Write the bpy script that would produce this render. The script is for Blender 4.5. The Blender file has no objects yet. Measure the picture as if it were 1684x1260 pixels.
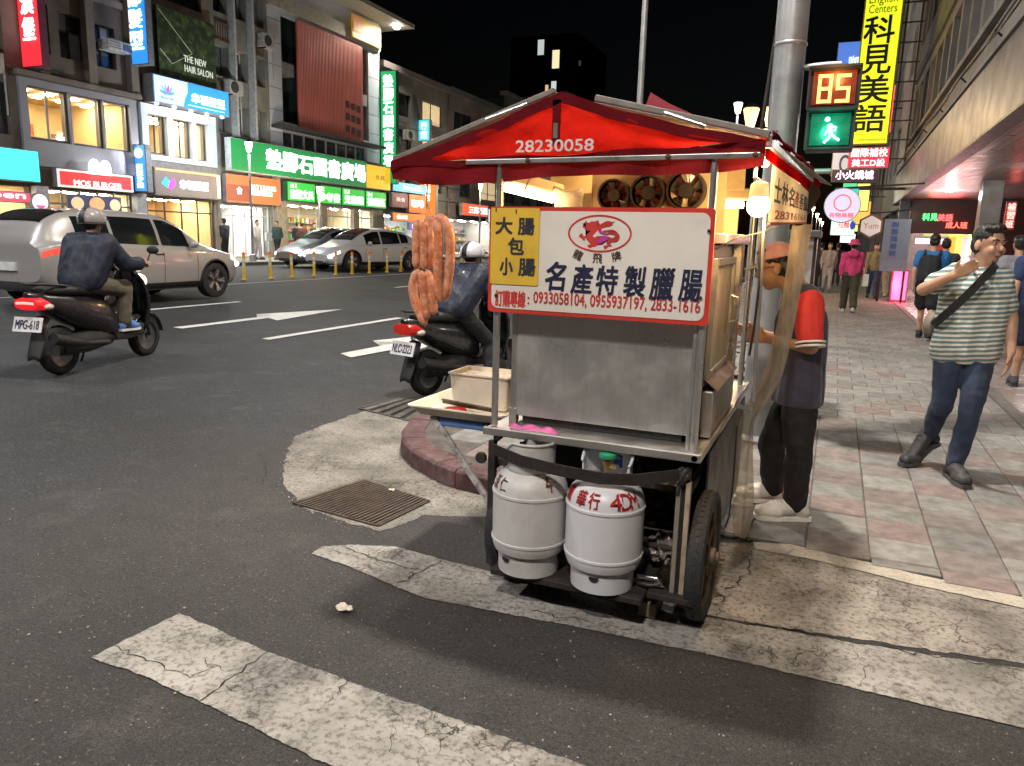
import bpy, bmesh, math, random
import numpy as np
from mathutils import Vector, Matrix, Euler
random.seed(7); np.random.seed(7)
R = math.radians
SC = bpy.context.scene
COL = SC.collection

# ------------------------------------------------------------------ camera
F_PX, PITCH, YAW, ROLL, CAM_Z = 1230.0, R(10.86), R(22.9), R(1.55), 1.5
PW, PH = 1684.0, 1260.0
_f0 = np.array([-math.sin(YAW), math.cos(YAW), 0.0]); _r0 = np.array([math.cos(YAW), math.sin(YAW), 0.0]); _u0 = np.array([0, 0, 1.0])
_f = _f0 * math.cos(PITCH) - _u0 * math.sin(PITCH); _u = _u0 * math.cos(PITCH) + _f0 * math.sin(PITCH)
_r = _r0 * math.cos(ROLL) + _u * math.sin(ROLL); _u = _u * math.cos(ROLL) - _r0 * math.sin(ROLL)
CAMP = np.array([0, 0, CAM_Z])
cam = bpy.data.cameras.new('camera'); camo = bpy.data.objects.new('camera', cam); COL.objects.link(camo)
cam.sensor_fit = 'HORIZONTAL'; cam.sensor_width = 36.0; cam.lens = 36.0 * F_PX / PW
cam.clip_start = 0.05; cam.clip_end = 2000
camo.matrix_world = Matrix(((_r[0], _u[0], -_f[0], 0), (_r[1], _u[1], -_f[1], 0), (_r[2], _u[2], -_f[2], CAM_Z), (0, 0, 0, 1)))
SC.camera = camo

# ------------------------------------------------------------------ night sky, faint fill sun, exposure
world = bpy.data.worlds.new('World'); SC.world = world; world.use_nodes = True
wn = world.node_tree.nodes; wl = world.node_tree.links
sky = wn.new('ShaderNodeTexSky'); sky.sky_type = 'NISHITA'; sky.sun_disc = False
sky.sun_elevation = R(-4.3); sky.sun_rotation = R(20); sky.altitude = 10
wn['Background'].inputs[1].default_value = 0.03
wl.new(sky.outputs[0], wn['Background'].inputs[0])
sun = bpy.data.lights.new('fill_sun', 'SUN'); sun.energy = 0.08; sun.angle = R(25); sun.color = (0.9, 0.93, 1.0)  # wide soft sun lamp added as faint overall fill
suno = bpy.data.objects.new('fill_sun', sun); COL.objects.link(suno); suno.rotation_euler = (R(38), 0, R(-20))
SC.view_settings.view_transform = 'Standard'; SC.view_settings.look = 'None'
SC.view_settings.exposure = 0.0; SC.view_settings.gamma = 1.0; SC.view_settings.use_curve_mapping = False
SC.cycles.use_denoising = True; SC.cycles.max_bounces = 6; SC.cycles.diffuse_bounces = 2; SC.cycles.glossy_bounces = 3
SC.cycles.transparent_max_bounces = 10; SC.cycles.transmission_bounces = 4; SC.cycles.sample_clamp_indirect = 4.0
SC.cycles.caustics_reflective = False; SC.cycles.caustics_refractive = False; SC.cycles.use_light_tree = True

# ------------------------------------------------------------------ pixel rays of the photograph -> places
def ray(px, py): return _f + _r * (px - PW / 2) / F_PX - _u * (py - PH / 2) / F_PX
def onZ(px, py, z=0.0): d = ray(px, py); return CAMP + d * ((z - CAM_Z) / d[2])
def onX(px, py, x): d = ray(px, py); return CAMP + d * (x / d[0])
def onY(px, py, y): d = ray(px, py); return CAMP + d * (y / d[1])

# ------------------------------------------------------------------ materials
MATS = {}
def nd(t, typ, **kw):
    n = t.nodes.new(typ)
    for k, v in kw.items():
        if k.startswith('i_'): n.inputs[k[2:].replace('_', ' ')].default_value = v
        else: setattr(n, k, v)
    return n
def noise_fac(t, vec, scale, detail=4, rough=.55, lo=.35, hi=.65):
    n = nd(t, 'ShaderNodeTexNoise'); n.inputs['Scale'].default_value = scale; n.inputs['Detail'].default_value = detail; n.inputs['Roughness'].default_value = rough
    t.links.new(vec, n.inputs['Vector'])
    m = nd(t, 'ShaderNodeMapRange'); m.inputs[1].default_value = lo; m.inputs[2].default_value = hi
    t.links.new(n.outputs[0], m.inputs[0]); return m.outputs[0]
def mixc(t, fac, a, b):
    m = nd(t, 'ShaderNodeMix', data_type='RGBA')
    for s, v in ((0, fac), (6, a), (7, b)):
        if isinstance(v, (int, float)): m.inputs[s].default_value = v
        elif isinstance(v, tuple): m.inputs[s].default_value = v if len(v) == 4 else (*v, 1)
        else: t.links.new(v, m.inputs[s])
    return m.outputs[2]
def mulf(t, a, b, op='MULTIPLY'):
    m = nd(t, 'ShaderNodeMath', operation=op)
    for s, v in ((0, a), (1, b)):
        if isinstance(v, (int, float)): m.inputs[s].default_value = v
        else: t.links.new(v, m.inputs[s])
    return m.outputs[0]
def newmat(name):
    m = bpy.data.materials.new(name); m.use_nodes = True; t = m.node_tree
    return m, t, t.nodes['Principled BSDF']
def tex(t, world=False):
    return nd(t, 'ShaderNodeNewGeometry').outputs['Position'] if world else nd(t, 'ShaderNodeTexCoord').outputs['Object']
def M(col, rough=.5, metal=0.0, var=.18, vs=6.0, bump=0.0, bs=60.0, emit=0.0, ecol=None, coat=0.0, spec=.5, dirt=0.0, dcol=(.06, .05, .04), world=False, sheen=0.0):
    key = (col, rough, metal, var, vs, bump, bs, emit, ecol, coat, spec, dirt, dcol, world, sheen)
    if key in MATS: return MATS[key]
    m, t, b = newmat('mat_%d' % len(MATS)); MATS[key] = m
    v = tex(t, world)
    c = (*col, 1)
    f = noise_fac(t, v, vs)
    out = mixc(t, f, tuple(min(1, x * (1 - var)) for x in col), tuple(min(1, x * (1 + var)) for x in col))
    if dirt > 0:
        d = noise_fac(t, v, vs * 1.7, 6, .65, .5, .72); out = mixc(t, mulf(t, d, dirt), out, dcol)
    t.links.new(out, b.inputs['Base Color'])
    rr = noise_fac(t, v, vs * 2.3); mr = nd(t, 'ShaderNodeMapRange'); mr.inputs[3].default_value = max(.02, rough - .08); mr.inputs[4].default_value = min(1, rough + .08)
    t.links.new(rr, mr.inputs[0]); t.links.new(mr.outputs[0], b.inputs['Roughness'])
    b.inputs['Metallic'].default_value = metal; b.inputs['Specular IOR Level'].default_value = spec
    b.inputs['Coat Weight'].default_value = coat; b.inputs['Coat Roughness'].default_value = .08
    if sheen: b.inputs['Sheen Weight'].default_value = sheen
    if bump:
        n = nd(t, 'ShaderNodeTexNoise'); n.inputs['Scale'].default_value = bs; n.inputs['Detail'].default_value = 5
        t.links.new(v, n.inputs['Vector']); bp = nd(t, 'ShaderNodeBump'); bp.inputs['Strength'].default_value = min(1, bump); bp.inputs['Distance'].default_value = .02 * bump
        t.links.new(n.outputs[0], bp.inputs['Height']); t.links.new(bp.outputs[0], b.inputs['Normal'])
    if emit:
        b.inputs['Emission Color'].default_value = (*(ecol or col), 1); b.inputs['Emission Strength'].default_value = emit
    return m
def LIT(col, s=1.0, var=.06):      # self-glowing colour: lit sign faces, lamps, also a board and some walls
    return M(tuple(min(1, c) for c in col), .5, 0, var, 3.0, emit=s, ecol=col)
def thin_glass(name, tint=(.9, .95, 1), refl=.12, haze=0.0, hazecol=(.8, .8, .8)):
    if name in MATS: return MATS[name]
    m = bpy.data.materials.new(name); m.use_nodes = True; t = m.node_tree; t.nodes.clear()
    o = nd(t, 'ShaderNodeOutputMaterial'); tr = nd(t, 'ShaderNodeBsdfTransparent'); tr.inputs[0].default_value = (*tint, 1)
    gl = nd(t, 'ShaderNodeBsdfGlossy'); gl.inputs['Roughness'].default_value = .04
    fr = nd(t, 'ShaderNodeLayerWeight'); fr.inputs[0].default_value = .5
    fa = mulf(t, mulf(t, mulf(t, fr.outputs['Facing'], 4.0, 'POWER'), .5), refl, 'ADD'); mx = nd(t, 'ShaderNodeMixShader'); t.links.new(fa, mx.inputs[0]); t.links.new(tr.outputs[0], mx.inputs[1]); t.links.new(gl.outputs[0], mx.inputs[2])
    last = mx.outputs[0]
    if haze:
        df = nd(t, 'ShaderNodeBsdfDiffuse'); df.inputs[0].default_value = (*hazecol, 1); tl = nd(t, 'ShaderNodeBsdfTranslucent'); tl.inputs[0].default_value = (*hazecol, 1)
        ad = nd(t, 'ShaderNodeMixShader'); t.links.new(df.outputs[0], ad.inputs[1]); t.links.new(tl.outputs[0], ad.inputs[2])
        nf = noise_fac(t, tex(t), 9.0); hz = nd(t, 'ShaderNodeMapRange'); hz.inputs[3].default_value = haze * .75; hz.inputs[4].default_value = min(1, haze * 1.2); t.links.new(nf, hz.inputs[0])
        m2 = nd(t, 'ShaderNodeMixShader'); t.links.new(hz.outputs[0], m2.inputs[0]); t.links.new(last, m2.inputs[1]); t.links.new(ad.outputs[0], m2.inputs[2]); last = m2.outputs[0]
    t.links.new(last, o.inputs[0]); MATS[name] = m; return m
def cloth_translucent(name, col, thru=.5, bump=.3):
    if name in MATS: return MATS[name]
    m = bpy.data.materials.new(name); m.use_nodes = True; t = m.node_tree; t.nodes.clear()
    o = nd(t, 'ShaderNodeOutputMaterial'); v = tex(t)
    c = mixc(t, noise_fac(t, v, 5.0, 6), tuple(x * .8 for x in col), tuple(min(1, x * 1.12) for x in col))
    d = nd(t, 'ShaderNodeBsdfDiffuse'); tl = nd(t, 'ShaderNodeBsdfTranslucent'); t.links.new(c, d.inputs[0]); t.links.new(c, tl.inputs[0])
    n = nd(t, 'ShaderNodeTexNoise'); n.inputs['Scale'].default_value = 14; n.inputs['Detail'].default_value = 4; t.links.new(v, n.inputs['Vector'])
    bp = nd(t, 'ShaderNodeBump'); bp.inputs['Strength'].default_value = bump; bp.inputs['Distance'].default_value = .02; t.links.new(n.outputs[0], bp.inputs['Height'])
    t.links.new(bp.outputs[0], d.inputs['Normal']); t.links.new(bp.outputs[0], tl.inputs['Normal'])
    mx = nd(t, 'ShaderNodeMixShader'); mx.inputs[0].default_value = thru; t.links.new(d.outputs[0], mx.inputs[1]); t.links.new(tl.outputs[0], mx.inputs[2])
    t.links.new(mx.outputs[0], o.inputs[0]); MATS[name] = m; return m
def steel(name='steel', base=(.62, .6, .57), rough=.36, streak=(1, 1, 60), dirt=.25, metal=.9, bump=.05):
    if name in MATS: return MATS[name]
    m, t, b = newmat(name); MATS[name] = m; v = tex(t)
    mp = nd(t, 'ShaderNodeMapping'); mp.inputs['Scale'].default_value = streak; t.links.new(v, mp.inputs[0])
    s = noise_fac(t, mp.outputs[0], 4.0, 6, .6); c = mixc(t, s, tuple(x * .95 for x in base), tuple(min(1, x * 1.03) for x in base))
    d = noise_fac(t, v, 5.0, 8, .7, .48, .75); c = mixc(t, mulf(t, d, dirt), c, (.22, .18, .13))
    t.links.new(c, b.inputs['Base Color']); b.inputs['Metallic'].default_value = metal
    r2 = nd(t, 'ShaderNodeMapRange'); r2.inputs[3].default_value = rough - .06; r2.inputs[4].default_value = rough + .16; t.links.new(noise_fac(t, v, 7.0, 7, .65), r2.inputs[0]); t.links.new(r2.outputs[0], b.inputs['Roughness'])
    n = nd(t, 'ShaderNodeTexNoise'); n.inputs['Scale'].default_value = 6; n.inputs['Detail'].default_value = 3; t.links.new(v, n.inputs['Vector'])
    bp = nd(t, 'ShaderNodeBump'); bp.inputs['Strength'].default_value = bump; bp.inputs['Distance'].default_value = .01; t.links.new(n.outputs[0], bp.inputs['Height']); t.links.new(bp.outputs[0], b.inputs['Normal'])
    return m

# ------------------------------------------------------------------ things, parts
def tag(o, label=None, cat=None, group=None, kind=None):
    for k, v in (('label', label), ('category', cat), ('group', group), ('kind', kind)):
        if v: o[k] = v
    return o
def thing(name, label, cat, loc=(0, 0, 0), rz=0.0, group=None):
    o = bpy.data.objects.new(name, None); COL.objects.link(o); o.empty_display_size = .1
    o.location = loc; o.rotation_euler = (0, 0, rz); return tag(o, label, cat, group)
def root_loc(p):
    while p is not None and p.parent is not None: p = p.parent
    return np.array(p.location) if p is not None else np.zeros(3)
def copy_tree(o, parent=None):
    c = o.copy(); COL.objects.link(c); c.parent = parent
    for ch in o.children: copy_tree(ch, c)
    return c

class MB:
    """collects verts and faces; build() links them as one mesh object"""
    def __init__(s): s.v = []; s.f = []; s.m = []; s.mi = 0
    def add(s, vs, fs):
        k = len(s.v); s.v.extend([tuple(map(float, p)) for p in vs]); s.f.extend([tuple(i + k for i in f) for f in fs]); s.m.extend([s.mi] * len(fs)); return s
    def box(s, a, b, rot=None, c=None):
        x0, y0, z0 = a; x1, y1, z1 = b
        vs = [(x0, y0, z0), (x1, y0, z0), (x1, y1, z0), (x0, y1, z0), (x0, y0, z1), (x1, y0, z1), (x1, y1, z1), (x0, y1, z1)]
        if rot is not None:
            c = Vector(c if c is not None else [(a[i] + b[i]) / 2 for i in range(3)]); m = Euler(rot).to_matrix()
            vs = [tuple(m @ (Vector(p) - c) + c) for p in vs]
        return s.add(vs, [(0, 3, 2, 1), (4, 5, 6, 7), (0, 1, 5, 4), (1, 2, 6, 5), (2, 3, 7, 6), (3, 0, 4, 7)])
    def rings(s, rs, cap=True, closed=True):
        n = len(rs[0]); k = len(s.v); fs = []
        for i in range(len(rs) - 1):
            for j in range(n if closed else n - 1):
                a = i * n + j; b = i * n + (j + 1) % n; fs.append((a, b, b + n, a + n))
        if cap and closed: fs.append(tuple(range(n - 1, -1, -1))); fs.append(tuple(range((len(rs) - 1) * n, len(rs) * n)))
        return s.add([p for r in rs for p in r], fs)
    def tube(s, pts, r, n=8, cap=True):
        pts = [np.array(p, float) for p in pts]; rr = r if hasattr(r, '__len__') else [r] * len(pts); rs = []; prev = None
        for i, p in enumerate(pts):
            d = (pts[min(i + 1, len(pts) - 1)] - pts[max(i - 1, 0)]); L = np.linalg.norm(d); d = d / (L if L > 1e-9 else 1)
            if prev is None:
                a = np.cross(d, [0, 0, 1.0] if abs(d[2]) < .9 else [1.0, 0, 0])
            else: a = prev - d * np.dot(prev, d)
            a /= max(1e-9, np.linalg.norm(a)); prev = a; b = np.cross(d, a)
            rs.append([p + (a * math.cos(t) + b * math.sin(t)) * rr[i] for t in np.linspace(0, 2 * math.pi, n, endpoint=False)])
        return s.rings(rs, cap)
    def bar(s, p, q, w, h, up=(0, 0, 1)):
        p = np.array(p, float); q = np.array(q, float); d = q - p; d /= np.linalg.norm(d); a = np.cross(d, up)
        if np.linalg.norm(a) < 1e-6: a = np.array([1.0, 0, 0])
        a /= np.linalg.norm(a); b = np.cross(a, d)
        return s.rings([[c + a * x * w / 2 + b * y * h / 2 for x, y in ((-1, -1), (1, -1), (1, 1), (-1, 1))] for c in (p, q)])
    def lathe(s, prof, n=24, c=(0, 0, 0), axis='z', cap=True):
        rs = []
        for r, h in prof:
            ring = []
            for t in np.linspace(0, 2 * math.pi, n, endpoint=False):
                x, y = r * math.cos(t), r * math.sin(t)
                p = (x, y, h) if axis == 'z' else ((h, x, y) if axis == 'x' else (y, h, x))
                ring.append((p[0] + c[0], p[1] + c[1], p[2] + c[2]))
            rs.append(ring)
        return s.rings(rs, cap)
    def prism(s, poly, h, fr=None):
        """poly in 2-D, extruded by h; fr = (origin, xaxis, yaxis)"""
        o, x, y = fr if fr else ((0, 0, 0), (1, 0, 0), (0, 1, 0)); o, x, y = np.array(o, float), np.array(x, float), np.array(y, float); z = np.cross(x, y)
        a = [o + x * p[0] + y * p[1] for p in poly]; b = [p + z * h for p in a]; return s.rings([a, b])
    def ell(s, c, r, nu=14, nv=9, rot=None):
        m = Euler(rot).to_matrix() if rot else None; rs = []; c = np.array(c, float)
        for i in range(nv + 1):
            ph = -math.pi / 2 + math.pi * i / nv; k = max(math.cos(ph), 1e-3); ring = []
            for t in np.linspace(0, 2 * math.pi, nu, endpoint=False):
                p = Vector((r[0] * k * math.cos(t), r[1] * k * math.sin(t), r[2] * math.sin(ph)))
                if m: p = m @ p
                ring.append(c + np.array(p))
            rs.append(ring)
        return s.rings(rs)
    def cone(s, p, q, r0, r1, n=10, m=4):
        """capsule with two radii"""
        p, q = np.array(p, float), np.array(q, float); d = q - p; L = np.linalg.norm(d)
        d = d / L if L > 1e-9 else np.array([0, 0, 1.0]); pts, rr = [], []
        for i in range(m + 1):
            a = math.pi / 2 * (1 - i / m); pts.append(p - d * r0 * math.sin(a)); rr.append(max(r0 * math.cos(a), 1e-3))
        for i in range(m + 1):
            a = math.pi / 2 * i / m; pts.append(q + d * r1 * math.sin(a)); rr.append(max(r1 * math.cos(a), 1e-3))
        a = np.cross(d, [0, 0, 1.0] if abs(d[2]) < .9 else [1.0, 0, 0]); a /= np.linalg.norm(a); b = np.cross(d, a)
        return s.rings([[c + (a * math.cos(t) + b * math.sin(t)) * r for t in np.linspace(0, 2 * math.pi, n, endpoint=False)] for c, r in zip(pts, rr)])
    def grid(s, P, both=False):
        """P[i][j] points -> open sheet"""
        n, k = len(P), len(P[0]); return s.add([p for r in P for p in r], [(i * k + j, i * k + j + 1, (i + 1) * k + j + 1, (i + 1) * k + j) for i in range(n - 1) for j in range(k - 1)])
    def mesh(s, name, off=(0, 0, 0)):
        me = bpy.data.meshes.new(name); v = np.array(s.v, float) - np.array(off); me.from_pydata(v.tolist(), [], s.f)
        if any(s.m): me.polygons.foreach_set('material_index', s.m)
        return me
    def build(s, name, mat, parent=None, smooth=0, bevel=0.0, world=True, loc=None, seg=2, solid=0.0, sub=0, fixn=True):
        off = root_loc(parent) if (parent is not None and world) else np.array(loc if loc is not None else (0, 0, 0), float)
        if parent is None and loc is None: off = np.zeros(3)
        me = s.mesh(name, off if (parent is not None and world) or loc is not None else (0, 0, 0))
        if fixn:
            bm = bmesh.new(); bm.from_mesh(me); bmesh.ops.recalc_face_normals(bm, faces=bm.faces); bm.to_mesh(me); bm.free()
        for mm in (mat if isinstance(mat, (list, tuple)) else [mat]): me.materials.append(mm)
        if smooth:
            me.polygons.foreach_set('use_smooth', [True] * len(me.polygons)); me.set_sharp_from_angle(angle=R(smooth))
        o = bpy.data.objects.new(name, me); COL.objects.link(o); o.parent = parent
        if parent is None and loc is not None: o.location = loc
        if solid: md = o.modifiers.new('s', 'SOLIDIFY'); md.thickness = solid
        if bevel:
            md = o.modifiers.new('b', 'BEVEL'); md.width = bevel; md.segments = seg; md.limit_method = 'ANGLE'; md.angle_limit = R(40)
        if sub: md = o.modifiers.new('u', 'SUBSURF'); md.levels = sub; md.render_levels = sub
        return o
def bx(name, a, b, mat, parent=None, bevel=0.0, **k):
    a2 = tuple(min(p, q) for p, q in zip(a, b)); b2 = tuple(max(p, q) for p, q in zip(a, b))
    return MB().box(a2, b2).build(name, mat, parent, bevel=bevel, **k)
def whole(o, label, cat, group=None): return tag(o, label, cat, group)

# ------------------------------------------------------------------ lettering: real cut letters from the built-in font
_TX = {}
TXS = bpy.data.scenes.new('lettering_bench')
def text_mesh(body, shear=0.0, res=3):
    k = (body, shear)
    if k not in _TX:
        c = bpy.data.curves.new('lettering', 'FONT'); c.body = body; c.shear = shear; c.resolution_u = res; c.extrude = .012; c.align_x = 'LEFT'
        o = bpy.data.objects.new('lettering_tmp', c); TXS.collection.objects.link(o); TXS.view_layers[0].update()
        me = bpy.data.meshes.new_from_object(o.evaluated_get(TXS.view_layers[0].depsgraph)); bpy.data.objects.remove(o); bpy.data.curves.remove(c)
        v = np.empty(len(me.vertices) * 3); me.vertices.foreach_get('co', v); v = v.reshape(-1, 3); fs = [tuple(p.vertices) for p in me.polygons]; bpy.data.meshes.remove(me)
        lo, hi = v.min(0), v.max(0); v = (v - lo) / np.maximum(hi - lo, 1e-6); _TX[k] = (v, fs, (hi - lo)[0] / max(1e-6, (hi - lo)[1]))
    return _TX[k]
def letters(body, o, x, y, w, h, mat, parent, bold=0.0, depth=.004, keep=False, shear=0.0, warp=None, name='lettering', vertical=False, world=True):
    """text fitted into the box that starts at o, w along x, h along y (unit vectors)"""
    o, x, y = (np.array(q, float) for q in (o, x, y)); z = np.cross(x, y); mb = MB()
    if vertical:
        n = len(body); ch = h / n
        cells = [(c, 0.0, h - (i + 1) * ch + ch * .07, w, ch * .86) for i, c in enumerate(body)]
    else: cells = [(body, 0.0, 0.0, w, h)]
    for c, ox, oy, cw, chh in cells:
        if c.strip() == '': continue
        v, fs, asp = text_mesh(c, shear)
        if keep and chh * asp < cw: ox += (cw - chh * asp) / 2; cw = chh * asp
        nl = c.count('\n') + 1; d = bold * .8 * chh / nl; dx_ = bold * .8 * (chh / nl if len(c) > 1 or not warp else cw)
        for i, (sx_, sy_) in enumerate(((0, 0), (1, 1), (-1, 1), (1, -1), (-1, -1)) if bold > 0 else ((0, 0),)):
            P = [(ox + p[0] * cw + sx_ * dx_, oy + p[1] * chh + sy_ * d, p[2] * depth + i * depth * .04) for p in v]
            P = [warp(*p) for p in P] if warp else [tuple(o + x * a + y * b + z * e) for a, b, e in P]
            mb.add(P, fs)
    return mb.build(name, mat, parent, fixn=False, world=world) if mb.v else None
AX, AY, AZ = (1, 0, 0), (0, 1, 0), (0, 0, 1)
def light(kind, name, loc, power, color=(1, 1, 1), size=.1, rot=None, parent=None, spot=None, blend=.5, size_y=None):
    l = bpy.data.lights.new(name, kind); l.energy = power; l.color = color
    if kind == 'AREA':
        l.size = size
        if size_y: l.shape = 'RECTANGLE'; l.size_y = size_y
    elif kind in ('POINT', 'SPOT'): l.shadow_soft_size = size
    if kind == 'SPOT' and spot: l.spot_size = spot; l.spot_blend = blend
    o = bpy.data.objects.new(name, l); COL.objects.link(o); o.parent = parent
    o.location = tuple(np.array(loc, float) - (root_loc(parent) if parent is not None else 0))
    if rot: o.rotation_euler = rot
    return o
# ================================================================== ground, roads, pavements
def roadz(x): return 0.0 if x > -4 else (0.23 if x < -13 else 0.23 * (-4 - x) / 9.0)
FAR = 0.36     # far pavement level
def mat_asphalt(name, a, b, speck, sp_amt=.5, rough=.78, a2=None, b2=None):
    m, t, bs = newmat(name); v = tex(t, True)
    c = mixc(t, noise_fac(t, v, .9, 6, .6, .3, .7), a, b)
    if a2:
        c2 = mixc(t, noise_fac(t, v, .7, 6, .6, .3, .7), a2, b2); sp = nd(t, 'ShaderNodeSeparateXYZ'); t.links.new(v, sp.inputs[0]); nq = nd(t, 'ShaderNodeTexNoise'); nq.inputs['Scale'].default_value = .9; nq.inputs['Detail'].default_value = 6; t.links.new(v, nq.inputs['Vector'])
        q = mulf(t, sp.outputs[0], mulf(t, nq.outputs[0], 2.2), 'ADD'); mq = nd(t, 'ShaderNodeMapRange'); mq.inputs[1].default_value = -2.4; mq.inputs[2].default_value = -3.5; t.links.new(q, mq.inputs[0]); c = mixc(t, mq.outputs[0], c, c2)
    c = mixc(t, mulf(t, noise_fac(t, v, .45, 6, .65, .42, .60), .6), c, tuple(x * .5 for x in a)); c = mixc(t, mulf(t, noise_fac(t, v, 6.5, 8, .75, .45, .7), .5), c, tuple(x * .5 for x in a)); c = mixc(t, mulf(t, noise_fac(t, v, 2.3, 6, .7, .55, .75), .5), c, tuple(min(1, x * 1.6) for x in b))
    g = nd(t, 'ShaderNodeTexNoise'); g.inputs['Scale'].default_value = 150; g.inputs['Detail'].default_value = 6; g.inputs['Roughness'].default_value = .7; t.links.new(v, g.inputs['Vector'])
    mr = nd(t, 'ShaderNodeMapRange'); mr.inputs[1].default_value = .35; mr.inputs[2].default_value = .68; mr.inputs[3].default_value = .3; mr.inputs[4].default_value = 1.8; t.links.new(g.outputs[0], mr.inputs[0])
    vm = nd(t, 'ShaderNodeVectorMath', operation='SCALE'); t.links.new(c, vm.inputs[0]); t.links.new(mr.outputs[0], vm.inputs['Scale']); c = vm.outputs[0]; c = mixc(t, mulf(t, noise_fac(t, v, 62, 5, .75, .50, .62), .75), c, tuple(x * .3 for x in a)); c = mixc(t, mulf(t, noise_fac(t, v, 48, 5, .75, .58, .66), .6), c, tuple(min(1, x * 2.4) for x in b))
    vo = nd(t, 'ShaderNodeTexVoronoi'); vo.inputs['Scale'].default_value = 34; t.links.new(v, vo.inputs['Vector'])
    sp = nd(t, 'ShaderNodeMapRange'); sp.inputs[1].default_value = .13; sp.inputs[2].default_value = .08; t.links.new(vo.outputs['Distance'], sp.inputs[0])
    sel = nd(t, 'ShaderNodeMapRange'); sel.inputs[1].default_value = .70; sel.inputs[2].default_value = .8
    sx = nd(t, 'ShaderNodeSeparateColor'); t.links.new(vo.outputs['Color'], sx.inputs[0]); t.links.new(sx.outputs[0], sel.inputs[0])
    c = mixc(t, mulf(t, mulf(t, sp.outputs[0], sel.outputs[0]), sp_amt), c, speck)
    t.links.new(c, bs.inputs['Base Color']); bs.inputs['Roughness'].default_value = rough; bs.inputs['Specular IOR Level'].default_value = .35
    bp = nd(t, 'ShaderNodeBump'); bp.inputs['Strength'].default_value = .8; bp.inputs['Distance'].default_value = .010; t.links.new(g.outputs[0], bp.inputs['Height']); t.links.new(bp.outputs[0], bs.inputs['Normal'])
    return m
def mat_worn(name, a, b, under, wear=.5, crack=0.0, cs=3.2, wscale=6.0, fine=55):
    """paint or concrete worn through to what lies under it, with cracks"""
    m, t, bs = newmat(name); v = tex(t, True)
    c = mixc(t, noise_fac(t, v, 2.2, 7, .62, .32, .68), a, b)
    g = nd(t, 'ShaderNodeTexNoise'); g.inputs['Scale'].default_value = fine; g.inputs['Detail'].default_value = 6; g.inputs['Roughness'].default_value = .7; t.links.new(v, g.inputs['Vector'])
    w1 = noise_fac(t, v, wscale, 8, .72, .5, .66); w2 = nd(t, 'ShaderNodeMapRange'); w2.inputs[1].default_value = .50; w2.inputs[2].default_value = .60; t.links.new(g.outputs[0], w2.inputs[0])
    wmix = mulf(t, mulf(t, w1, .75), mulf(t, w2.outputs[0], .6), 'ADD')
    c = mixc(t, mulf(t, wmix, wear), c, under)
    if crack:
        nn = nd(t, 'ShaderNodeTexNoise'); nn.inputs['Scale'].default_value = 5; nn.inputs['Detail'].default_value = 5; t.links.new(v, nn.inputs['Vector'])
        ad = nd(t, 'ShaderNodeVectorMath', operation='MULTIPLY_ADD'); t.links.new(nn.outputs['Color'], ad.inputs[0]); ad.inputs[1].default_value = (.35, .35, .35); t.links.new(v, ad.inputs[2])
        vo = nd(t, 'ShaderNodeTexVoronoi', feature='DISTANCE_TO_EDGE'); vo.inputs['Scale'].default_value = cs; t.links.new(ad.outputs[0], vo.inputs['Vector'])
        cr = nd(t, 'ShaderNodeMapRange'); cr.inputs[1].default_value = .022; cr.inputs[2].default_value = .006; t.links.new(vo.outputs['Distance'], cr.inputs[0])
        gate = noise_fac(t, v, 1.7, 3, .5, .45, .6)
        c = mixc(t, mulf(t, mulf(t, cr.outputs[0], gate), crack), c, (.035, .03, .028))
    t.links.new(c, bs.inputs['Base Color']); bs.inputs['Roughness'].default_value = .8; bs.inputs['Specular IOR Level'].default_value = .3
    bp = nd(t, 'ShaderNodeBump'); bp.inputs['Strength'].default_value = .85; bp.inputs['Distance'].default_value = .010; t.links.new(g.outputs[0], bp.inputs['Height']); t.links.new(bp.outputs[0], bs.inputs['Normal'])
    return m
m_asph = mat_asphalt('asphalt', (.048, .0455, .0445), (.080, .0755, .072), (.42, .39, .34), .6, .72, (.034, .038, .047), (.050, .055, .066)); m_road = m_asph
m_conc = mat_worn('apron_concrete', (.15, .14, .125), (.35, .325, .285), (.07, .063, .056), 1.0, .7, 4.2, 2.6, 44)
m_conc2 = mat_worn('ramp_concrete', (.17, .155, .136), (.52, .475, .41), (.07, .063, .055), 1.0, .8, 5.5, 3.2, 42)
m_paint = mat_worn('crosswalk_paint', (.19, .182, .168), (.45, .425, .385), (.075, .067, .059), 1.0, 1.0, 6.5, 3.4, 46)
m_lane = mat_worn('lane_paint', (.62, .62, .6), (.72, .72, .7), (.2, .2, .2), .35, 0)
m_band = mat_worn('pavement_band', (.50, .45, .37), (.6, .54, .45), (.22, .19, .16), .6, .4)

xs = [-900, -60, -21.0, -17, -13, -10, -7, -4, -2, 3, 60, 900]; ys = [-300, -20, 0, 5, 10, 30, 80, 300, 1600]
tag(MB().grid([[(x, y, roadz(x)) for x in xs] for y in ys]).build('ground', m_asph), kind='structure')
xr = [-21.0, -17, -13, -10, -7, -5.5, -4.0]
yr = [-80] + list(np.arange(-4, 9, .35)) + [12, 20, 60, 200, 600]
tag(MB().grid([[(x if i < len(xr) - 1 else (-3.95 + .12 * math.sin(y * 1.3) + .06 * math.sin(y * 4.1) - .5 * max(0, 2.5 - y)), y, roadz(x) + .0012) for i, x in enumerate(xr)] for y in yr]).build('road', m_road), kind='structure')

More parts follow.
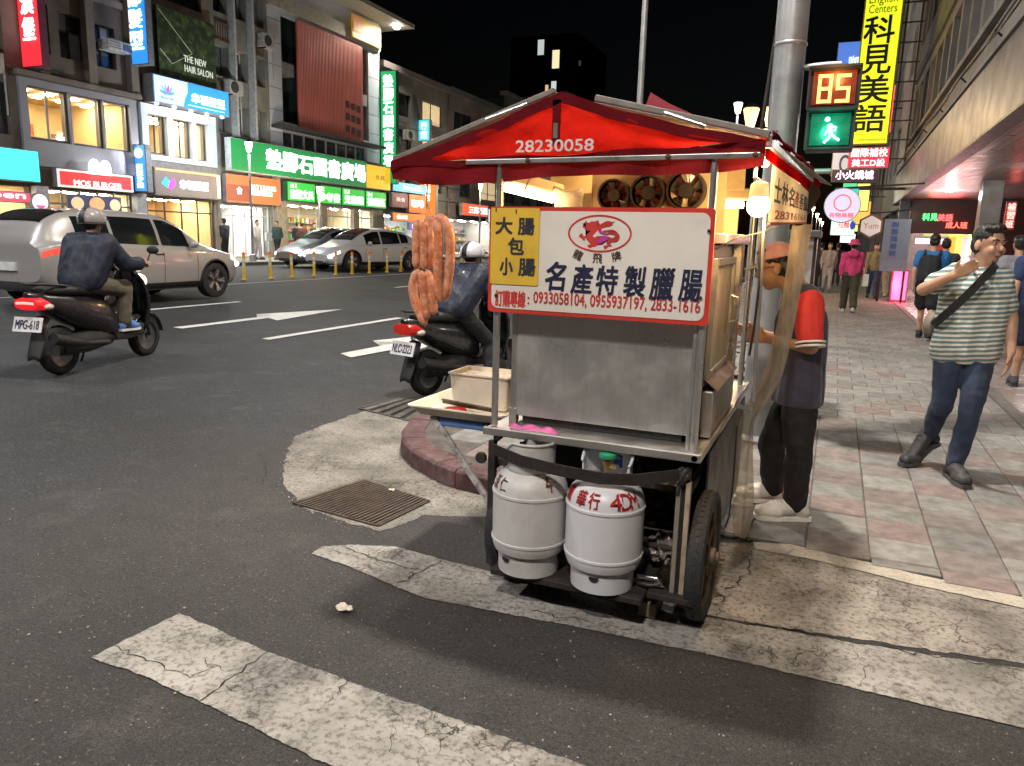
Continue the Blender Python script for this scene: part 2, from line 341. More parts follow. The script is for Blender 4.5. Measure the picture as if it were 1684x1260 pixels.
def jag(poly, step=.035, amp=.008):
    out = []
    for i in range(len(poly)):
        a, b = np.array(poly[i][:2], float), np.array(poly[(i + 1) % len(poly)][:2], float); L = np.linalg.norm(b - a); n = max(1, int(L / step)); d = (b - a) / max(L, 1e-9); nr = np.array([-d[1], d[0]])
        ph = random.uniform(0, 9); wob = 0.0
        for k in range(n):
            p = a + (b - a) * k / n; wob = wob * .72 + random.gauss(0, amp)
            if k: p = p + nr * wob * min(1, k / 3, (n - k) / 3) + d * random.gauss(0, step * .12)
            out.append(p)
    return out
def sheet(name, poly, z, mat, parent=None, h=.003, kind='structure', amp=.008, step=.035, zf=None):
    P = jag(poly, step, amp) if amp else [np.array(p[:2]) for p in poly]
    bm = bmesh.new(); vs = [bm.verts.new((p[0], p[1], (zf(p[0]) if zf else 0) + z)) for p in P]; f = bm.faces.new(vs)
    bmesh.ops.triangulate(bm, faces=[f]); me = bpy.data.meshes.new(name); 
    bmesh.ops.recalc_face_normals(bm, faces=bm.faces)
    if bm.faces[:][0].normal.z < 0: bmesh.ops.reverse_faces(bm, faces=bm.faces)
    bm.to_mesh(me); bm.free(); me.materials.append(mat)
    o = bpy.data.objects.new(name, me); COL.objects.link(o); o.parent = parent
    if parent is None: tag(o, kind=kind)
    return o
px = lambda *pp: [onZ(*p) for p in pp]
# concrete apron round the corner drain
apron = sheet('gutter_pavement', px((468, 800), (470, 750), (485, 718), (560, 690), (615, 672), (700, 668), (720, 720), (700, 760), (760, 800), (830, 822), (815, 850), (760, 850), (700, 848), (625, 874), (540, 850), (500, 836)), .0022, m_conc, amp=.007, step=.02)
ramp = sheet('ramp_pavement', px((1090, 900), (1236, 893), (1690, 1000), (1800, 1030), (1800, 1125), (1684, 1092), (1400, 1050), (1180, 1015), (1080, 990)), .0022, m_conc2, amp=.005, step=.02)
# zebra crossing: painted slabs with gaps where it has cracked
zebra = tag(MB().box((0, 0, -.02), (.001, .001, -.019)).build('crosswalk_road_marking', m_paint), kind='structure')
def slab(*pts, z=.0046, amp=.009): sheet('painted_slab', pts, z, m_paint, zebra, amp=amp * .17, step=.008)
slab(onZ(150, 1083), onZ(295, 1010), onZ(447, 1076), (-.53, 1.87), (1.4, 1.70), (1.4, 1.36), (-1.2, 1.56), onZ(333, 1158), onZ(250, 1118))
m_crk = M((.022, .020, .019), .95)
def crack(pts, w, z=.0062):
    P = np.array([onZ(*p)[:2] for p in pts]); Q = [P[0]]
    for i in range(len(P) - 1):
        n = max(2, int(np.linalg.norm(P[i + 1] - P[i]) / .02)); d = P[i + 1] - P[i]; nr = np.array([-d[1], d[0]]) / max(1e-6, np.linalg.norm(d)); k = 0.0
        for j in range(1, n + 1): k = k * .5 + random.gauss(0, .009); Q.append(P[i] + d * j / n + nr * (k if j < n else 0))
    Q = np.array(Q); L, Rr = [], []
    for i in range(len(Q)):
        d = Q[min(i + 1, len(Q) - 1)] - Q[max(i - 1, 0)]; nr = np.array([-d[1], d[0]]) / max(1e-6, np.linalg.norm(d)); ww = w * .5 * random.uniform(.2, 1.3) * math.sin(math.pi * (i + .6) / (len(Q) + .2)) ** .4; L.append((*(Q[i] + nr * ww / 2), z)); Rr.append((*(Q[i] - nr * ww / 2), z))
    MB().grid([L, Rr]).build('crack', m_crk, zebra)
for pts_, w_ in (([(560, 899), (595, 912), (628, 924), (690, 939)], .016), ([(726, 922), (705, 934), (688, 944), (652, 962)], .02), ([(530, 906), (570, 912), (600, 922)], .006), ([(735, 930), (800, 948), (850, 965)], .010), ([(690, 944), (740, 955), (800, 965)], .008),([(442, 1073), (425, 1085), (398, 1108), (370, 1122), (350, 1140), (328, 1156)], .016), ([(190, 1064), (230, 1082), (270, 1098), (312, 1118)], .010), ([(312, 1118), (330, 1108), (352, 1098)], .006), ([(340, 1082), (362, 1098), (395, 1108)], .006), ([(372, 1130), (385, 1140)], .006), ([(575, 1115), (560, 1140), (548, 1152), (520, 1172)], .009), ([(720, 1165), (705, 1185), (690, 1195)], .008), ([(650, 1200), (640, 1240)], .006), ([(840, 1000), (900, 1010), (980, 1030)], .010), ([(980, 1030), (1040, 1035), (1100, 1060)], .007), ([(1250, 1046), (1270, 1075), (1265, 1095)], .007), ([(1400, 1060), (1420, 1100), (1415, 1130)], .006), ([(1190, 1020), (1300, 1038), (1420, 1060), (1550, 1082), (1684, 1104)], .018), ([(1240, 905), (1232, 940), (1190, 985), (1180, 1012)], .014), ([(430, 745), (438, 775), (430, 800)], .012), ([(905, 890), (870, 905), (820, 915)], .008), ([(395, 868), (420, 872), (440, 868)], .008)): crack(pts_, w_)
slab(onZ(513, 912), onZ(530, 900), onZ(575, 897), onZ(650, 900), onZ(728, 922), onZ(830, 948), onZ(1000, 990), onZ(1180, 1020), onZ(1400, 1058), (.79, 3.05), (2.6, 3.05), (2.6, 2.6), (.70, 2.64), onZ(1190, 1083), onZ(960, 1035), onZ(700, 985), onZ(650, 966), onZ(575, 933))
# pale band along the tiled pavement
sheet('pavement_edge_band', px((1238, 893), (1300, 897), (1500, 945), (1684, 985), (1800, 1010), (1800, 1030), (1684, 1003), (1500, 963), (1330, 921), (1243, 905)), .0068, m_band, amp=.003)
# lane markings
lanes = tag(MB().box((-14, 8, .1), (-13.999, 8.001, .101)).build('lane_road_markings', m_lane), kind='structure')
def lane(poly): sheet('painted_line', poly, .010, m_lane, lanes, amp=.004, step=.2, zf=roadz)
def rectl(x, y0, y1, w): lane([(x - w / 2, y0), (x + w / 2, y0), (x + w / 2, y1), (x - w / 2, y1)])
rectl(-7.0, 7.95, 11.4, .13); rectl(-7.0, 17.4, 21.4, .13); rectl(-7.0, -1, 2.2, .13)
rectl(-10.55, 7.6, 11.3, .12); rectl(-10.6, 17, 21, .12); rectl(-13.6, 8.5, 30, .12); rectl(-3.9, 9.2, 60, .1)
lane([(-8.68, 7.95), (-8.50, 7.95), (-8.50, 9.75), (-8.20, 9.6), (-8.47, 11.75), (-8.98, 10.0), (-8.68, 10.1)])
lane([(-5.56, 7.65), (-5.3, 7.5), (-5.2, 8.6), (-4.95, 8.4), (-5.3, 10.8), (-5.85, 8.8), (-5.5, 8.9)])
lane([(-5.45, 14), (-5.2, 14), (-5.2, 16), (-5.45, 16)])
# ---- storm drains
m_iron = M((.085, .062, .048), .6, .35, .35, 14, .3, 90, dirt=.5, dcol=(.13, .06, .03))
def drain(label, c4, nb, along):
    c4 = [np.array(c) for c in c4]; t = thing('storm_drain', label, 'drain', tuple(sum(c4) / 4))
    pit_black = MB(); pit_black.rings([[np.array([*p[:2], .0065]) for p in c4]], cap=False); pit_black.add([np.array([*p[:2], .0068]) for p in c4], [(0, 1, 2, 3)]); pit_black.build('pit_black', M((.012, .011, .01), .9), t)  # flat black sheet stands in for the dark between the bars
    fm = MB()
    for i in range(4):
        a, b = c4[i].copy(), c4[(i + 1) % 4].copy(); a[2] = b[2] = .007; fm.bar(a, b, .012, .009)
    fm.build('frame', m_iron, t)
    A, B, C_, D = c4
    for i in range(nb):
        f = (i + .6) / (nb + .2)
        p, q = (A + (D - A) * f, B + (C_ - B) * f) if along else (A + (B - A) * f, D + (C_ - D) * f)
        p = p.copy(); q = q.copy(); p[2] = q[2] = .009; w = np.linalg.norm((D - A) if along else (B - A)) / nb * (.5)
        MB().bar(p, q, w, .008).build('bar', m_iron, t)
    return t
drain('rusty iron drain grate in the pale concrete apron before the cart', px((482, 829), (598, 791), (706, 826), (622, 867)), 21, True)
m_iron2 = M((.12, .115, .11), .5, .6, .3, 14, .3, 90)
m_iron = m_iron2
drain('flat steel drain cover behind the scooter rear wheel, by the red kerb', px((590, 673), (655, 656), (735, 668), (700, 700)), 6, True)

# ---- pavement on the near side: raised corner with red kerb, flush by the crossing
def pavez(x): 
    k = min(1, max(0, (-.55 - x) / .65)); return .012 + .11 * k * k * (3 - 2 * k)
kerb_pts = [(-1.62, 3.83), (-1.72, 3.84), (-2.0, 3.88), (-2.17, 3.95), (-2.45, 4.13), (-2.66, 4.34), (-2.80, 4.58), (-2.90, 4.85), (-2.97, 5.15), (-3.0, 5.5), (-3.0, 6.0)]
m_bed = M((.10, .088, .078), .9, var=.3, vs=9, bump=.4, bs=80, world=True)
side = MB(); rows = []
for y in [3.86, 4.4, 5.0, 5.5, 6, 8, 12, 20, 40, 80, 200]:
    xl = -1.65 if y < 3.9 else (-2.55 if y < 4.5 else (-2.85 if y < 5.2 else -2.97)); rows.append([(x, y, pavez(x) - .006) for x in np.linspace(xl, 1.74, 14)])
pave = tag(side.grid(rows).build('pavement', m_bed), kind='structure')
# kerb stones
m_kerb = M((.105, .048, .05), .75, var=.25, vs=7, bump=.5, bs=60, dirt=.7, dcol=(.17, .15, .14), world=True)
m_kerbfar = M((.2, .185, .17), .8, var=.2, vs=5, bump=.3, bs=60, world=True)
kerb = tag(bx('kerb', (-3.005, 6.0, .0), (-2.85, 200, .12), m_kerbfar), kind='structure')
for i in range(len(kerb_pts) - 1):
    a, b = np.array(kerb_pts[i]), np.array(kerb_pts[i + 1]); 
    def inn(j):
        p = np.array(kerb_pts[j]); q = np.array(kerb_pts[min(j + 1, len(kerb_pts) - 1)]) - np.array(kerb_pts[max(j - 1, 0)]); q = q / np.linalg.norm(q); return p + np.array([q[1], -q[0]]) * .17
    ia, ib = inn(i), inn(i + 1); g = (b - a) * .012
    z1 = .125 + random.uniform(-.004, .004); sh = .02
    lo = [(*(a + g), .0), (*(b - g), .0), (*(ib - g), .0), (*(ia + g), .0)]; md = [(*(a + g), z1 - sh), (*(b - g), z1 - sh), (*(ib - g), z1 - sh), (*(ia + g), z1 - sh)]
    s_ = .13; ta, tb = a + (ia - a) * s_, b + (ib - b) * s_; up = [(*(ta + g), z1), (*(tb - g), z1), (*(ib - g), z1), (*(ia + g), z1)]
    MB().rings([lo, md, up]).build('kerb_stone', m_kerb, kerb, bevel=.006)
# pavers, 30 cm, pink and grey
def paver_mat(c): return M(c, .82, var=.22, vs=11, bump=.55, bs=75, dirt=.35, dcol=(.13, .115, .1), world=True)
pv_pink = [paver_mat(c) for c in ((.245, .188, .172), (.235, .19, .178), (.225, .197, .185))]; pv_grey = [paver_mat(c) for c in ((.245, .235, .22), (.28, .268, .25), (.215, .208, .197))]
pv_mesh = {}
def paver_mesh(m, v):
    if (m, v) not in pv_mesh:
        mb = MB(); h = .1475 - .001 * v; k = .006
        lo = [(-h, -h, -.03), (h, -h, -.03), (h, h, -.03), (-h, h, -.03)]; md = [(x, y, -.005) for x, y, _ in lo]; tp = [(x * (h - k) / h, y * (h - k) / h, 0) for x, y, _ in lo]
        me = mb.rings([lo, md, tp]).mesh('paver'); me.materials.append(m); bm = bmesh.new(); bm.from_mesh(me); bmesh.ops.recalc_face_normals(bm, faces=bm.faces); bm.to_mesh(me); bm.free(); pv_mesh[(m, v)] = me
    return pv_mesh[(m, v)]
cells = []
for i in range(-10, 6):
    for j in range(0, 260):
        x = i * .30 + .15; y = 4.04 + j * .30
        if x < -1.3 and y < 4.1: continue
        if y < 5.3 and (x < -2.45 + (.3 if y < 4.6 else 0) - .1 * (y > 5)): continue
        if x < -2.7: continue
        if y > 55: continue
        cells.append((x, y, i, j))
vis = [c for c in cells if (c[0] > -.3 and c[1] < 16) or (c[0] < -1.25 and c[1] < 5.6)]
vis.sort(key=lambda c: c[0] ** 2 + c[1] ** 2); near = set(vis[:296]); rest = MB()
for c in cells:
    x, y, i, j = c; pink = ((i + j) % 2 == 0) if (y < 6.2 and x > -1.0) else (random.random() < (.15 if y < 9 else .05))
    if 9.0 < y < 14.5: pink = random.random() < .1
    ox = (.15 if (j % 2 and y > 7.2) else 0); z = pavez(x)
    if x + ox > 1.66: continue
    if c in near:
        o = bpy.data.objects.new('paver', paver_mesh(random.choice(pv_pink if pink else pv_grey), random.randint(0, 1))); COL.objects.link(o); o.parent = pave
        o.location = (x + ox + random.uniform(-.002, .002), y, z + random.uniform(-.0015, .002)); o.rotation_euler = (random.gauss(0, .004), random.gauss(0, .004) + (math.atan((pavez(x - .1) - pavez(x + .1)) / .2)), random.gauss(0, .004))
    else:
        h = .146; rest.mi = random.randint(0, 1) if pink else random.randint(2, 4)
        rest.add([(x + ox - h, y - h, z - .0), (x + ox + h, y - h, z), (x + ox + h, y + h, z), (x + ox - h, y + h, z)], [(0, 1, 2, 3)])
tag(rest.build('paver', [pv_pink[1], pv_pink[2], *pv_grey], pave), kind='stuff')
# half row along the band
for k in range(7):
    x = -.15 + k * .3; y1 = 3.885; y0 = 3.93 - .062 * (k) - .01; 
    if y0 > y1 - .02: continue
    hb = MB().box((x - .147, y0, -.02), (x + .147, y1 - .003, pavez(x))); hb.build('paver', (pv_pink if k % 2 else pv_grey)[k % 3], pave, bevel=.004)
# arcade floor, glossy pale tiles
arc = tag(bx('arcade_floor', (1.74, 6.5, -.02), (9, 42, .03), M((.36, .30, .28), .22, 0, .08, 2, spec=.6, world=True)), kind='structure')
bx('arcade_edge_stone', (1.62, 6.5, -.02), (1.738, 42, .034), M((.16, .15, .14), .6, var=.2, world=True), arc)
bx('arcade_floor', (1.74, -30, -.02), (9, 6.49, .03), M((.30, .28, .26), .5, 0, .15, 2, world=True))['kind'] = 'structure'
# far side pavement
farp = tag(bx('far_pavement', (-26, -40, .0), (-21.0, 160, FAR), M((.26, .25, .23), .8, var=.2, vs=2, bump=.2, bs=30, world=True)), kind='structure')
# ---- grit and litter
m_grit = M((.33, .29, .235), .8, var=.4, vs=30, world=True); gm = MB()
for k in range(300):
    if k < 150:
        a = random.choice([(468, 800, 500, 838), (500, 838, 622, 872), (470, 745, 466, 800), (520, 700, 470, 745)]); f = random.random(); p = onZ(a[0] + (a[2] - a[0]) * f + random.gauss(0, 6), a[1] + (a[3] - a[1]) * f + random.gauss(4, 5))
    else: p = onZ(random.uniform(0, 1300), random.uniform(740, 1250))
    s = random.uniform(.0015, .0042) * random.choice([1, 1, 1.6]); q = [random.uniform(.6, 1.4) for _ in range(6)]; z = .006
    gm.add([(p[0] - s * q[0], p[1], z), (p[0], p[1] - s * q[1], z), (p[0] + s * q[2], p[1], z), (p[0], p[1] + s * q[3], z), (p[0], p[1], z + s * .9), (p[0], p[1], z - s)], [(0, 1, 4), (1, 2, 4), (2, 3, 4), (3, 0, 4), (1, 0, 5), (2, 1, 5), (3, 2, 5), (0, 3, 5)])
tag(gm.build('grit', m_grit), 'pale grit and stone chips strewn on the asphalt', 'grit', kind='stuff')
def scrap(label, c, r, col):
    P = []; c = np.array(c)
    for i in range(7):
        row = []
        for j in range(7):
            u, v = (i / 3 - 1), (j / 3 - 1); k = math.sqrt(max(0, 1 - .45 * (u * u + v * v))) ; row.append((c[0] + u * r * k * random.uniform(.8, 1.15), c[1] + v * r * .7 * k * random.uniform(.8, 1.15), c[2] + .012 + random.uniform(0, .014)))
        P.append(row)
    return tag(MB().grid(P).build('paper_scrap', M(col, .8, var=.12), solid=.002), label, 'litter')
scrap('crumpled white paper scrap lying on the bare asphalt', onZ(566, 1006), .05, (.75, .68, .58))
scrap('small torn white scrap stuck on the iron drain grate', onZ(644, 810), .03, (.7, .6, .5))
# ================================================================== the sausage cart
m_steel = steel('steel', (.60, .575, .54), .34, (1, 1, 40), .35, .9)
m_steelp = steel('steel_panel', (.68, .665, .64), .32, (30, 30, 1.2), .08, .85, .0)
m_alu = steel('alu', (.66, .65, .63), .3, (40, 40, 1), .2, .9)
m_chrome = steel('chrome', (.75, .74, .72), .16, (1, 1, 1), .15, 1.0)
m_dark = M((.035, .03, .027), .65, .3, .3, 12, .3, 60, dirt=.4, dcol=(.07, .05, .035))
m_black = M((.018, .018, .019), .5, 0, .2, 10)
m_rubber = M((.025, .025, .026), .75, 0, .25, 30, .3, 120, dirt=.4, dcol=(.055, .05, .045))
cart = thing('food_cart', 'stainless steel sausage cart with red canopy and white signboard', 'food cart', (-.85, 3.4, 0))
TX0, TX1, TY0, TY1 = -1.272, -.390, 2.725, 4.4
tb = MB().box((TX0, TY0, .712), (TX1, TY1, .733)).build('table', m_steel, cart, bevel=.006)
MB().box((TX0 - .004, TY0 - .004, .704), (TX1 + .004, TY0 + .012, .739)).build('front_rim', m_steel, tb, bevel=.005)
MB().box((TX1 - .012, TY0 + .013, .704), (TX1 + .004, TY1, .738)).build('side_rim', m_steel, tb, bevel=.005)
MB().lathe([(.012, 0), (.012, .006), (.006, .009)], 12, (TX1 - .02, TY0 - .004, .721), 'y').build('rivet', m_chrome, tb, smooth=40)
for x, y, nm in ((-1.258, 2.80, 0), (-.428, 2.80, 0), (-1.258, 4.3, 0), (-.428, 4.3, 0)):
    MB().tube([(x, y, .715), (x, y, 1.80)], .0145, 14).build('post', m_alu, cart, smooth=40)
MB().tube([(-.452, 2.812, .72), (-.452, 2.812, 1.21)], .010, 10).build('post', m_alu, cart, smooth=40)
# cabinet
CX0, CX1, CY0, CY1 = -1.205, -.440, 2.862, 3.80
cab = MB().box((CX0, CY0, .768), (CX1, CY1, 1.50)).build('cabinet', m_steelp, cart, bevel=.004)
MB().box((CX0 - .012, CY0 - .006, .725), (CX0 + .02, CY0 + .03, .80)).build('foot', m_steel, cab, bevel=.003)
MB().box((CX1 - .03, CY0 - .006, .725), (CX1 + .012, CY0 + .03, 1.50)).build('corner_strip', m_alu, cab, bevel=.003)
MB().box((CX0 - .008, CY0 - .006, .80), (CX0 + .012, CY0 + .03, 1.50)).build('corner_strip', m_alu, cab, bevel=.003)
MB().box((CX0 + .04, CY0 + .02, .735), (CX1 - .05, CY1, .767)).build('gap_shade_block', m_black, cab)  # solid black block stands in for the shade under the cabinet
# right side of the cabinet: framed cloudy panel, lower tray front
sx = CX1 + .002
dr = MB(); 
for a, b in (((2.985, .98), (3.02, 1.45)), ((3.53, .98), (3.57, 1.45)), ((3.02, 1.42), (3.53, 1.45)), ((3.02, .98), (3.53, 1.005))): dr.box((sx, a[0], a[1]), (sx + .022, b[0], b[1]))
dr = dr.build('side_door', m_alu, cart, bevel=.003)
MB().box((sx + .004, 3.02, 1.0), (sx + .010, 3.53, 1.42)).build('pane', M((.42, .39, .33), .35, 0, .25, 5, spec=.5), dr)
MB().tube([(sx + .022, 3.50, 1.16), (sx + .05, 3.50, 1.17), (sx + .05, 3.50, 1.27), (sx + .022, 3.50, 1.28)], .006, 8).build('handle', m_chrome, dr, smooth=40)
MB().box((sx, 2.98, .74), (sx + .045, 3.62, .93)).build('side_tray', m_steel, cart, bevel=.006)
MB().add([(sx, 2.98, .985), (sx, 3.62, .985), (sx + .06, 3.62, .935), (sx + .06, 2.98, .935)], [(0, 1, 2, 3)]).build('drip_ledge', m_steel, cart, solid=.004)
MB().box((sx, 3.60, .74), (sx + .04, 3.66, 1.55)).build('side_frame', m_alu, cart, bevel=.004)
MB().box((sx - .005, 3.74, .74), (sx + .03, 3.79, 1.55)).build('side_frame', m_alu, cart, bevel=.004)
MB().box((CX0, 2.99, 1.505), (sx + .05, 3.80, 1.545)).build('cabinet_top', m_alu, cart, bevel=.004)
for k, y in enumerate((3.0, 3.35)): MB().bar((sx + .058, y, .745), (sx + .058, y + .3, .745), .008, .01).build('rail', m_steel, cart)
# side apron, dark chassis
MB().box((-.402, 3.02, .15), (-.392, 4.3, .672)).build('side_apron', M((.24, .235, .22), .5, .5, .25, 4, .15, 20, dirt=.5, dcol=(.1, .085, .07)), cart)
MB().box((-1.27, 3.5, .12), (-.42, 3.52, .67)).build('dark_backing', m_black, cart)  # black panel added so the space under the table reads dark
fr = MB()
for x in (-1.25, -.44):
    fr.bar((x, 2.77, .12), (x, 2.77, .67), .03, .03); fr.bar((x, 3.4, .12), (x, 3.4, .67), .03, .03); fr.bar((x, 2.77, .16), (x, 3.4, .16), .03, .03); fr.bar((x, 2.77, .56), (x, 3.4, .56), .03, .03)
fr.bar((-1.25, 2.80, .575), (-.44, 2.80, .575), .03, .03); fr.bar((-1.25, 3.1, .30), (-.44, 3.1, .30), .03, .03); fr.bar((-1.25, 3.35, .15), (-.44, 3.35, .15), .03, .03)
fr.build('chassis', m_dark, cart, bevel=.003)
MB().box((-.47, 2.735, .17), (-.452, 2.76, .60)).build('upright', steel('grimy', (.4, .36, .3), .45, (1, 1, 1), .7, .6), cart, bevel=.002)
MB().box((-.435, 2.735, .17), (-.416, 2.76, .62)).build('upright', M((.38, .31, .22), .6, 0, .25, 8, dirt=.5), cart, bevel=.002)
MB().box((-.55, 2.70, .145), (-.375, 2.77, .17)).build('foot_bracket', m_dark, cart, bevel=.004)
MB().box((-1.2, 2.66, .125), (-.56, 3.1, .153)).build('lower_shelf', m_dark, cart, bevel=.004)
MB().box((-.60, 2.80, .012), (-.53, 2.98, .075)).build('wood_block', M((.17, .14, .1), .8, 0, .3, 10, .4, 60, dirt=.6), cart, bevel=.004)
MB().tube([(-1.20, 2.945, .262), (-.32, 2.945, .262)], .013, 10).build('axle', m_dark, cart)
for k in range(3): MB().lathe([(.0, 0), (.022, .0), (.026, .012), (.022, .024), (0, .024)], 14, (-1.285, 2.72 + k * .004, .60), 'y').build('clamp', m_dark, cart, smooth=40) if k == 0 else None
# wheels
def wheel(x, y, s):
    w = MB(); RR = .262; hw = .032
    prof = [(RR - .06, -hw * .8), (RR - .03, -hw * 1.05), (RR - .012, -hw), (RR - .002, -hw * .7), (RR, 0), (RR - .002, hw * .7), (RR - .012, hw), (RR - .03, hw * 1.05), (RR - .06, hw * .8)]
    w.lathe(prof, 48, (x, y, RR), 'x', cap=False); t = w.build('wheel', m_rubber, cart, smooth=50)
    tr = MB()
    for k in range(60):
        a = 2 * math.pi * k / 60
        for row, off in ((-1, 0), (0, .5), (1, 0)):
            aa = a + off * 2 * math.pi / 60; m = Euler((aa, 0, 0)).to_matrix(); c = Vector((row * hw * .58, 0, RR - .0035 - (.005 if row else 0))); hx, hy, hz = hw * .23, RR * math.pi / 60 * .74, .006
            vs = [m @ (c + Vector((i * hx, j * hy, kk * hz))) + Vector((x, y, RR)) for kk in (-1, 1) for i, j in ((-1, -1), (1, -1), (1, 1), (-1, 1))]
            tr.add([tuple(v) for v in vs], [(0, 3, 2, 1), (4, 5, 6, 7), (0, 1, 5, 4), (1, 2, 6, 5), (2, 3, 7, 6), (3, 0, 4, 7)])
    tag(tr.build('tread', m_rubber, t), kind='stuff')
    m_rust = M((.17, .125, .09), .7, .3, .3, 15, .3, 60, dirt=.5, dcol=(.16, .12, .08))
    MB().lathe([(RR - .062, -.022), (RR - .05, -.024), (RR - .05, .024), (RR - .062, .022), (RR - .075, .012), (RR - .075, -.012)], 40, (x, y, RR), 'x', cap=False).build('rim', m_rust, t, smooth=40)
    for k in range(6):
        a = 2 * math.pi * k / 6 + .3; d = np.array([0, math.cos(a), math.sin(a)]); c = np.array([x, y, RR])
        MB().rings([[c + d * .03 + q for q in (np.array([.012, *(.02 * np.array([-math.sin(a), math.cos(a)]))]), np.array([.012, *(-.02 * np.array([-math.sin(a), math.cos(a)]))]), np.array([-.012, *(-.02 * np.array([-math.sin(a), math.cos(a)]))]), np.array([-.012, *(.02 * np.array([-math.sin(a), math.cos(a)]))]))],
                    [c + d * (RR - .068) + q for q in (np.array([.008, *(.026 * np.array([-math.sin(a), math.cos(a)]))]), np.array([.008, *(-.026 * np.array([-math.sin(a), math.cos(a)]))]), np.array([-.008, *(-.026 * np.array([-math.sin(a), math.cos(a)]))]), np.array([-.008, *(.026 * np.array([-math.sin(a), math.cos(a)]))]))]]).build('spoke', m_rust, t, bevel=.003)
    MB().lathe([(.0, -.05), (.034, -.05), (.045, -.02), (.045, .02), (.036, .028), (.036, .045), (.022, .05), (.020, .062), (.012, .065), (.012, .085), (0, .085)], 18, (x, y, RR), 'x').build('hub', m_rust, t, smooth=40)
wheel(-.378, 2.945, 1); wheel(-1.235, 2.99, -1)
# folding stand at the left
P0, P1 = np.array([-1.70, 3.06, .665]), np.array([-1.31, 3.06, .18])
MB().bar(P0, P1, .03, .018, (0, 1, 0)).build('folding_leg', M((.5, .47, .46), .6, .2, .3, 20, .3, 80, dirt=.9, dcol=(.09, .045, .03)), cart, bevel=.002)
MB().tube([(-1.33, 3.04, .34), (-1.335, 3.03, .2), (-1.35, 2.99, .12), (-1.37, 2.98, .10)], .009, 10).build('prop_rod', m_chrome, cart, smooth=40)
MB().tube([(-1.29, 2.95, .20), (-1.36, 3.0, .215), (-1.40, 3.04, .21)], .006, 8).build('hook_wire', m_dark, cart)
MB().bar((-1.72, 3.1, .655), (-1.28, 3.1, .655), .02, .025).build('shelf_bracket', m_dark, cart); MB().bar((-1.72, 3.42, .655), (-1.28, 3.42, .655), .02, .025).build('shelf_bracket', m_dark, cart)
# ---- signboard
SY = 2.782
def SP(x, y, d=0.0): return onY(x, y, SY - d)
c = [SP(808, 340), SP(1178, 348), SP(1160, 538), SP(805, 508)]
sx0, sx1, sz0, sz1 = -1.286, -.406, 1.210, 1.627
def rrect(x0, z0, x1, z1, r, n=5):
    P = []
    for cx, cz, a0 in ((x1 - r, z1 - r, 0), (x0 + r, z1 - r, 90), (x0 + r, z0 + r, 180), (x1 - r, z0 + r, 270)):
        for k in range(n + 1): a = R(a0 + 90 * k / n); P.append((cx + r * math.cos(a), cz + r * math.sin(a)))
    return P
def plate(name, P, y, th, mat, parent, bevel=0): return MB().prism(P, th, ((0, y, 0), AX, AZ)).build(name, mat, parent, bevel=bevel)
m_red = M((.62, .045, .03), .45, 0, .1, 6, dirt=.1); m_signw = M((.80, .75, .68), .42, 0, .08, 2.2, dirt=.35, dcol=(.55, .47, .40)); m_ink = M((.012, .014, .05), .55, 0, .2); m_redink = M((.58, .04, .035), .55)
sb = plate('signboard', rrect(sx0, sz0, sx1, sz1, .014), SY, .012, m_red, cart)
plate('sign_face', rrect(sx0 + .016, sz0 + .016, sx1 - .016, sz1 - .016, .03), SY - .0121, .0025, m_signw, sb)
def sgn(body, x0, y0, x1, y1, mat, bold=.01, shear=0, nm='lettering', par=None, d=.0150):
    a = onY(x0, y1, SY - d); b = onY(x1, y0, SY - d); return letters(body, a, AX, AZ, b[0] - a[0], b[2] - a[2], mat, par or sb, bold, .002, shear=shear)
Z5 = lambda x, y: (640 + x / 2.339, 130 + y / 2.339)
for ch, x0, y0, x1, y1 in (('名', 600, 706, 682, 812), ('產', 698, 716, 784, 824), ('特', 795, 722, 882, 828), ('製', 900, 724, 988, 836), ('臘', 1000, 730, 1100, 848), ('腸', 1112, 738, 1206, 852)):
    sgn(ch, *Z5(x0, y0), *Z5(x1, y1), m_ink, .022, .12)
sgn('訂購專線', *Z5(408, 818), *Z5(524, 872), m_redink, .02); sgn(':', *Z5(532, 838), *Z5(540, 866), m_redink, .01)
zc = SP(877, 491, .015)[2]; xa, xb = SP(877.5, 490, .015)[0], SP(1151, 512, .015)[0]
letters('0933058104, 0955937197, 2833-1616', (xa, SY - .015, zc - .024), AX, AZ, xb - xa, .052, m_redink, sb, .012, .002)
for ch, cx, cy, rot in (('龍', 360, 1035, -.42), ('飛', 805, 1120, 0), ('牌', 1240, 1075, .3)):
    p = SP(925 + cx / 14, 345 + cy / 14, .015); h = .036; letters(ch, (p[0] - h / 2, p[1], p[2] - h / 2), AX, AZ, h, h, M((.07, .035, .03), .6), sb, .012, .002, warp=(lambda a, b, e, p=p, h=h, rot=rot: (p[0] + (a - h / 2) * math.cos(rot) - (b - h / 2) * math.sin(rot), p[1] - e, p[2] + (a - h / 2) * math.sin(rot) + (b - h / 2) * math.cos(rot))))
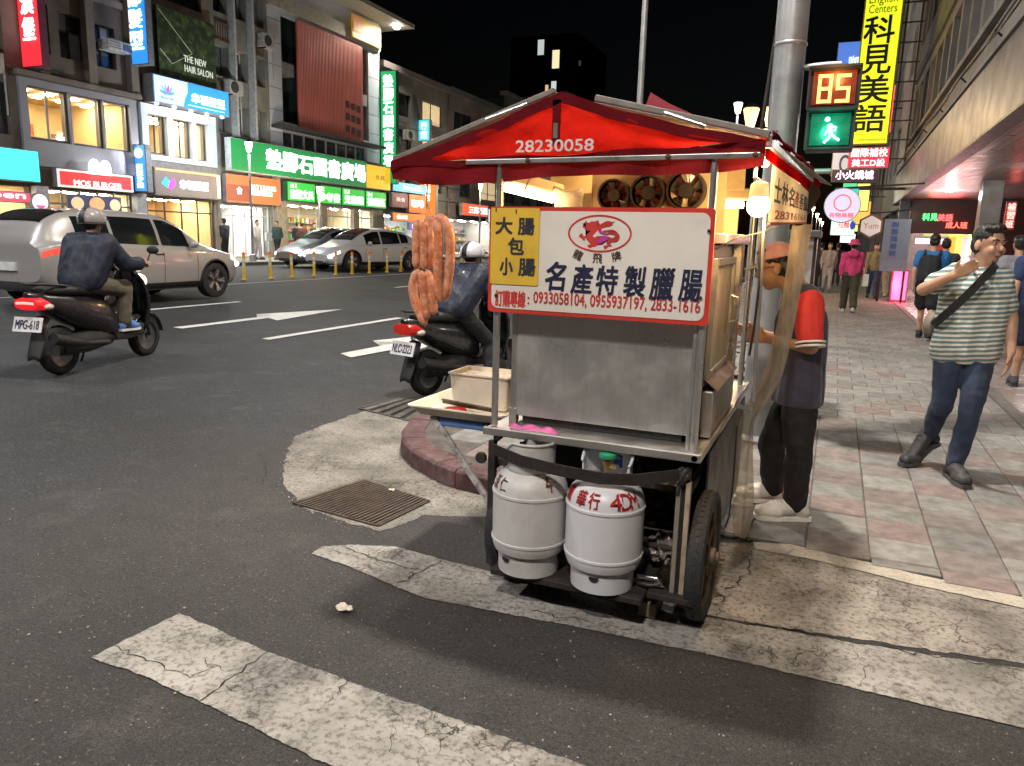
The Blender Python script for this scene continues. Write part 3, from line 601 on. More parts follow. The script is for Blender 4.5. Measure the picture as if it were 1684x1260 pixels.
# oval and dragon emblem
Z14 = lambda x, y, d=.0150: SP(925 + x / 14, 345 + y / 14, d)
em = MB(); oc, ox_, oz_ = Z14(850, 550), Z14(1575, 550), Z14(850, 135); rx, rz = ox_[0] - oc[0], oz_[2] - oc[2]
rr = [[(oc[0] + (rx + q) * math.cos(a), oc[1] - .001 * k, oc[2] + (rz + q) * math.sin(a)) for a in np.linspace(0, 2 * math.pi, 64)] for q, k in ((-.0035, 0), (-.0035, 1), (.0035, 1), (.0035, 0))]
em.rings(rr, cap=False, closed=False); em.build('oval_ring', m_redink, sb)
def flat(mb, pts, d):
    bm = bmesh.new(); vs = [bm.verts.new(tuple(Z14(x, y, d))) for x, y in pts]; f = bm.faces.new(vs); bmesh.ops.triangulate(bm, faces=[f]); bm.verts.index_update()
    mb.add([tuple(v.co) for v in bm.verts], [tuple(v.index for v in q.verts) for q in bm.faces]); bm.free()
def stroke(mb, pts, d):
    P = np.array(pts, float); 
    for _ in range(2):
        Q = [P[0]]
        for i in range(len(P) - 1): Q += [P[i] * .75 + P[i + 1] * .25, P[i] * .25 + P[i + 1] * .75]
        P = np.array(Q + [P[-1]])
    L, Rr = [], []
    for i in range(len(P)):
        t = P[min(i + 1, len(P) - 1)][:2] - P[max(i - 1, 0)][:2]; t = t / max(1e-6, np.linalg.norm(t)); n = np.array([-t[1], t[0]]); L.append(tuple(Z14(*(P[i][:2] + n * P[i][2] / 2), d))); Rr.append(tuple(Z14(*(P[i][:2] - n * P[i][2] / 2), d)))
    mb.grid([L, Rr])
dg_ = MB()
flat(dg_, [(450, 318), (525, 322), (515, 282), (550, 250), (572, 300), (620, 302), (660, 265), (740, 270), (832, 238), (812, 300), (872, 322), (830, 450), (740, 560), (680, 612), (620, 642), (538, 640), (560, 570), (655, 478), (570, 492), (540, 450), (460, 402), (470, 370), (560, 380), (468, 338)], .0152)
flat(dg_, [(538, 636), (680, 600), (738, 640), (800, 604), (1040, 610), (1150, 660), (1140, 762), (1000, 732), (920, 762), (922, 802), (870, 792), (800, 822), (740, 852), (680, 862), (632, 890), (568, 842), (590, 800), (652, 812), (618, 742), (556, 690)], .0156)
flat(dg_, [(370, 620), (400, 562), (450, 542), (442, 590), (480, 610), (545, 600), (545, 655), (512, 662), (522, 702), (480, 708), (438, 655)], .0160)
flat(dg_, [(1000, 735), (1120, 765), (1090, 810), (1142, 832), (1110, 852), (1060, 842), (980, 912), (950, 892), (942, 830), (1030, 820)], .0164)
stroke(dg_, [(1120, 700, 90), (1230, 690, 120), (1275, 600, 110), (1200, 545, 70), (1080, 545, 44), (1000, 565, 30), (900, 545, 60), (848, 470, 74), (870, 395, 84), (960, 345, 110), (1070, 318, 140), (1150, 330, 60)], .0168)
stroke(dg_, [(930, 505, 44), (1080, 482, 44), (1180, 480, 40), (1262, 525, 14)], .0172); stroke(dg_, [(1120, 300, 30), (1205, 262, 8)], .0176)
dg_.build('dragon_emblem', m_redink, sb)
mg = MB(); flat(mg, [(872, 640), (1060, 622), (1040, 690), (920, 750), (790, 782)], .0180); stroke(mg, [(880, 490, 40), (930, 545, 50), (1020, 568, 14)], .0182); mg.build('emblem_tint', M((.5, .05, .45), .6), sb)
# yellow plaque wired on the sign
m_yel = M((.80, .52, .055), .5, 0, .1, 5, dirt=.25, dcol=(.45, .22, .04)); yx0, yx1, yz0, yz1 = -1.276, -1.070, 1.323, 1.621
yp = plate('yellow_plaque', rrect(yx0, yz0, yx1, yz1, .006), SY - .0155, .003, m_yel, cart)
for ch, x0, y0, x1, y1 in (('大', 108, 160, 300, 345), ('腸', 365, 170, 552, 355), ('包', 250, 398, 432, 580), ('小', 155, 628, 302, 815), ('腸', 370, 640, 562, 825)):
    sgn(ch, 800 + x0 / 7, 335 + y0 / 7, 800 + x1 / 7, 335 + y1 / 7, M((.03, .03, .045), .6), .03, par=yp, d=.0186)
for px_, py_ in ((849, 348), (816, 345)): p = SP(px_, py_, .019); MB().box((p[0] - .002, p[1] - .002, p[2] - .008), (p[0] + .002, p[1], p[2] + .008)).build('wire_tie', m_dark, yp)
for px_, py_ in ((1166, 380), (1152, 490), (816, 486)): p = SP(px_, py_, .016); MB().lathe([(.006, 0), (.006, -.006), (.003, -.008)], 8, tuple(p), 'y').build('bolt', m_dark, sb)
# ---- canopy
CYF = 2.80
def CP(x, y): return onY(x, y, CYF)
m_tarp = cloth_translucent('red_tarp', (.60, .022, .016), .55, .6); m_tarpd = cloth_translucent('dark_red_tarp', (.17, .014, .020), .25, .5); m_greyc = cloth_translucent('grey_tarp', (.42, .37, .33), .15)
ap, cl, cr_ = CP(922, 158), CP(645, 272), CP(1260, 238)
def gable(nu, nv):
    P = []
    for i in range(nu + 1):
        u = i / nu; b = cl + (cr_ - cl) * u; b = b.copy(); b[2] -= .012 * math.sin(u * math.pi) - .012
        e = (cl + (ap - cl) * (u / .46)) if u <= .46 else (ap + (cr_ - ap) * ((u - .46) / .54)); e = e.copy(); q_ = (u / .46) if u <= .46 else (1 - u) / .54; e[2] -= .016 * math.sin(q_ * math.pi); e[2] = max(e[2], b[2] + .01)
        e[0] = b[0]
        P.append([(b[0], CYF + .014 * math.sin(u * 19) * (1 - v) + .008 * math.sin(u * 47 + v * 4) * (1 - .6 * v) + .006 * math.sin(v * 9 + u * 13) - .006, b[2] + (e[2] - b[2]) * v) for v in np.linspace(0, 1, nv + 1)])
    return P
canopy = MB().grid(gable(92, 14)).build('canopy', m_tarp, cart, smooth=60)
def strip(pts, w, name, mat, y, th=.004, par=canopy):
    mb = MB()
    for a, b in zip(pts[:-1], pts[1:]):
        mb.bar((a[0], y, a[2]), (b[0], y, b[2]), w, th, (0, 1, 0)) if False else mb.rings([[(a[0], y, a[2]), (a[0], y, a[2] - w), (a[0], y - th, a[2] - w), (a[0], y - th, a[2])], [(b[0], y, b[2]), (b[0], y, b[2] - w), (b[0], y - th, b[2] - w), (b[0], y - th, b[2])]])
    return mb.build(name, mat, par)
up = lambda p, dz: np.array([p[0], p[1], p[2] + dz])
sagp = lambda a, b: [up(a + (b - a) * f, .014 - .016 * math.sin(f * math.pi) + .003 * math.sin(f * 17)) for f in np.linspace(0, 1, 13)]
strip(sagp(cl, ap), .040, 'trim', m_tarpd, CYF - .010); strip(sagp(ap, cr_), .040, 'trim', m_tarpd, CYF - .010)
lowp = [up(cl + (cr_ - cl) * f, .012 + .006 * math.sin(f * 21) - .008 * math.sin(f * math.pi)) for f in np.linspace(.02, .98, 25)]; strip(lowp, .024, 'trim', m_tarpd, CYF - .012)
sp_ = CP(918, 165); MB().box((sp_[0] - .016, CYF - .014, CP(918, 238)[2]), (sp_[0] + .016, CYF - .010, sp_[2])).build('trim', m_tarpd, canopy)
MB().box((sp_[0] - .010, CYF - .017, CP(918, 228)[2]), (sp_[0] + .008, CYF - .0145, CP(918, 203)[2])).build('patch', M((.22, .16, .12), .7, dirt=.6), canopy)
na, nb_ = CP(855, 254), CP(981, 250)
letters('28230058', (na[0], CYF - .040, na[2] + .003), AX, AZ, nb_[0] - na[0], .043, M((.72, .68, .66), .6), canopy, .02, .002)
b0, b1 = CP(770, 268), CP(1252, 256)
MB().bar((b0[0], CYF - .02, b0[2]), (b1[0], CYF - .02, b1[2]), .012, .019).build('front_bar', m_alu, cart, bevel=.003)
for f in (.24, .72, .985): p = b0 + (b1 - b0) * f; MB().lathe([(.010, 0), (.010, -.006), (.004, -.009)], 10, (p[0], CYF - .028, p[2]), 'y').build('bolt', M((.12, .05, .03), .6, .4), cart)
# hanging skirt below the bar
sk = []; sl, sr_ = CP(640, 285), CP(1252, 262)
for i in range(61):
    u = i / 60; t = cl + (cr_ - cl) * u; drop = .05 + .012 * math.sin(u * 9) + .02 * math.sin(u * math.pi) - (.012 if u < .1 else 0)
    sk.append([(t[0], CYF - .004 + .014 * math.sin(u * 34 + v * 2) * v - .006, t[2] - .008 - (drop + .01) * v) for v in (0, .33, .66, 1)])
MB().grid(sk).build('skirt', m_tarpd, canopy, smooth=60)
# roof sheets, grey above, running back over the stall; lining below
ridge = [np.array([ap[0] - .03, CYF + .01, ap[2] + .012]), np.array([ap[0] + .25, 4.35, ap[2] + .005])]
lefte = [np.array([cl[0], CYF + .01, cl[2] + .018]), np.array([cl[0] + .1, 4.35, cl[2] + .03])]
righte = [np.array([cr_[0] + .008, CYF + .01, cr_[2] + .024]), np.array([cr_[0] + .20, 4.35, cr_[2] - .02])]
m_rail = M((.26, .235, .21), .6, .2, .2, 8, .2, 30, dirt=.4)
def sheet3(a, b, name, mat, sag=.02):
    P = []
    for i in range(13):
        u = i / 12; P.append([tuple(a[0] * (1 - u) * (1 - v) + a[1] * u * (1 - v) + b[0] * (1 - u) * v + b[1] * u * v - np.array([0, 0, sag * math.sin(v * math.pi) * math.sin(u * math.pi * 2) ** 2])) for v in np.linspace(0, 1, 10)])
    return MB().grid(P).build(name, mat, canopy, smooth=60, solid=.004)
sheet3(ridge, lefte, 'roof_sheet', m_greyc); sheet3(ridge, righte, 'roof_sheet', m_greyc)
MB().bar(lefte[0] + (0, .01, .008), ridge[0] + (0, .01, .012), .03, .02).build('roof_rail', m_rail, canopy, bevel=.003); MB().bar(ridge[0] + (.16, .02, -.02), righte[0] + (0, .01, .012), .03, .022).build('roof_rail', m_rail, canopy, bevel=.003)
MB().tube([onY(800, 197, CYF - .01), onY(868, 171, CYF - .01)], .009, 10).build('rail_sleeve', m_chrome, canopy, smooth=40); MB().tube([onY(1092, 186, CYF - .01), onY(1160, 208, CYF - .01)], .009, 10).build('rail_sleeve', m_chrome, canopy, smooth=40)
MB().rings([[onY(895, 160, CYF + .02), onY(905, 150, CYF + .02), onY(918, 152, CYF + .02), onY(912, 164, CYF + .02)], [onY(895, 160, CYF + .05), onY(905, 150, CYF + .05), onY(918, 152, CYF + .05), onY(912, 164, CYF + .05)]]).build('rail_end', m_greyc, canopy)
# second peak behind, dusty pink
pk = [onY(1058, 183, 3.5), onY(1070, 152, 3.5), onY(1100, 170, 3.5), onY(1135, 186, 3.5)]; MB().rings([pk, [p + np.array([.05, .5, -.02]) for p in pk]]).build('back_peak', cloth_translucent('pink_tarp', (.45, .10, .13), .3), canopy)
# right side rail and trailing tarp
ra, rb = onY(1264, 232, CYF + .02), onY(1335, 292, 4.0)
MB().bar(ra, rb, .022, .045).build('side_rail', m_alu, cart, bevel=.004)
MB().bar(ra + (-.005, .02, -.040), rb + (-.005, -.02, -.040), .008, .035).build('side_trim', m_tarp, canopy)
MB().grid([[tuple((ra + (rb - ra) * f) * 1.0 + np.array([.012 + .004 * math.sin(f * 23 + v * 3), 0, .035 - .03 * v])) for v in (0, .5, 1)] for f in np.linspace(0, 1, 20)]).build('side_fold', m_tarpd, canopy, smooth=60, solid=.003)
pts = []
for i in range(9):
    u = i / 8; a = onY(1322 + 26 * u, 280 + 22 * u, 3.9 + .3 * u); b_ = onY(1322 + 14 * u, 345 + 10 * u, 3.9 + .3 * u); pts.append([tuple(a * (1 - v) + b_ * v + np.array([.02 * math.sin(v * 7 + u * 5), 0, -.01 * math.sin(u * 11)])) for v in np.linspace(0, 1, 7)])
MB().grid(pts).build('tarp_tail', cloth_translucent('brown_tarp', (.16, .12, .09), .1), canopy, smooth=60)
MB().add([onY(1330, 278, 3.95), onY(1350, 302, 4.2), onY(1346, 309, 4.2), onY(1322, 286, 3.95)], [(0, 1, 2, 3)]).build('tarp_edge', m_tarp, canopy, solid=.004)
for f, s in ((.05, 1), (.8, 1)):
    p = ra + (rb - ra) * f + np.array([0, 0, .03]); MB().tube([p, p + (.004, 0, .012), p + (.014, 0, .012), p + (.016, 0, 0)], .003, 6).build('clip', m_chrome, cart)
# side banner with calligraphy
bn = [onY(1271, 262, 3.02), onY(1308, 296, 3.55), onY(1330, 316, 3.95)]; bb = [onY(1262, 371, 3.02), onY(1302, 369, 3.55), onY(1326, 368, 3.95)]
m_ban = cloth_translucent('banner_cloth', (.78, .73, .66), .35, .05)
P = []
for i in range(17):
    u = i / 16; k = u * 2; j = min(1, int(k)); q = k - j; t_ = bn[j] * (1 - q) + bn[j + 1] * q; d_ = bb[j] * (1 - q) + bb[j + 1] * q; P.append([t_ * (1 - v) + d_ * v for v in np.linspace(0, 1, 7)])
ban = MB().grid([[tuple(p) for p in r] for r in P]).build('side_banner', m_ban, cart, smooth=60)
def onban(a, b, e):
    k = min(.9999, max(0, a)) * 16; j = int(k); q = k - j; i2 = min(16, j + 1); t_ = P[j][0] * (1 - q) + P[i2][0] * q; d_ = P[j][6] * (1 - q) + P[i2][6] * q; return tuple(t_ * b + d_ * (1 - b) + np.array([.004 + e, -.001, 0]))
for n_, ch in enumerate('士林名產香腸'):
    letters(ch, (0, 0, 0), AX, AZ, .13, .40, M((.75, .2, .03), .6) if n_ == 3 else M((.02, .02, .03), .6), ban, .02, .001, warp=lambda a, b, e, n_=n_: onban(.06 + n_ * .15 + a, .38 + b, e))
letters('28316161', (0, 0, 0), AX, AZ, .8, .15, m_redink, ban, .02, .001, warp=lambda a, b, e: onban(.1 + a, .10 + b, e)); letters('一', (0, 0, 0), AX, AZ, .95, .05, m_redink, ban, .0, .001, warp=lambda a, b, e: onban(.02 + a, .0 + b, e))
# clear plastic curtain gathered down the side
cur = []; rowsC = [((1304, 372), (1334, 368), 3.55, 3.9), ((1296, 440), (1322, 440), 3.5, 3.85), ((1286, 500), (1312, 510), 3.42, 3.8), ((1272, 560), (1300, 575), 3.36, 3.72), ((1256, 610), (1290, 620), 3.3, 3.65), ((1236, 650), (1270, 655), 3.24, 3.6), ((1218, 668), (1244, 682), 3.2, 3.5), ((1212, 700), (1240, 705), 3.18, 3.45), ((1208, 760), (1238, 765), 3.2, 3.45), ((1205, 820), (1240, 830), 3.24, 3.46), ((1208, 868), (1232, 870), 3.26, 3.46), ((1212, 882), (1222, 886), 3.28, 3.44)]
for (a, b_, ya, yb) in rowsC:
    A_, B_ = onY(*a, ya), onY(*b_, yb); nrm = np.array([1, .2, 0]) * .006; cur.append([tuple(A_ * (1 - v) + B_ * v + nrm * (1.3 * math.sin(v * 10 + a[1] * .012) + .35 * math.sin(v * 27 + a[1] * .02))) for v in np.linspace(0, 1, 33)])
curt = MB().grid(cur).build('plastic_curtain', thin_glass('plastic', (.90, .84, .72), .03, .62, (.62, .53, .40)), cart, smooth=80, sub=1)
p = onY(1222, 668, 3.18); MB().bar(p + (-.03, 0, 0), p + (.035, 0, -.012), .016, .02).build('clamp', m_chrome, cart, bevel=.003)
MB().tube([onY(1212, 700, 3.14), onY(1205, 800, 3.14), onY(1199, 850, 3.14), onY(1192, 868, 3.14)], .004, 6).build('cable', m_black, cart)
# pole in front with wiring, bulb, tubes
bp0, bp1 = onY(1255, 400, 3.0), onY(1238, 660, 3.0)
MB().tube([onY(1262, 300, 3.0), bp0, bp1], .0075, 10).build('lamp_pole', m_alu, cart, smooth=40)
MB().tube([onY(1250, 380, 2.98), onY(1248, 470, 2.98), onY(1240, 540, 2.98), onY(1232, 585, 2.98)], .005, 7).build('cable', m_black, cart)
MB().tube([onY(1176, 410, 2.9), onY(1210, 392, 2.92), onY(1250, 383, 2.96), onY(1278, 372, 3.0)], .0025, 6).build('wire', m_dark, cart)
warm = (1.0, .60, .22)
bc = onY(1247, 338, 2.95)
bl = MB().ell(tuple(bc), (.042, .042, .042), 18, 12).build('bulb', LIT((1.0, .80, .42), 14), cart, smooth=80)
MB().lathe([(.018, .085), (.032, .075), (.036, .03), (.030, .03)], 18, tuple(bc), cap=False).build('bulb_neck', LIT((.9, .62, .25), .8), cart, smooth=60)
MB().tube([bc + (0, 0, .085), bc + (-.02, 0, .10), bc + (-.02, .02, .14)], .006, 8).build('bulb_hook', m_chrome, cart)
light('POINT', 'bulb_light', bc + (.0, -.02, -.055), 15, warm, .05, parent=cart)
def tube_lamp(a, b, w, sh):
    a, b = np.array(a), np.array(b); d = (b - a) / np.linalg.norm(b - a)
    t = MB().tube([a, b], w, 12).build('tube_light', LIT((1.0, .84, .55), 9), cart, smooth=60)
    if sh: MB().bar(a - d * .03 + (0, 0, .045), b + d * .03 + (0, 0, .045), .10, .05).build('lamp_housing', M((.45, .37, .25), .5, 0, .1), t, bevel=.012)
    m = (a + b) / 2; return m
m1 = tube_lamp(onY(832, 309, 2.95), onY(908, 328, 3.35), .017, True); m2 = tube_lamp(onY(1174, 336, 3.55), onY(1222, 337, 3.60), .016, True); m3 = tube_lamp(onY(1240, 256, 2.86), onY(1258, 268, 3.1), .018, False)
for m_, pw in ((m1, 9), (m2, 10), (m3, 10)): light('POINT', 'tube_lamp_light', m_ + np.array([0, 0, -.05]), pw, warm, .08, parent=cart)
light('POINT', 'canopy_fill_light', (-.95, 3.35, 1.86), 9, warm, .10, parent=cart)  # added light under the roof, makes the red cloth shine through
MB().tube([(-.95, 3.25, 1.885), (-.95, 3.45, 1.885)], .014, 10).build('tube_light', LIT((1.0, .84, .55), 9), cart, smooth=60)  # added glowing tube that goes with the canopy fill above
# fan board with three fans
fy = 3.30; m_board = M((.42, .33, .20), .6, 0, .12, 4, dirt=.3)
fb = MB().box((-1.035, fy, 1.52), (-.45, fy + .02, 1.815)).build('fan_board', m_board, cart, bevel=.004)
for (fx, fyp, r_) in ((1012, 322, .062), (1068, 318, .067), (1130, 314, .072)):
    p = onY(fx, fyp, fy - .01); fan = MB().lathe([(r_, -.045), (r_ + .008, -.045), (r_ + .010, .01), (r_ + .002, .01), (r_ - .004, -.01)], 30, tuple(p), 'y', cap=False).build('fan', m_black, cart, smooth=40)
    MB().lathe([(0, -.035), (r_ * .42, -.035), (r_ * .46, -.025), (r_ * .46, 0), (0, 0)], 20, tuple(p), 'y').build('hub', m_black, fan, smooth=40)
    MB().lathe([(0, .006), (r_, .006), (r_, .0085), (0, .0085)], 24, tuple(p), 'y').build('fan_back', M((.75, .62, .36), .4, 0, .3, 30), fan)
    for k in range(5):
        a0 = 2 * math.pi * k / 5 + fx; q = []
        for rr_, tw in ((r_ * .4, .30), (r_ * .95, .42)):
            q.append([p + np.array([rr_ * math.cos(a0 + t * tw), -.012 - .014 * t, rr_ * math.sin(a0 + t * tw)]) for t in (-1, -.3, .3, 1)])
        MB().grid(q).build('blade', M((.05, .045, .04), .3, 0, .1, coat=.3), fan, solid=.003)
    if fx < 1100: pass
MB().tube([(-.98, fy - .03, 1.815), (-.92, fy - .03, 1.838), (-.86, fy - .03, 1.835), (-.82, fy - .03, 1.815)], .005, 8).build('wire_loop', M((.7, .62, .5), .5), cart)
MB().tube([(-1.28, 2.9, 1.775), (-.42, 2.9, 1.78)], .008, 8).build('roof_tube', m_alu, cart); MB().tube([(-1.6, 3.2, 1.79), (-.9, 3.15, 1.82), (-.3, 3.2, 1.84)], .010, 8).build('roof_tube', m_board, cart)
MB().bar((-1.30, 3.5, 1.78), (-.40, 3.5, 1.80), .02, .12).build('roof_board', m_board, cart); MB().box((-1.28, 3.78, 1.55), (-.45, 3.80, 1.80)).build('rear_board', M((.33, .25, .15), .7, 0, .2, 4), cart)
MB().tube([onY(862, 316, 3.0), onY(868, 300, 3.0), onY(880, 285, 3.05)], .004, 6).build('wire', m_board, cart); MB().tube([onY(800, 262, 2.9), onY(808, 300, 2.9)], .002, 5).build('wire', m_black, cart)
# grey cloth bag by the fans
P = []
for i in range(11):
    u = i / 10; r_ = .075 - .02 * u + .008 * math.sin(u * 9); P.append([(-1.135 + r_ * 1.1 * math.cos(a) * (1 + .1 * math.sin(3 * a + u * 4)), 3.28 + r_ * .7 * math.sin(a), 1.56 + .17 * u + .012 * math.sin(2 * a + 1) * u) for a in np.linspace(0, 2 * math.pi, 19)])
tag(MB().grid(P).build('cloth_bag', M((.42, .39, .37), .8, 0, .15, 20, .3, 40), smooth=70, solid=.003), 'crumpled grey cloth bag hung beside the exhaust fans', 'bag')
# hook lamp cup at the left canopy corner
hc = onY(703, 270, 2.92); MB().lathe([(.036, 0), (.040, -.02), (.034, -.05), (.018, -.062), (.0, -.064)], 16, tuple(hc), cap=True).build('hanging_cup', M((.10, .085, .065), .6, .2, .2, 8), cart, smooth=50)
MB().bar(onY(660, 282, 2.95), onY(742, 283, 2.95), .012, .016).build('canopy_rod', m_greyc, cart); MB().bar(onY(718, 284, 2.96), onY(752, 284, 3.0), .03, .03).build('bracket', m_board, cart, bevel=.006)
# ---- black strap round the cylinders
st = []
for x, y, z in ((-1.29, 2.98, .655), (-1.26, 2.80, .662), (-1.205, 2.68, .660), (-1.06, 2.628, .645), (-.9, 2.622, .632), (-.74, 2.626, .624), (-.61, 2.66, .627), (-.50, 2.715, .642), (-.43, 2.75, .655)): st.append(np.array([x, y, z]))
MB().rings([[p + (0, .0, .024), p + (0, -.004, .022), p + (0, -.004, -.022), p + (0, 0, -.024)] for p in st]).build('strap', M((.022, .019, .018), .55, 0, .3, 20, .2, 80), cart, smooth=30)
kn = MB()
for k in range(9): kn.cone((-.452 + random.uniform(-.022, .022), 2.738 + random.uniform(-.012, .010), .655 + random.uniform(-.015, .015)), (-.452 + random.uniform(-.022, .022), 2.73 + random.uniform(-.008, .012), .625 + random.uniform(-.06, .01)), random.uniform(.008, .015), random.uniform(.006, .011), 8, 3)
kn.build('strap_knot', M((.03, .024, .02), .6, 0, .3, 20), cart, smooth=60)
MB().box((-.56, 2.74, .60), (-.45, 2.78, .625)).build('wood_strip', M((.3, .22, .14), .7, dirt=.4), cart)

# ================================================================== gas cylinders
TP = [(r_, .16 + (z_ - .075) * .92) for r_, z_ in [(.128, .075), (.130, .075), (.132, .16), (.150, .172), (.160, .20), (.161, .215), (.165, .218), (.165, .228), (.161, .231), (.161, .43), (.165, .433), (.165, .443), (.160, .447), (.156, .475), (.143, .505), (.115, .53), (.07, .545), (.02, .55), (0, .55)]]
SC_ = .955
ZT = lambda z: .16 + (z - .075) * .92
def gas(label, x, y, mat, rot, collar_open, h0=0.0):
    t = thing('gas_cylinder', label, 'gas cylinder', (x, y, 0), 0, 'gas cylinders under the cart table'); c = (x, y, h0)
    S = [(r * SC_, z) for r, z in TP]
    MB().lathe(S[3:], 44, c).build('body', mat, t, smooth=35)
    ft = MB(); n = 44; ringo = []
    for r, z in ((.125, .075), (.131, .072), (.133, .165)): ringo.append((r * SC_, ZT(z)))
    pr = []
    for r, z in ringo:
        row = []
        for k in range(n):
            a = 2 * math.pi * k / n; notch = min(abs(((a - rot - q) + math.pi) % (2 * math.pi) - math.pi) for q in (0, 2.1, 4.2)); row.append((x + r * math.cos(a), y + r * math.sin(a), z + h0))
        pr.append(row)
    f = ft.rings(pr, cap=False).build('foot_ring', mat, t, smooth=35)
    for q in (0, 2.1, 4.2):
        a = rot + q; p = np.array([x + .134 * SC_ * math.cos(a), y + .134 * SC_ * math.sin(a),  ZT(.15) + h0]); tg = np.array([-math.sin(a), math.cos(a), 0]); out = np.array([math.cos(a), math.sin(a), 0])
        pl = [(.02 * math.cos(s), -.018 * math.sin(s)) for s in np.linspace(0, math.pi, 9)]; MB().prism(pl, .004, (p + tg * 0, tg, (0, 0, 1))).build('drain_slot', m_black, f)
    # collar: an open guard ring with a hand slot
    rc = .098; cw = MB(); P = []; a0, a1 = collar_open
    for k in range(37):
        a = a0 + (a1 - a0) * k / 36; e = min(k, 36 - k) / 36; top = .665 - .05 * max(0, .14 - e) / .14; P.append([(x + rc * math.cos(a), y + rc * math.sin(a), h0 + ZT(z)) for z in (.52, .56, .60, .63, top - .005, top)])
    g = cw.grid(P).build('guard_collar', mat, t, smooth=50, solid=.007)
    MB().tube([np.array(p_[-1]) for p_ in P], .006, 8).build('rolled_rim', mat, g, smooth=60)
    v = MB(); v.lathe([(r_, ZT(z_)) for r_, z_ in ((.016, .54), (.016, .60), (.022, .605), (.022, .625), (.010, .63))], 14, c); v.tube([(x, y, ZT(.60) + h0), (x + .045, y - .02, ZT(.605) + h0)], .010, 8); v.build('valve', M((.45, .33, .15), .35, .9, .2), t, smooth=40)
    return t, c
m_tank1 = M((.56, .545, .53), .42, 0, .06, 6, .12, 25, dirt=.3, dcol=(.28, .23, .19)); m_tank2 = M((.64, .635, .66), .36, 0, .05, 6, .06, 25, dirt=.06, dcol=(.35, .33, .33))
t1, c1 = gas('older grey gas cylinder at the end nearest the white trays, brown lettering', -1.062, 2.742, m_tank1, -2.0, (R(200), R(500))); t2, c2 = gas('clean grey gas cylinder with bright red lettering and green valve', -.742, 2.738, m_tank2, -1.55, (R(-18), R(198)))
MB().lathe([(.03, ZT(.632)), (.036, ZT(.64)), (.036, ZT(.652)), (.02, ZT(.66)), (0, ZT(.66))], 10, c2).build('valve_knob', M((.03, .32, .16), .45, 0, .2), t2, smooth=30)
MB().lathe([(.022, ZT(.632)), (.022, ZT(.67)), (.016, ZT(.676)), (0, ZT(.676))], 14, c1).build('valve_cap', M((.4, .39, .39), .5), t1, smooth=40)
# paper label inside the collar
lb = MB(); P = [[(c2[0] + .0905 * math.cos(a), c2[1] + .0905 * math.sin(a), ZT(z)) for z in (.545, .655)] for a in np.linspace(R(105), R(62), 8)]; lbl = lb.grid(P).build('paper_label', M((.8, .8, .82), .5), t2)
P = [[(c2[0] + .0895 * math.cos(a), c2[1] + .0895 * math.sin(a), ZT(z)) for z in (.57, .625)] for a in np.linspace(R(103), R(64), 8)]; MB().grid(P).build('label_panel', M((.02, .08, .42), .5), lbl)
letters('安全檢驗卡', (0, 0, 0), AX, AZ, 1, 1, M((.8, .82, .9), .5), lbl, .01, .001, warp=lambda a, b, e: (c2[0] + .0885 * math.cos(R(102 - 37 * a)), c2[1] + .0885 * math.sin(R(102 - 37 * a)), ZT(.605) + .014 * b))
letters('液化石油氣', (0, 0, 0), AX, AZ, 1, 1, M((.05, .12, .4), .5), lbl, .01, .001, warp=lambda a, b, e: (c2[0] + .0893 * math.cos(R(96 - 26 * a)), c2[1] + .0893 * math.sin(R(96 - 26 * a)), ZT(.636) + .008 * b))
def dome(c, ang, s, dz=0.003):
    """a point on the shoulder: s 0..1 from the upper seam inward"""
    prof = [(r * SC_, z) for r, z in ((.160, .449), (.156, .475), (.143, .505), (.115, .53), (.09, .539))]; k = min(3.999, max(0, s * 4)); j = int(k); q = k - j; r = prof[j][0] * (1 - q) + prof[j + 1][0] * q; z = prof[j][1] * (1 - q) + prof[j + 1][1] * q
    return (c[0] + (r + dz * .6) * math.cos(ang), c[1] + (r + dz * .6) * math.sin(ang), c[2] + ZT(z) + dz * .7)
m_tankred = M((.62, .03, .03), .5, 0, .2, 30); m_tankbr = M((.30, .12, .09), .6, 0, .4, 60)
for ch, a in (('蘭', 214), ('華', 246), ('行', 268), ('4', 301), ('D', 318), ('M', 334)):
    letters(ch, (0, 0, 0), AX, AZ, 1, 1, m_tankred, t2, .035, .001, warp=lambda u, v, e, a=a: dome(c2, R(a + 8.5 * (u - .5) * 2), .06 + .55 * v))
for ch, a in (('漢', 222), ('仁', 242)): letters(ch, (0, 0, 0), AX, AZ, 1, 1, m_tankbr, t1, .02, .001, warp=lambda u, v, e, a=a: dome(c1, R(a + 7.5 * (u - .5) * 2), .1 + .5 * v))
letters('4', (0, 0, 0), AX, AZ, 1, 1, m_tankbr, t1, .02, .001, warp=lambda u, v, e: dome(c1, R(322 + 6 * (u - .5) * 2), .2 + .6 * v))

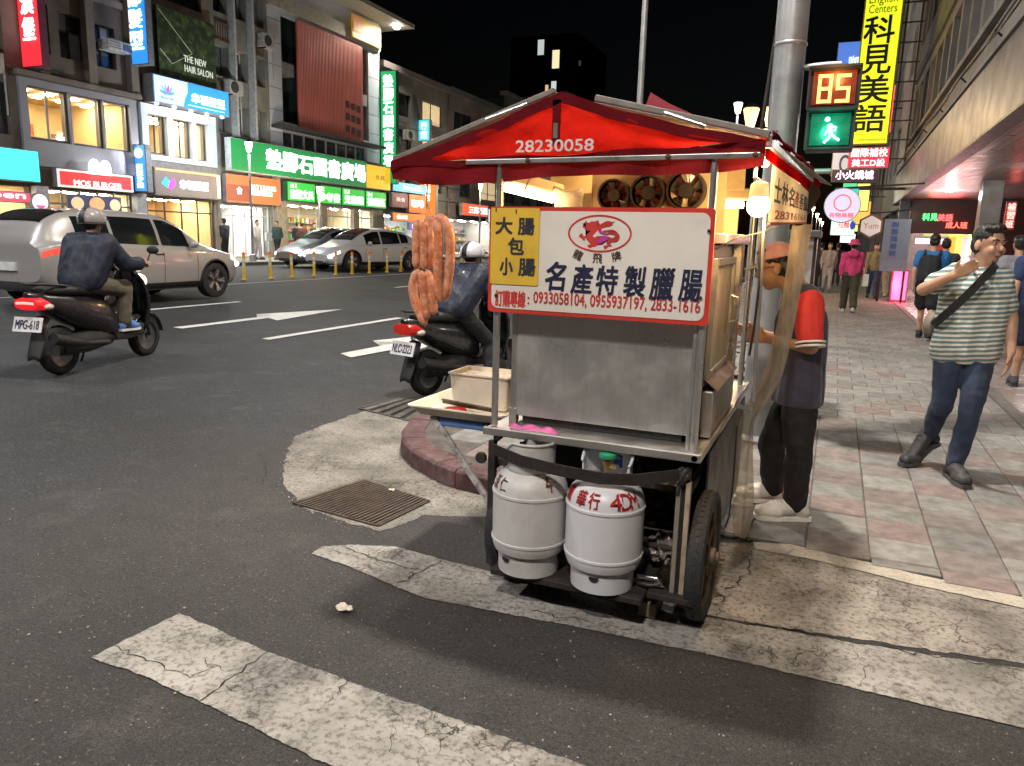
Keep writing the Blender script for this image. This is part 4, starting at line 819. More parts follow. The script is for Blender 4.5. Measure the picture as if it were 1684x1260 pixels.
# ================================================================== goods on and around the cart
m_wp = M((.76, .68, .56), .38, 0, .06, 6, dirt=.12, dcol=(.5, .38, .26))
def tray(label, x0, y0, x1, y1, z0, h, mat, lip=.012, flare=.03):
    P = lambda e, z: rr3(x0 - e, y0 - e, x1 + e, y1 + e, .03, z)
    def rr3(a, b, c_, d, r, z): return [(p[0], p[1], z) for p in rrect(a, b, c_, d, r, 4)]
    mb = MB(); mb.rings([P(0, z0), P(flare, z0 + h), P(flare + lip, z0 + h + .002), P(flare + lip, z0 + h + .008), P(flare - .002, z0 + h + .008), P(-.006, z0 + .006)]); return tag(mb.build('plastic_tray', mat, smooth=40), label, 'tray')
tray('shallow white plastic tray on the folding side shelf', -1.765, 3.03, -1.335, 3.46, .672, .04, m_wp)
def tub(label, x0, y0, x1, y1, z0, z1, mat):
    t = thing('plastic_box', label, 'box', ((x0 + x1) / 2, (y0 + y1) / 2, z0)); k = .012
    f = lambda e, z: [(p[0], p[1], z) for p in rrect(x0 - e, y0 - e, x1 + e, y1 + e, .018, 4)]
    MB().rings([f(0, z0), f(k, z1), f(k + .008, z1), f(k + .008, z1 + .008), f(k - .004, z1 + .008), f(-.006, z0 + .01)]).build('box_wall', mat, t, smooth=40)
    MB().rings([f(k - .006, z1 - .02), f(k - .006, z1 - .012)]).build('contents', M((.7, .62, .52), .5, 0, .15, 20), t); return t
tub('deep white plastic box standing in the shallow tray', -1.68, 3.22, -1.39, 3.42, .685, .845, m_wp)
tub('small white plastic box behind the cart left post', -1.42, 3.62, -1.24, 3.85, .78, .90, m_wp)
bx('steel_pan', (-1.40, 3.45, .70), (-1.25, 3.84, .775), m_steelp, bevel=.004); tag(bpy.data.objects['steel_pan'], 'flat steel pan under the small white plastic box', 'pan')
tg_ = MB(); tg_.bar((-1.70, 3.17, .712), (-1.40, 3.13, .705), .025, .014); tg_.bar((-1.70, 3.155, .725), (-1.42, 3.12, .716), .02, .008); tag(tg_.build('tongs', M((.12, .1, .07), .4, .7, .3, 20), bevel=.003), 'dark metal tongs lying before the deep white box', 'tongs')
rl = MB().lathe([(0, 0), (.055, 0), (.058, .006), (.05, .016), (.02, .022), (0, .022)], 20, (-1.60, 3.10, .685)); tag(rl.build('red_lid', M((.6, .03, .03), .35, 0, .1), smooth=40), 'round red lid lying in the shallow white tray', 'lid')
bt = bx('blue_tub', (-1.66, 3.05, .62), (-1.42, 3.35, .668), M((.10, .2, .45), .45, 0, .15), bevel=.01); tag(bt, 'blue plastic tub under the shallow white tray', 'tub')
# pink bag on the counter edge
P = []
for i in range(19):
    u = i / 18; P.append([(-1.20 + .24 * u, 2.80 + .035 * v + .006 * math.sin(u * 13), .727 + (.018 + .008 * math.sin(u * 17 + v * 3)) * (1 - v * v) * (1 - (2 * u - 1) ** 6)) for v in np.linspace(-1, 1, 7)])
tag(MB().grid(P).build('pink_bag', M((.85, .16, .42), .35, 0, .25, 20, .3, 60), smooth=70, solid=.002), 'flattened pink plastic bag on the counter edge', 'bag')
# crumpled bags under the cart
def crumple(label, c, r, mat):
    bm = bmesh.new(); bmesh.ops.create_icosphere(bm, subdivisions=4, radius=1)
    for v in bm.verts:
        n = v.co.normalized(); k = 1 + .16 * math.sin(9 * n.x + 4 * n.z + c[0] * 9) + .12 * math.sin(13 * n.y - 7 * n.z) + .07 * math.sin(25 * n.x * n.y + 17 * n.z); v.co = Vector((n.x * r[0] * k, n.y * r[1] * k, n.z * r[2] * k))
    me = bpy.data.meshes.new('plastic_bag'); bm.to_mesh(me); bm.free(); me.materials.append(mat); o = bpy.data.objects.new('plastic_bag', me); COL.objects.link(o); o.location = c; return tag(o, label, 'bag')
m_bag = M((.2, .165, .16), .3, 0, .3, 12, .5, 40); crumple('crumpled plastic bag under the cart beside the wheel', (-.55, 3.0, .24), (.06, .07, .06), m_bag); crumple('dark stuffed bag on the shelf behind the gas cylinders', (-.66, 3.22, .42), (.16, .12, .13), M((.05, .04, .04), .5, 0, .4, 12, .5, 40))
MB().tube([(-.60, 2.76, .20), (-.52, 2.74, .215), (-.50, 2.74, .20), (-.55, 2.75, .18), (-.62, 2.78, .17)], .012, 8).build('pipe_clamp', m_chrome, cart, smooth=50)
# ---- sausages hung from the canopy
m, t, b = newmat('sausage'); v = tex(t); cc = mixc(t, noise_fac(t, v, 26, 6, .7, .42, .62), (.60, .19, .075), (.78, .37, .23)); cc = mixc(t, mulf(t, noise_fac(t, v, 60, 4, .6, .56, .68), .7), cc, (.85, .55, .36)); cc = mixc(t, mulf(t, noise_fac(t, v, 34, 5, .6, .6, .7), .6), cc, (.28, .05, .03)); t.links.new(cc, b.inputs['Base Color'])
b.inputs['Roughness'].default_value = .5; b.inputs['Coat Weight'].default_value = .12; b.inputs['Subsurface Weight'].default_value = .12; b.inputs['Subsurface Radius'].default_value = (.01, .004, .002)
n = nd(t, 'ShaderNodeTexNoise'); n.inputs['Scale'].default_value = 45; n.inputs['Detail'].default_value = 4; t.links.new(v, n.inputs['Vector']); bp = nd(t, 'ShaderNodeBump'); bp.inputs['Strength'].default_value = .2; bp.inputs['Distance'].default_value = .003; t.links.new(n.outputs[0], bp.inputs['Height']); t.links.new(bp.outputs[0], b.inputs['Normal']); m_saus = m
SYY = 2.86
def saus(name_, label, pts, r, dy):
    P = np.array([onY(660 + x / 3.94, 340 + y / 3.94, SYY + dy) for x, y in pts])
    for _ in range(3):
        Q = [P[0]]
        for i in range(len(P) - 1): Q += [P[i] * .75 + P[i + 1] * .25, P[i] * .25 + P[i + 1] * .75]
        P = np.array(Q + [P[-1]])
    L = np.concatenate([[0], np.cumsum(np.linalg.norm(np.diff(P, axis=0), axis=1))]); L /= L[-1]
    rr_ = [max(.004, r * 1.12 * min(1, math.sqrt(max(0, 1 - (abs(2 * l - 1)) ** 7))) * (1 + .05 * math.sin(l * 23))) for l in L]
    mb = MB(); mb.tube(P, rr_, 16); return tag(mb.build('sausage', m_saus, smooth=80), label, 'sausage', 'sausages hanging in a bunch at the cart corner')
kx = 1.0
saus('s', 'long looped sausage in the hanging bunch, outermost on the signboard side', [(215, 75), (262, 68), (300, 120), (318, 200), (318, 330), (305, 460), (292, 560), (262, 612)], .0185, 0.01)
saus('s', 'long sausage hanging straight just inside the outermost looped one', [(222, 82), (240, 140), (243, 250), (238, 400), (236, 520), (248, 600), (262, 618)], .0185, -.01)
saus('s', 'outermost upper sausage of the bunch on the road side', [(118, 88), (100, 110), (98, 200), (98, 300), (96, 400)], .0175, 0)
saus('s', 'upper sausage in the bunch, second from the road side', [(122, 90), (140, 130), (147, 220), (148, 330), (146, 410)], .016, -.012)
saus('s', 'upper middle sausage of the bunch, third from the road side', [(150, 95), (178, 130), (190, 220), (190, 300), (178, 400)], .0165, .008)
saus('s', 'short thick sausage bent over the string at the top of the bunch', [(150, 100), (180, 82), (208, 88), (214, 140), (206, 260), (200, 340)], .0165, .026)
saus('s', 'lower sausage on the road side whose tip hangs lowest of all', [(122, 415), (90, 440), (70, 520), (86, 610), (112, 680), (140, 730), (158, 775)], .0185, 0)
saus('s', 'lower middle sausage hanging from the twist of the bunch', [(126, 415), (138, 470), (146, 560), (158, 650), (170, 730)], .0175, -.014)
saus('s', 'lower sausage ending beside the long loops of the bunch', [(160, 410), (182, 470), (194, 560), (204, 640), (214, 705)], .0185, .004)
hk = MB(); hk.tube([onY(703, 297, 2.90), onY(702, 330, 2.88), onY(700, 362, 2.87), onY(690, 372, 2.865)], .003, 6); hk.tube([onY(702, 335, 2.88), onY(716, 360, 2.87)], .003, 6); tag(hk.build('hanging_string', M((.5, .42, .32), .7)), 'thin string holding the sausages under the canopy corner', 'string')
# cable on the ground
MB().tube([onZ(1186, 880, .012), onZ(1205, 884, .012), onZ(1228, 876, .012), onZ(1236, 858, .012), onZ(1246, 850, .012), onZ(1268, 853, .012)], .009, 8).build('power_cable', m_black, None, smooth=60); tag(bpy.data.objects['power_cable'], 'black power cable curling on the pavement by the curtain', 'cable')
# ================================================================== buildings across the street (their fronts stand at X = -25)
FX = -25.0
def FR(x0, y0, x1, y1, x=FX):
    a, b = onX(x0, y0, x), onX(x1, y1, x); return a[1], b[1], b[2], a[2]      # Ya, Yb, z0, z1
m_frame = M((.03, .03, .032), .5, .3); m_white = M((.62, .63, .65), .5, 0, .08, 2); m_glassd = M((.02, .024, .03), .08, 0, .3, 1.5, spec=.8)
m_glassl = M((.16, .17, .18), .25, 0, .4, .7, spec=.6); m_clear = thin_glass('clear_glass', (.93, .96, .97), .04)
def openings_wall(Y0, Y1, z0, z1, holes, x, deep, face=1):
    """a wall sheet with real openings and reveals; face=+1 looks to +X, -1 to -X"""
    ys = sorted({Y0, Y1, *[h[0] for h in holes], *[h[1] for h in holes]}); zs = sorted({z0, z1, *[h[2] for h in holes], *[h[3] for h in holes]}); mb = MB()
    for i in range(len(ys) - 1):
        for j in range(len(zs) - 1):
            cy, cz = (ys[i] + ys[i + 1]) / 2, (zs[j] + zs[j + 1]) / 2
            if not (Y0 < cy < Y1 and z0 < cz < z1) or any(h[0] < cy < h[1] and h[2] < cz < h[3] for h in holes): continue
            mb.add([(x, ys[i], zs[j]), (x, ys[i + 1], zs[j]), (x, ys[i + 1], zs[j + 1]), (x, ys[i], zs[j + 1])], [(0, 1, 2, 3)])
    for a, b, c, d in [h[:4] for h in holes]:
        for p, q in (((a, c), (b, c)), ((b, c), (b, d)), ((b, d), (a, d)), ((a, d), (a, c))):
            mb.add([(x, *p), (x, *q), (x - face * deep, *q), (x - face * deep, *p)], [(0, 1, 2, 3)])
    return mb
def window(par, Y0, Y1, z0, z1, x, nx=2, nz=1, fm=None, pm=None, fw=.05, proud=.04, split=None):
    fm = fm or m_frame; mb = MB(); zs = [z0 + (z1 - z0) * k / nz for k in range(nz + 1)] if split is None else [z0, z0 + (z1 - z0) * split, z1]; ys = [Y0 + (Y1 - Y0) * k / nx for k in range(nx + 1)]
    for y in ys: mb.box((x, y - fw / 2, z0), (x + proud, y + fw / 2, z1))
    for z in zs:
        for i in range(nx): mb.box((x + .001, ys[i] + fw / 2, z - fw / 2), (x + proud - .001, ys[i + 1] - fw / 2, z + fw / 2))
    w = mb.build('window', fm, par)
    for i in range(nx):
        for j in range(len(zs) - 1):
            m = random.choice(pm) if isinstance(pm, list) else (pm or random.choice([m_glassd, m_glassd, m_glassl]))
            MB().box((x - .012, ys[i] + .004, zs[j] + .004), (x - .002, ys[i + 1] - .004, zs[j + 1] - .004)).build('pane', m, w)
    return w
def room(par, Y0, Y1, z0, z1, x, depth, wall, lamp=8.0, lc=(1, .86, .66), lamps=3, goods=None, back=None):
    """a lit room behind an opening"""
    o = .01; mw = M(wall, .8, 0, .08, 1.2); mb = MB(); x1 = x - depth
    mb.add([(x1, Y0 - o, z0 - o), (x1, Y1 + o, z0 - o), (x1, Y1 + o, z1 + o), (x1, Y0 - o, z1 + o)], [(0, 1, 2, 3)])
    for q in ([(x, Y0 - o, z0 - o), (x1, Y0 - o, z0 - o), (x1, Y0 - o, z1 + o), (x, Y0 - o, z1 + o)], [(x, Y1 + o, z0 - o), (x1, Y1 + o, z0 - o), (x1, Y1 + o, z1 + o), (x, Y1 + o, z1 + o)], [(x, Y0 - o, z0 - o), (x, Y1 + o, z0 - o), (x1, Y1 + o, z0 - o), (x1, Y0 - o, z0 - o)], [(x, Y0 - o, z1 + o), (x, Y1 + o, z1 + o), (x1, Y1 + o, z1 + o), (x1, Y0 - o, z1 + o)]): mb.add(q, [(0, 1, 2, 3)])
    r = mb.build('room_wall', mw, par)
    for k in range(lamps):
        y = Y0 + (Y1 - Y0) * (k + .5) / lamps
        for dx in (.5, 1.4):
            if dx < depth - .2: MB().lathe([(.0, 0), (.17, 0), (.17, -.03), (0, -.03)], 12, (x - dx, y + .2 * dx - .2, z1 - .02)).build('ceiling_lamp', LIT(lc, lamp * 7.5), r)
    if goods:
        rnd = random.Random(int(Y0 * 100)); 
        for lev in range(goods):
            zz = z0 + .35 + lev * (z1 - z0 - .7) / goods; MB().box((x1 + .02, Y0 + .1, zz - .03), (x1 + .4, Y1 - .1, zz)).build('shelf', M((.55, .45, .33), .6), r); y = Y0 + .15
            while y < Y1 - .3:
                w = rnd.uniform(.1, .3); h = rnd.uniform(.15, .34); c = rnd.choice([(.7, .12, .08), (.75, .55, .1), (.1, .3, .55), (.75, .72, .66), (.12, .45, .2), (.6, .3, .1), (.65, .2, .4)])
                MB().box((x1 + .04, y, zz), (x1 + .34, y + w, zz + h)).build('goods', M(c, .5), r); y += w + rnd.uniform(.02, .2)
    return r
def sign(name, label, Y0, Y1, z0, z1, x, th, face, es, edge=(.25, .25, .26), cat='sign', texts=(), border=None, grp=None):
    """lit box sign on a front that looks to +X"""
    t = thing(name, label, cat, (x, (Y0 + Y1) / 2, z0), 0, grp)
    MB().box((x, Y0, z0), (x + th, Y1, z1)).build('sign_box', M(edge, .5), t)
    MB().box((x + th + .002, Y0 + .03, z0 + .03), (x + th + .02, Y1 - .03, z1 - .03)).build('sign_face', LIT(face, es), t)
    if border:
        b = MB(); k = .07
        for p, q in (((Y0, z0), (Y1, z0 + k)), ((Y0, z1 - k), (Y1, z1)), ((Y0, z0 + k), (Y0 + k, z1 - k)), ((Y1 - k, z0 + k), (Y1, z1 - k))): b.box((x + th + .004, *p), (x + th + .05, *q))
        b.build('sign_border', LIT(border[0], border[1]), t)
    for body, fy0, fz0, fy1, fz1, col, s, bold in texts:
        w, h = Y1 - Y0, z1 - z0; letters(body, (x + th + .024, Y0 + w * fy0, z0 + h * fz0), AY, AZ, w * (fy1 - fy0), h * (fz1 - fz0), LIT(col, s), t, bold, .02)
    return t
def blade(name, label, y, X0, X1, z0, z1, th, face, es, text, tcol, ts, frac=(.15, .05, .85, .95), bold=.02, edge=(.2, .2, .22), extra=()):
    """lit sign that stands out from a front; faces -Y"""
    t = thing(name, label, 'sign', ((X0 + X1) / 2, y, z0))
    MB().box((X0, y, z0), (X1, y + th, z1)).build('sign_box', M(edge, .5), t)
    MB().box((X0 + .04, y - .02, z0 + .04), (X1 - .04, y - .002, z1 - .04)).build('sign_face', LIT(face, es), t)
    w, h = X1 - X0, z1 - z0
    for (tx, fr, tc, s_, v) in ((text, frac, tcol, ts, True), *extra): letters(tx, (X0 + w * fr[0], y - .024, z0 + h * fr[1]), AX, AZ, w * (fr[2] - fr[0]), h * (fr[3] - fr[1]), LIT(tc, s_), t, bold, .02, vertical=v)
    return t
def blade_px(name, label, x0, y0, x1, y1, face, es, text, tcol, ts, x=FX, th=.25, **k):
    ym = (y0 + y1) / 2; y = onX(x0, ym, x)[1]; a, b = onY(x0, y0, y), onY(x1, y1, y); return blade(name, label, y, onY(x0, ym, y)[0], onY(x1, ym, y)[0], b[2], a[2], th, face, es, text, tcol, ts, **k)

# ---------------- burger restaurant and the flats above
m_c1 = M((.145, .12, .10), .85, 0, .25, .8, .3, 10, world=True, dirt=.5, dcol=(.07, .055, .045)); m_c1b = M((.20, .17, .145), .85, 0, .2, .9, .3, 10, world=True, dirt=.3)
m_pan = M((.30, .30, .34), .45, .2, .08, .6)
B = thing('apartment_building', 'brown concrete block over the burger restaurant with dark windows', 'building', (-29, 17, FAR))
hW = [FR(94, 18, 141, 104), FR(148, 36, 192, 116), FR(70, 6, 84, 90)]; hW = [(a, b, max(c, 6.75), min(d, 9.2)) for a, b, c, d in hW]
up2 = [(a, b, c + 3.1, d + 3.1) for a, b, c, d in hW] ; lw = [(14.6, 16.9, 4.4, 6.0), (11.6, 13.9, 4.4, 6.0), (14.6, 16.9, 6.9, 9.0), (11.6, 13.9, 6.9, 9.0)]
mos_win = [(17.52, 18.86, 4.42, 6.02), (19.06, 20.18, 4.40, 6.02), (20.36, 21.32, 4.38, 6.02)]
shopA = [(17.75, 21.3, FAR + .02, 2.80), (11.5, 17.3, FAR + .02, 2.8)]
openings_wall(9.0, 21.78, FAR, 16, hW + up2 + lw + mos_win + shopA, FX, .25).build('wall', m_c1, B)
bx('building_core', (-37, 9.0, FAR), (-29.02, 21.78, 16), m_c1, B)
for h in hW[:2] + up2[:2]: window(B, *h, FX - .2, 2, 1, split=.62)
window(B, *hW[2], FX - .2, 1, 1); window(B, *up2[2], FX - .2, 1, 1)
for h in lw: window(B, *h, FX - .2, 3, 1, split=.65)
for y in (18.05, 19.85, 21.6): bx('pilaster', (FX, y - .16, 6.45), (FX + .28, y + .16, 16), m_c1b, B)
bx('ledge', (FX, 17.0, 6.30), (FX + .38, 21.76, 6.46), m_c1b, B); bx('spandrel', (FX, 18.25, 9.35), (FX + .1, 21.4, 9.6), m_c1b, B)
bx('panel', (FX + .005, 17.2, 6.06), (FX + .12, 21.7, 6.28), m_pan, B); bx('panel', (FX + .005, 17.2, 3.50), (FX + .12, 21.7, 4.34), m_pan, B)
for a, b in ((17.2, 17.46), (18.92, 19.0), (20.24, 20.30), (21.38, 21.7)): bx('panel', (FX + .005, a, 4.345), (FX + .12, b, 6.055), m_pan, B)
for h in mos_win: window(B, *h, FX - .06, 1 if h[0] > 19 else 2, 1, m_pan, m_clear, .06)
rm = room(B, 17.5, 21.34, 4.38, 6.04, FX - .26, 3.2, (.78, .55, .26), 16, (1, .82, .55), 4)
for y, z, w, h in ((19.5, 5.0, .22, .16), (20.75, 4.9, .2, .14)): bx('wall_picture', (FX - 3.42, y, z), (FX - 3.40, y + w, z + h), M((.12, .09, .07), .6), rm)
for y, z, w, h in ((19.2, 4.55, .9, .05), (19.9, 4.5, .16, .5), (19.7, 5.0, .12, .3), (19.95, 4.95, .1, .35)): bx('wall_print', (FX - 3.42, y, z), (FX - 3.402, y + w, z + h), M((.6, .14, .04), .6), rm)
room(B, 17.8, 21.28, FAR + .03, 2.78, FX - .26, 3.5, (.80, .62, .36), 14, (1, .85, .6), 4, 3)
room(B, 11.55, 17.28, FAR + .03, 2.78, FX - .26, 3.0, (.80, .58, .34), 10, (1, .85, .62), 4, 3)
window(B, 17.8, 21.28, FAR + .03, 2.78, FX - .1, 5, 1, m_pan, m_clear, .07, split=.8)
bx('shop_pillar', (FX, 17.35, FAR), (FX + .3, 17.78, 2.84), M((.5, .5, .55), .5), B); bx('shop_pillar', (FX, 21.3, FAR), (FX + .3, 21.74, 2.84), M((.32, .32, .35), .5), B)
ac = thing('air_conditioner', 'white window air conditioner over the burger restaurant', 'air conditioner', (FX + .2, 20.6, 7.55)); a = FR(163, 64, 204, 92)
bx('casing', (FX - .1, a[0], a[2]), (FX + .45, a[1], a[3]), M((.62, .62, .6), .5, dirt=.3), ac, .02); bx('grille', (FX + .455, a[0] + .6 * (a[1] - a[0]), a[2] + .06), (FX + .47, a[1] - .04, a[3] - .06), M((.08, .13, .25), .4), ac)
for k in range(4): bx('louvre', (FX + .455, a[0] + .06, a[2] + .08 + k * .09), (FX + .47, a[0] + .5 * (a[1] - a[0]), a[2] + .11 + k * .09), M((.2, .2, .2), .5), ac)
WH = (1, 1, 1)
s = sign('shop_sign', 'red fascia sign reading MOS BURGER with a round white M', 18.06, 21.06, 2.86, 3.46, FX + .12, .25, (.9, .03, .03), 1.1, texts=(('MOS BURGER', .20, .12, .84, .46, (1, .95, .95), 1.3, .012),), border=((.9, .75, .75), .8))
ml = MB()
for yy in (0, .44):
    pl = [(-.30 * math.cos(q) + 0, .30 * math.sin(q)) for q in np.linspace(0, math.pi, 12)]; ml.prism([(p * .72 + yy - .0, q_) for p, q_ in pl] + [(yy + .24, -.22), (yy - .24, -.22)], .06, ((FX + .46 + yy * .02, 19.42, 3.60), AY, AZ))
ml.build('logo', LIT((1, .98, .97), 2.4), s)
sign('banner_sign', 'dark blue menu banner with burgers under the red fascia sign', 18.52, 20.72, 2.02, 2.66, FX + .1, .05, (.05, .06, .14), .5, texts=(('●', .06, .2, .28, .85, (.75, .55, .3), .8, 0), ('●', .38, .15, .66, .9, (.7, .4, .18), .8, 0), ('●', .76, .2, .96, .85, (.8, .62, .4), .8, 0)))
rs = thing('round_sign', 'small round pink and white lit sign beside the restaurant window', 'sign', (FX + .3, 17.6, 2.1)); p = onX(62, 333, FX + .3)
MB().lathe([(0, 0), (.30, 0), (.30, .12), (0, .12)], 28, (FX + .3, p[1], p[2]), 'x').build('sign_box', M((.3, .3, .32), .5), rs, smooth=40); MB().lathe([(0, .125), (.27, .125), (.27, .135), (0, .135)], 28, (FX + .3, p[1], p[2]), 'x').build('sign_face', LIT((.95, .75, .82), 1.2), rs)
MB().prism([(.2 * math.cos(q), .2 * math.sin(q)) for q in np.linspace(math.pi * 1.15, math.pi * 1.85, 9)], .01, ((FX + .44, p[1], p[2]), AY, AZ)).build('mark', LIT((.8, .1, .25), 1), rs)
sign('shop_sign', 'plain bright turquoise fascia sign at the picture edge', 12.5, 17.42, 2.93, 3.95, FX + .1, .35, (.08, .80, .78), 1.0)
sign('shop_sign', 'small red and white sign under the turquoise fascia', 15.2, 17.2, 2.25, 2.6, FX + .1, .1, (.85, .1, .15), 1.0, texts=(('open', .1, .2, .9, .8, (1, .9, .9), 1.5, .02),))
blade_px('vertical_sign', 'tall red vertical sign reading 漢堡 in white', 27, -120, 61, 110, (.90, .03, .045), 1.05, '摩斯漢堡 ', (1, .95, .95), 2.0, frac=(.2, .0, .8, .93), edge=(.18, .05, .09))
# ---------------- hair salon
B = thing('apartment_building', 'grey concrete block over the hair salon with a leaf banner', 'building', (-29, 23.7, FAR))
hw = [(22.15, 22.98, 4.45, 5.86), (23.36, 24.25, 4.42, 5.86), (24.55, 25.12, 4.40, 5.86)]; hs = [(22.0, 25.5, FAR + .02, 2.78)]; ht = [(22.6, 25.3, 10.3, 12.2)]
openings_wall(21.8, 25.66, FAR, 16, hw + hs + ht, FX, .25).build('wall', m_c1b, B); bx('building_core', (-37, 21.8, FAR), (-29.02, 25.66, 16), m_c1, B)
window(B, *ht[0], FX - .2, 4, 1)
m_hw = M((.66, .74, .80), .5, 0, .06, 1)
bx('panel', (FX + .004, 21.82, 5.88), (FX + .2, 25.6, 6.24), m_hw, B); bx('panel', (FX + .004, 21.82, 4.18), (FX + .2, 25.6, 4.38), m_hw, B)
for a, b in ((21.82, 22.12), (23.02, 23.32), (24.29, 24.51), (25.16, 25.6)): bx('panel', (FX + .004, a, 4.385), (FX + .2, b, 5.875), m_hw, B)
for h in hw: window(B, *h, FX - .05, 2 if h[1] - h[0] > .7 else 1, 1, m_frame, m_clear, .05)
room(B, 22.1, 25.14, 4.40, 5.88, FX - .26, 3.0, (.80, .60, .36), 15, (1, .85, .6), 4, 1); room(B, 22.05, 25.45, FAR + .03, 2.76, FX - .26, 3.2, (.82, .56, .30), 12, (1, .8, .5), 4, 3)
window(B, 22.05, 25.45, FAR + .03, 2.76, FX - .1, 4, 1, m_frame, m_clear, .06, split=.78)
bx('panel', (FX + .004, 21.82, 3.92), (FX + .2, 25.6, 4.16), M((.18, .18, .19), .5), B)
s = sign('shop_sign', 'wide blue and white hair salon sign with a petal logo', 22.04, 25.93, 6.28, 7.30, FX + .1, .55, (.035, .27, .80), 1.0, texts=(('幸福髮型', .47, .26, .93, .62, WH, 1.6, .015), ('一', .42, .12, .92, .16, (.4, .7, 1), 1, 0)))
MB().prism([(0, 0), (1.35, 0), (1.45, .3), (1.6, .55), (1.62, .94), (0, .94)], .004, ((FX + .672, 22.08, 6.32), AY, AZ)).build('logo_panel', LIT((.50, .72, .86), 1.0), s)
for k, (an, c_) in enumerate(((70, (.1, .25, .75)), (40, (.15, .4, .85)), (12, (.2, .35, .8)), (-14, (.75, .05, .35)), (-42, (.15, .3, .8)), (-70, (.1, .3, .8)))):
    an = R(an); MB().prism([(.1 * math.sin(q) * .5 - .0, .20 + .19 * math.cos(q)) for q in np.linspace(0, 2 * math.pi, 10)], .005, ((FX + .678, 22.66, 6.62), (0, math.cos(an), math.sin(an)), (0, -math.sin(an), math.cos(an)))).build('petal', LIT(c_, 1.0), s)
letters('Bloom Hair', (FX + .68, 22.35, 6.45), AY, AZ, .62, .1, LIT((.15, .3, .6), .8), s, .01, .01)
for k in range(5):
    y = 22.3 + k * .84; l = MB().lathe([(.05, 0), (.07, -.05), (0, -.05)], 10, (FX + .5, y, 6.27)).build('spot_lamp', LIT((.85, .95, 1), 25), s); light('SPOT', 'sign_spot_light', (FX + .5, y, 6.2), 55, (.85, .95, 1), .04, (0, R(-25), 0), s, R(110), .6)
s = sign('shop_sign', 'grey salon sign edged in orange light with a coloured leaf mark', 22.1, 25.5, 2.84, 3.90, FX + .1, .25, (.20, .16, .15), .35, texts=(('幸福髮型', .36, .30, .80, .62, WH, 2.6, .025),))
MB().prism([(0, .18), (.22, .45), (.42, .3), (.3, .02)], .01, ((FX + .38, 22.40, 3.12), AY, AZ)).build('logo', LIT((.02, .45, .85), 1.4), s); MB().prism([(.43, .3), (.62, .44), (.72, .2), (.5, -.02), (.31, .02)], .01, ((FX + .38, 22.40, 3.12), AY, AZ)).build('logo', LIT((.75, .05, .7), 1.4), s)
bx('glow_tube', (FX + .36, 22.15, 3.80), (FX + .44, 25.3, 3.86), LIT((1, .42, .12), 2.2), s); bx('glow_tube', (FX + .36, 25.34, 2.9), (FX + .44, 25.44, 3.84), LIT((1, .75, .4), 2.5), s)
blade_px('vertical_sign', 'blue vertical sign reading 都髮型 on the hair salon block', 204, -60, 240, 106, (.03, .28, .85), 1.05, '京都髮型', WH, 1.7, frac=(.16, .14, .84, .98))
blade_px('vertical_sign', 'narrow blue and white salon sign beside the burger fascia', 220, 238, 241, 316, (.06, .32, .78), 1.0, '髮型沙龍', WH, 1.3, frac=(.25, .08, .75, .6), extra=((('●', (.2, .72, .8, .92), (.9, .95, 1), 1.4, False)),))
m, t, b = newmat('leaf_print'); v = tex(t, True); vo = nd(t, 'ShaderNodeTexVoronoi'); vo.inputs['Scale'].default_value = 3.0; nq = nd(t, 'ShaderNodeTexNoise'); nq.inputs['Scale'].default_value = 1.6; nq.inputs['Detail'].default_value = 5; t.links.new(v, nq.inputs['Vector']); va = nd(t, 'ShaderNodeVectorMath', operation='MULTIPLY_ADD'); va.inputs[1].default_value = (1.3, 1.3, 1.3); t.links.new(nq.outputs['Color'], va.inputs[0]); t.links.new(v, va.inputs[2]); t.links.new(va.outputs[0], vo.inputs['Vector']); c = mixc(t, mulf(t, vo.outputs['Distance'], 1.5), (.13, .19, .06), (.008, .022, .010)); sx_ = nd(t, 'ShaderNodeSeparateColor'); t.links.new(vo.outputs['Color'], sx_.inputs[0]); c = mixc(t, mulf(t, sx_.outputs[0], .7), c, (.022, .045, .02)); t.links.new(c, b.inputs['Base Color']); b.inputs['Roughness'].default_value = .6

lb_ = thing('wall_banner', 'large printed banner of dark green leaves above the salon sign', 'banner', (FX + .1, 24, 7.4)); bx('banner_sheet', (FX + .3, 22.68, 7.42), (FX + .34, 25.6, 9.9), m, lb_)
letters('THE NEW\nHAIR SALON', (FX + .345, 23.9, 7.75), AY, AZ, 1.5, .62, LIT((.6, .65, .55), .6), lb_, .01, .01)
for p_, q_ in (((22.75, 9.8), (24.35, 8.5)), ((24.35, 8.5), (23.3, 7.9)), ((23.3, 7.9), (22.75, 8.35))): MB().bar((FX + .35, *p_), (FX + .35, *q_), .03, .01, AX).build('printed_line', M((.5, .55, .42), .6), lb_)
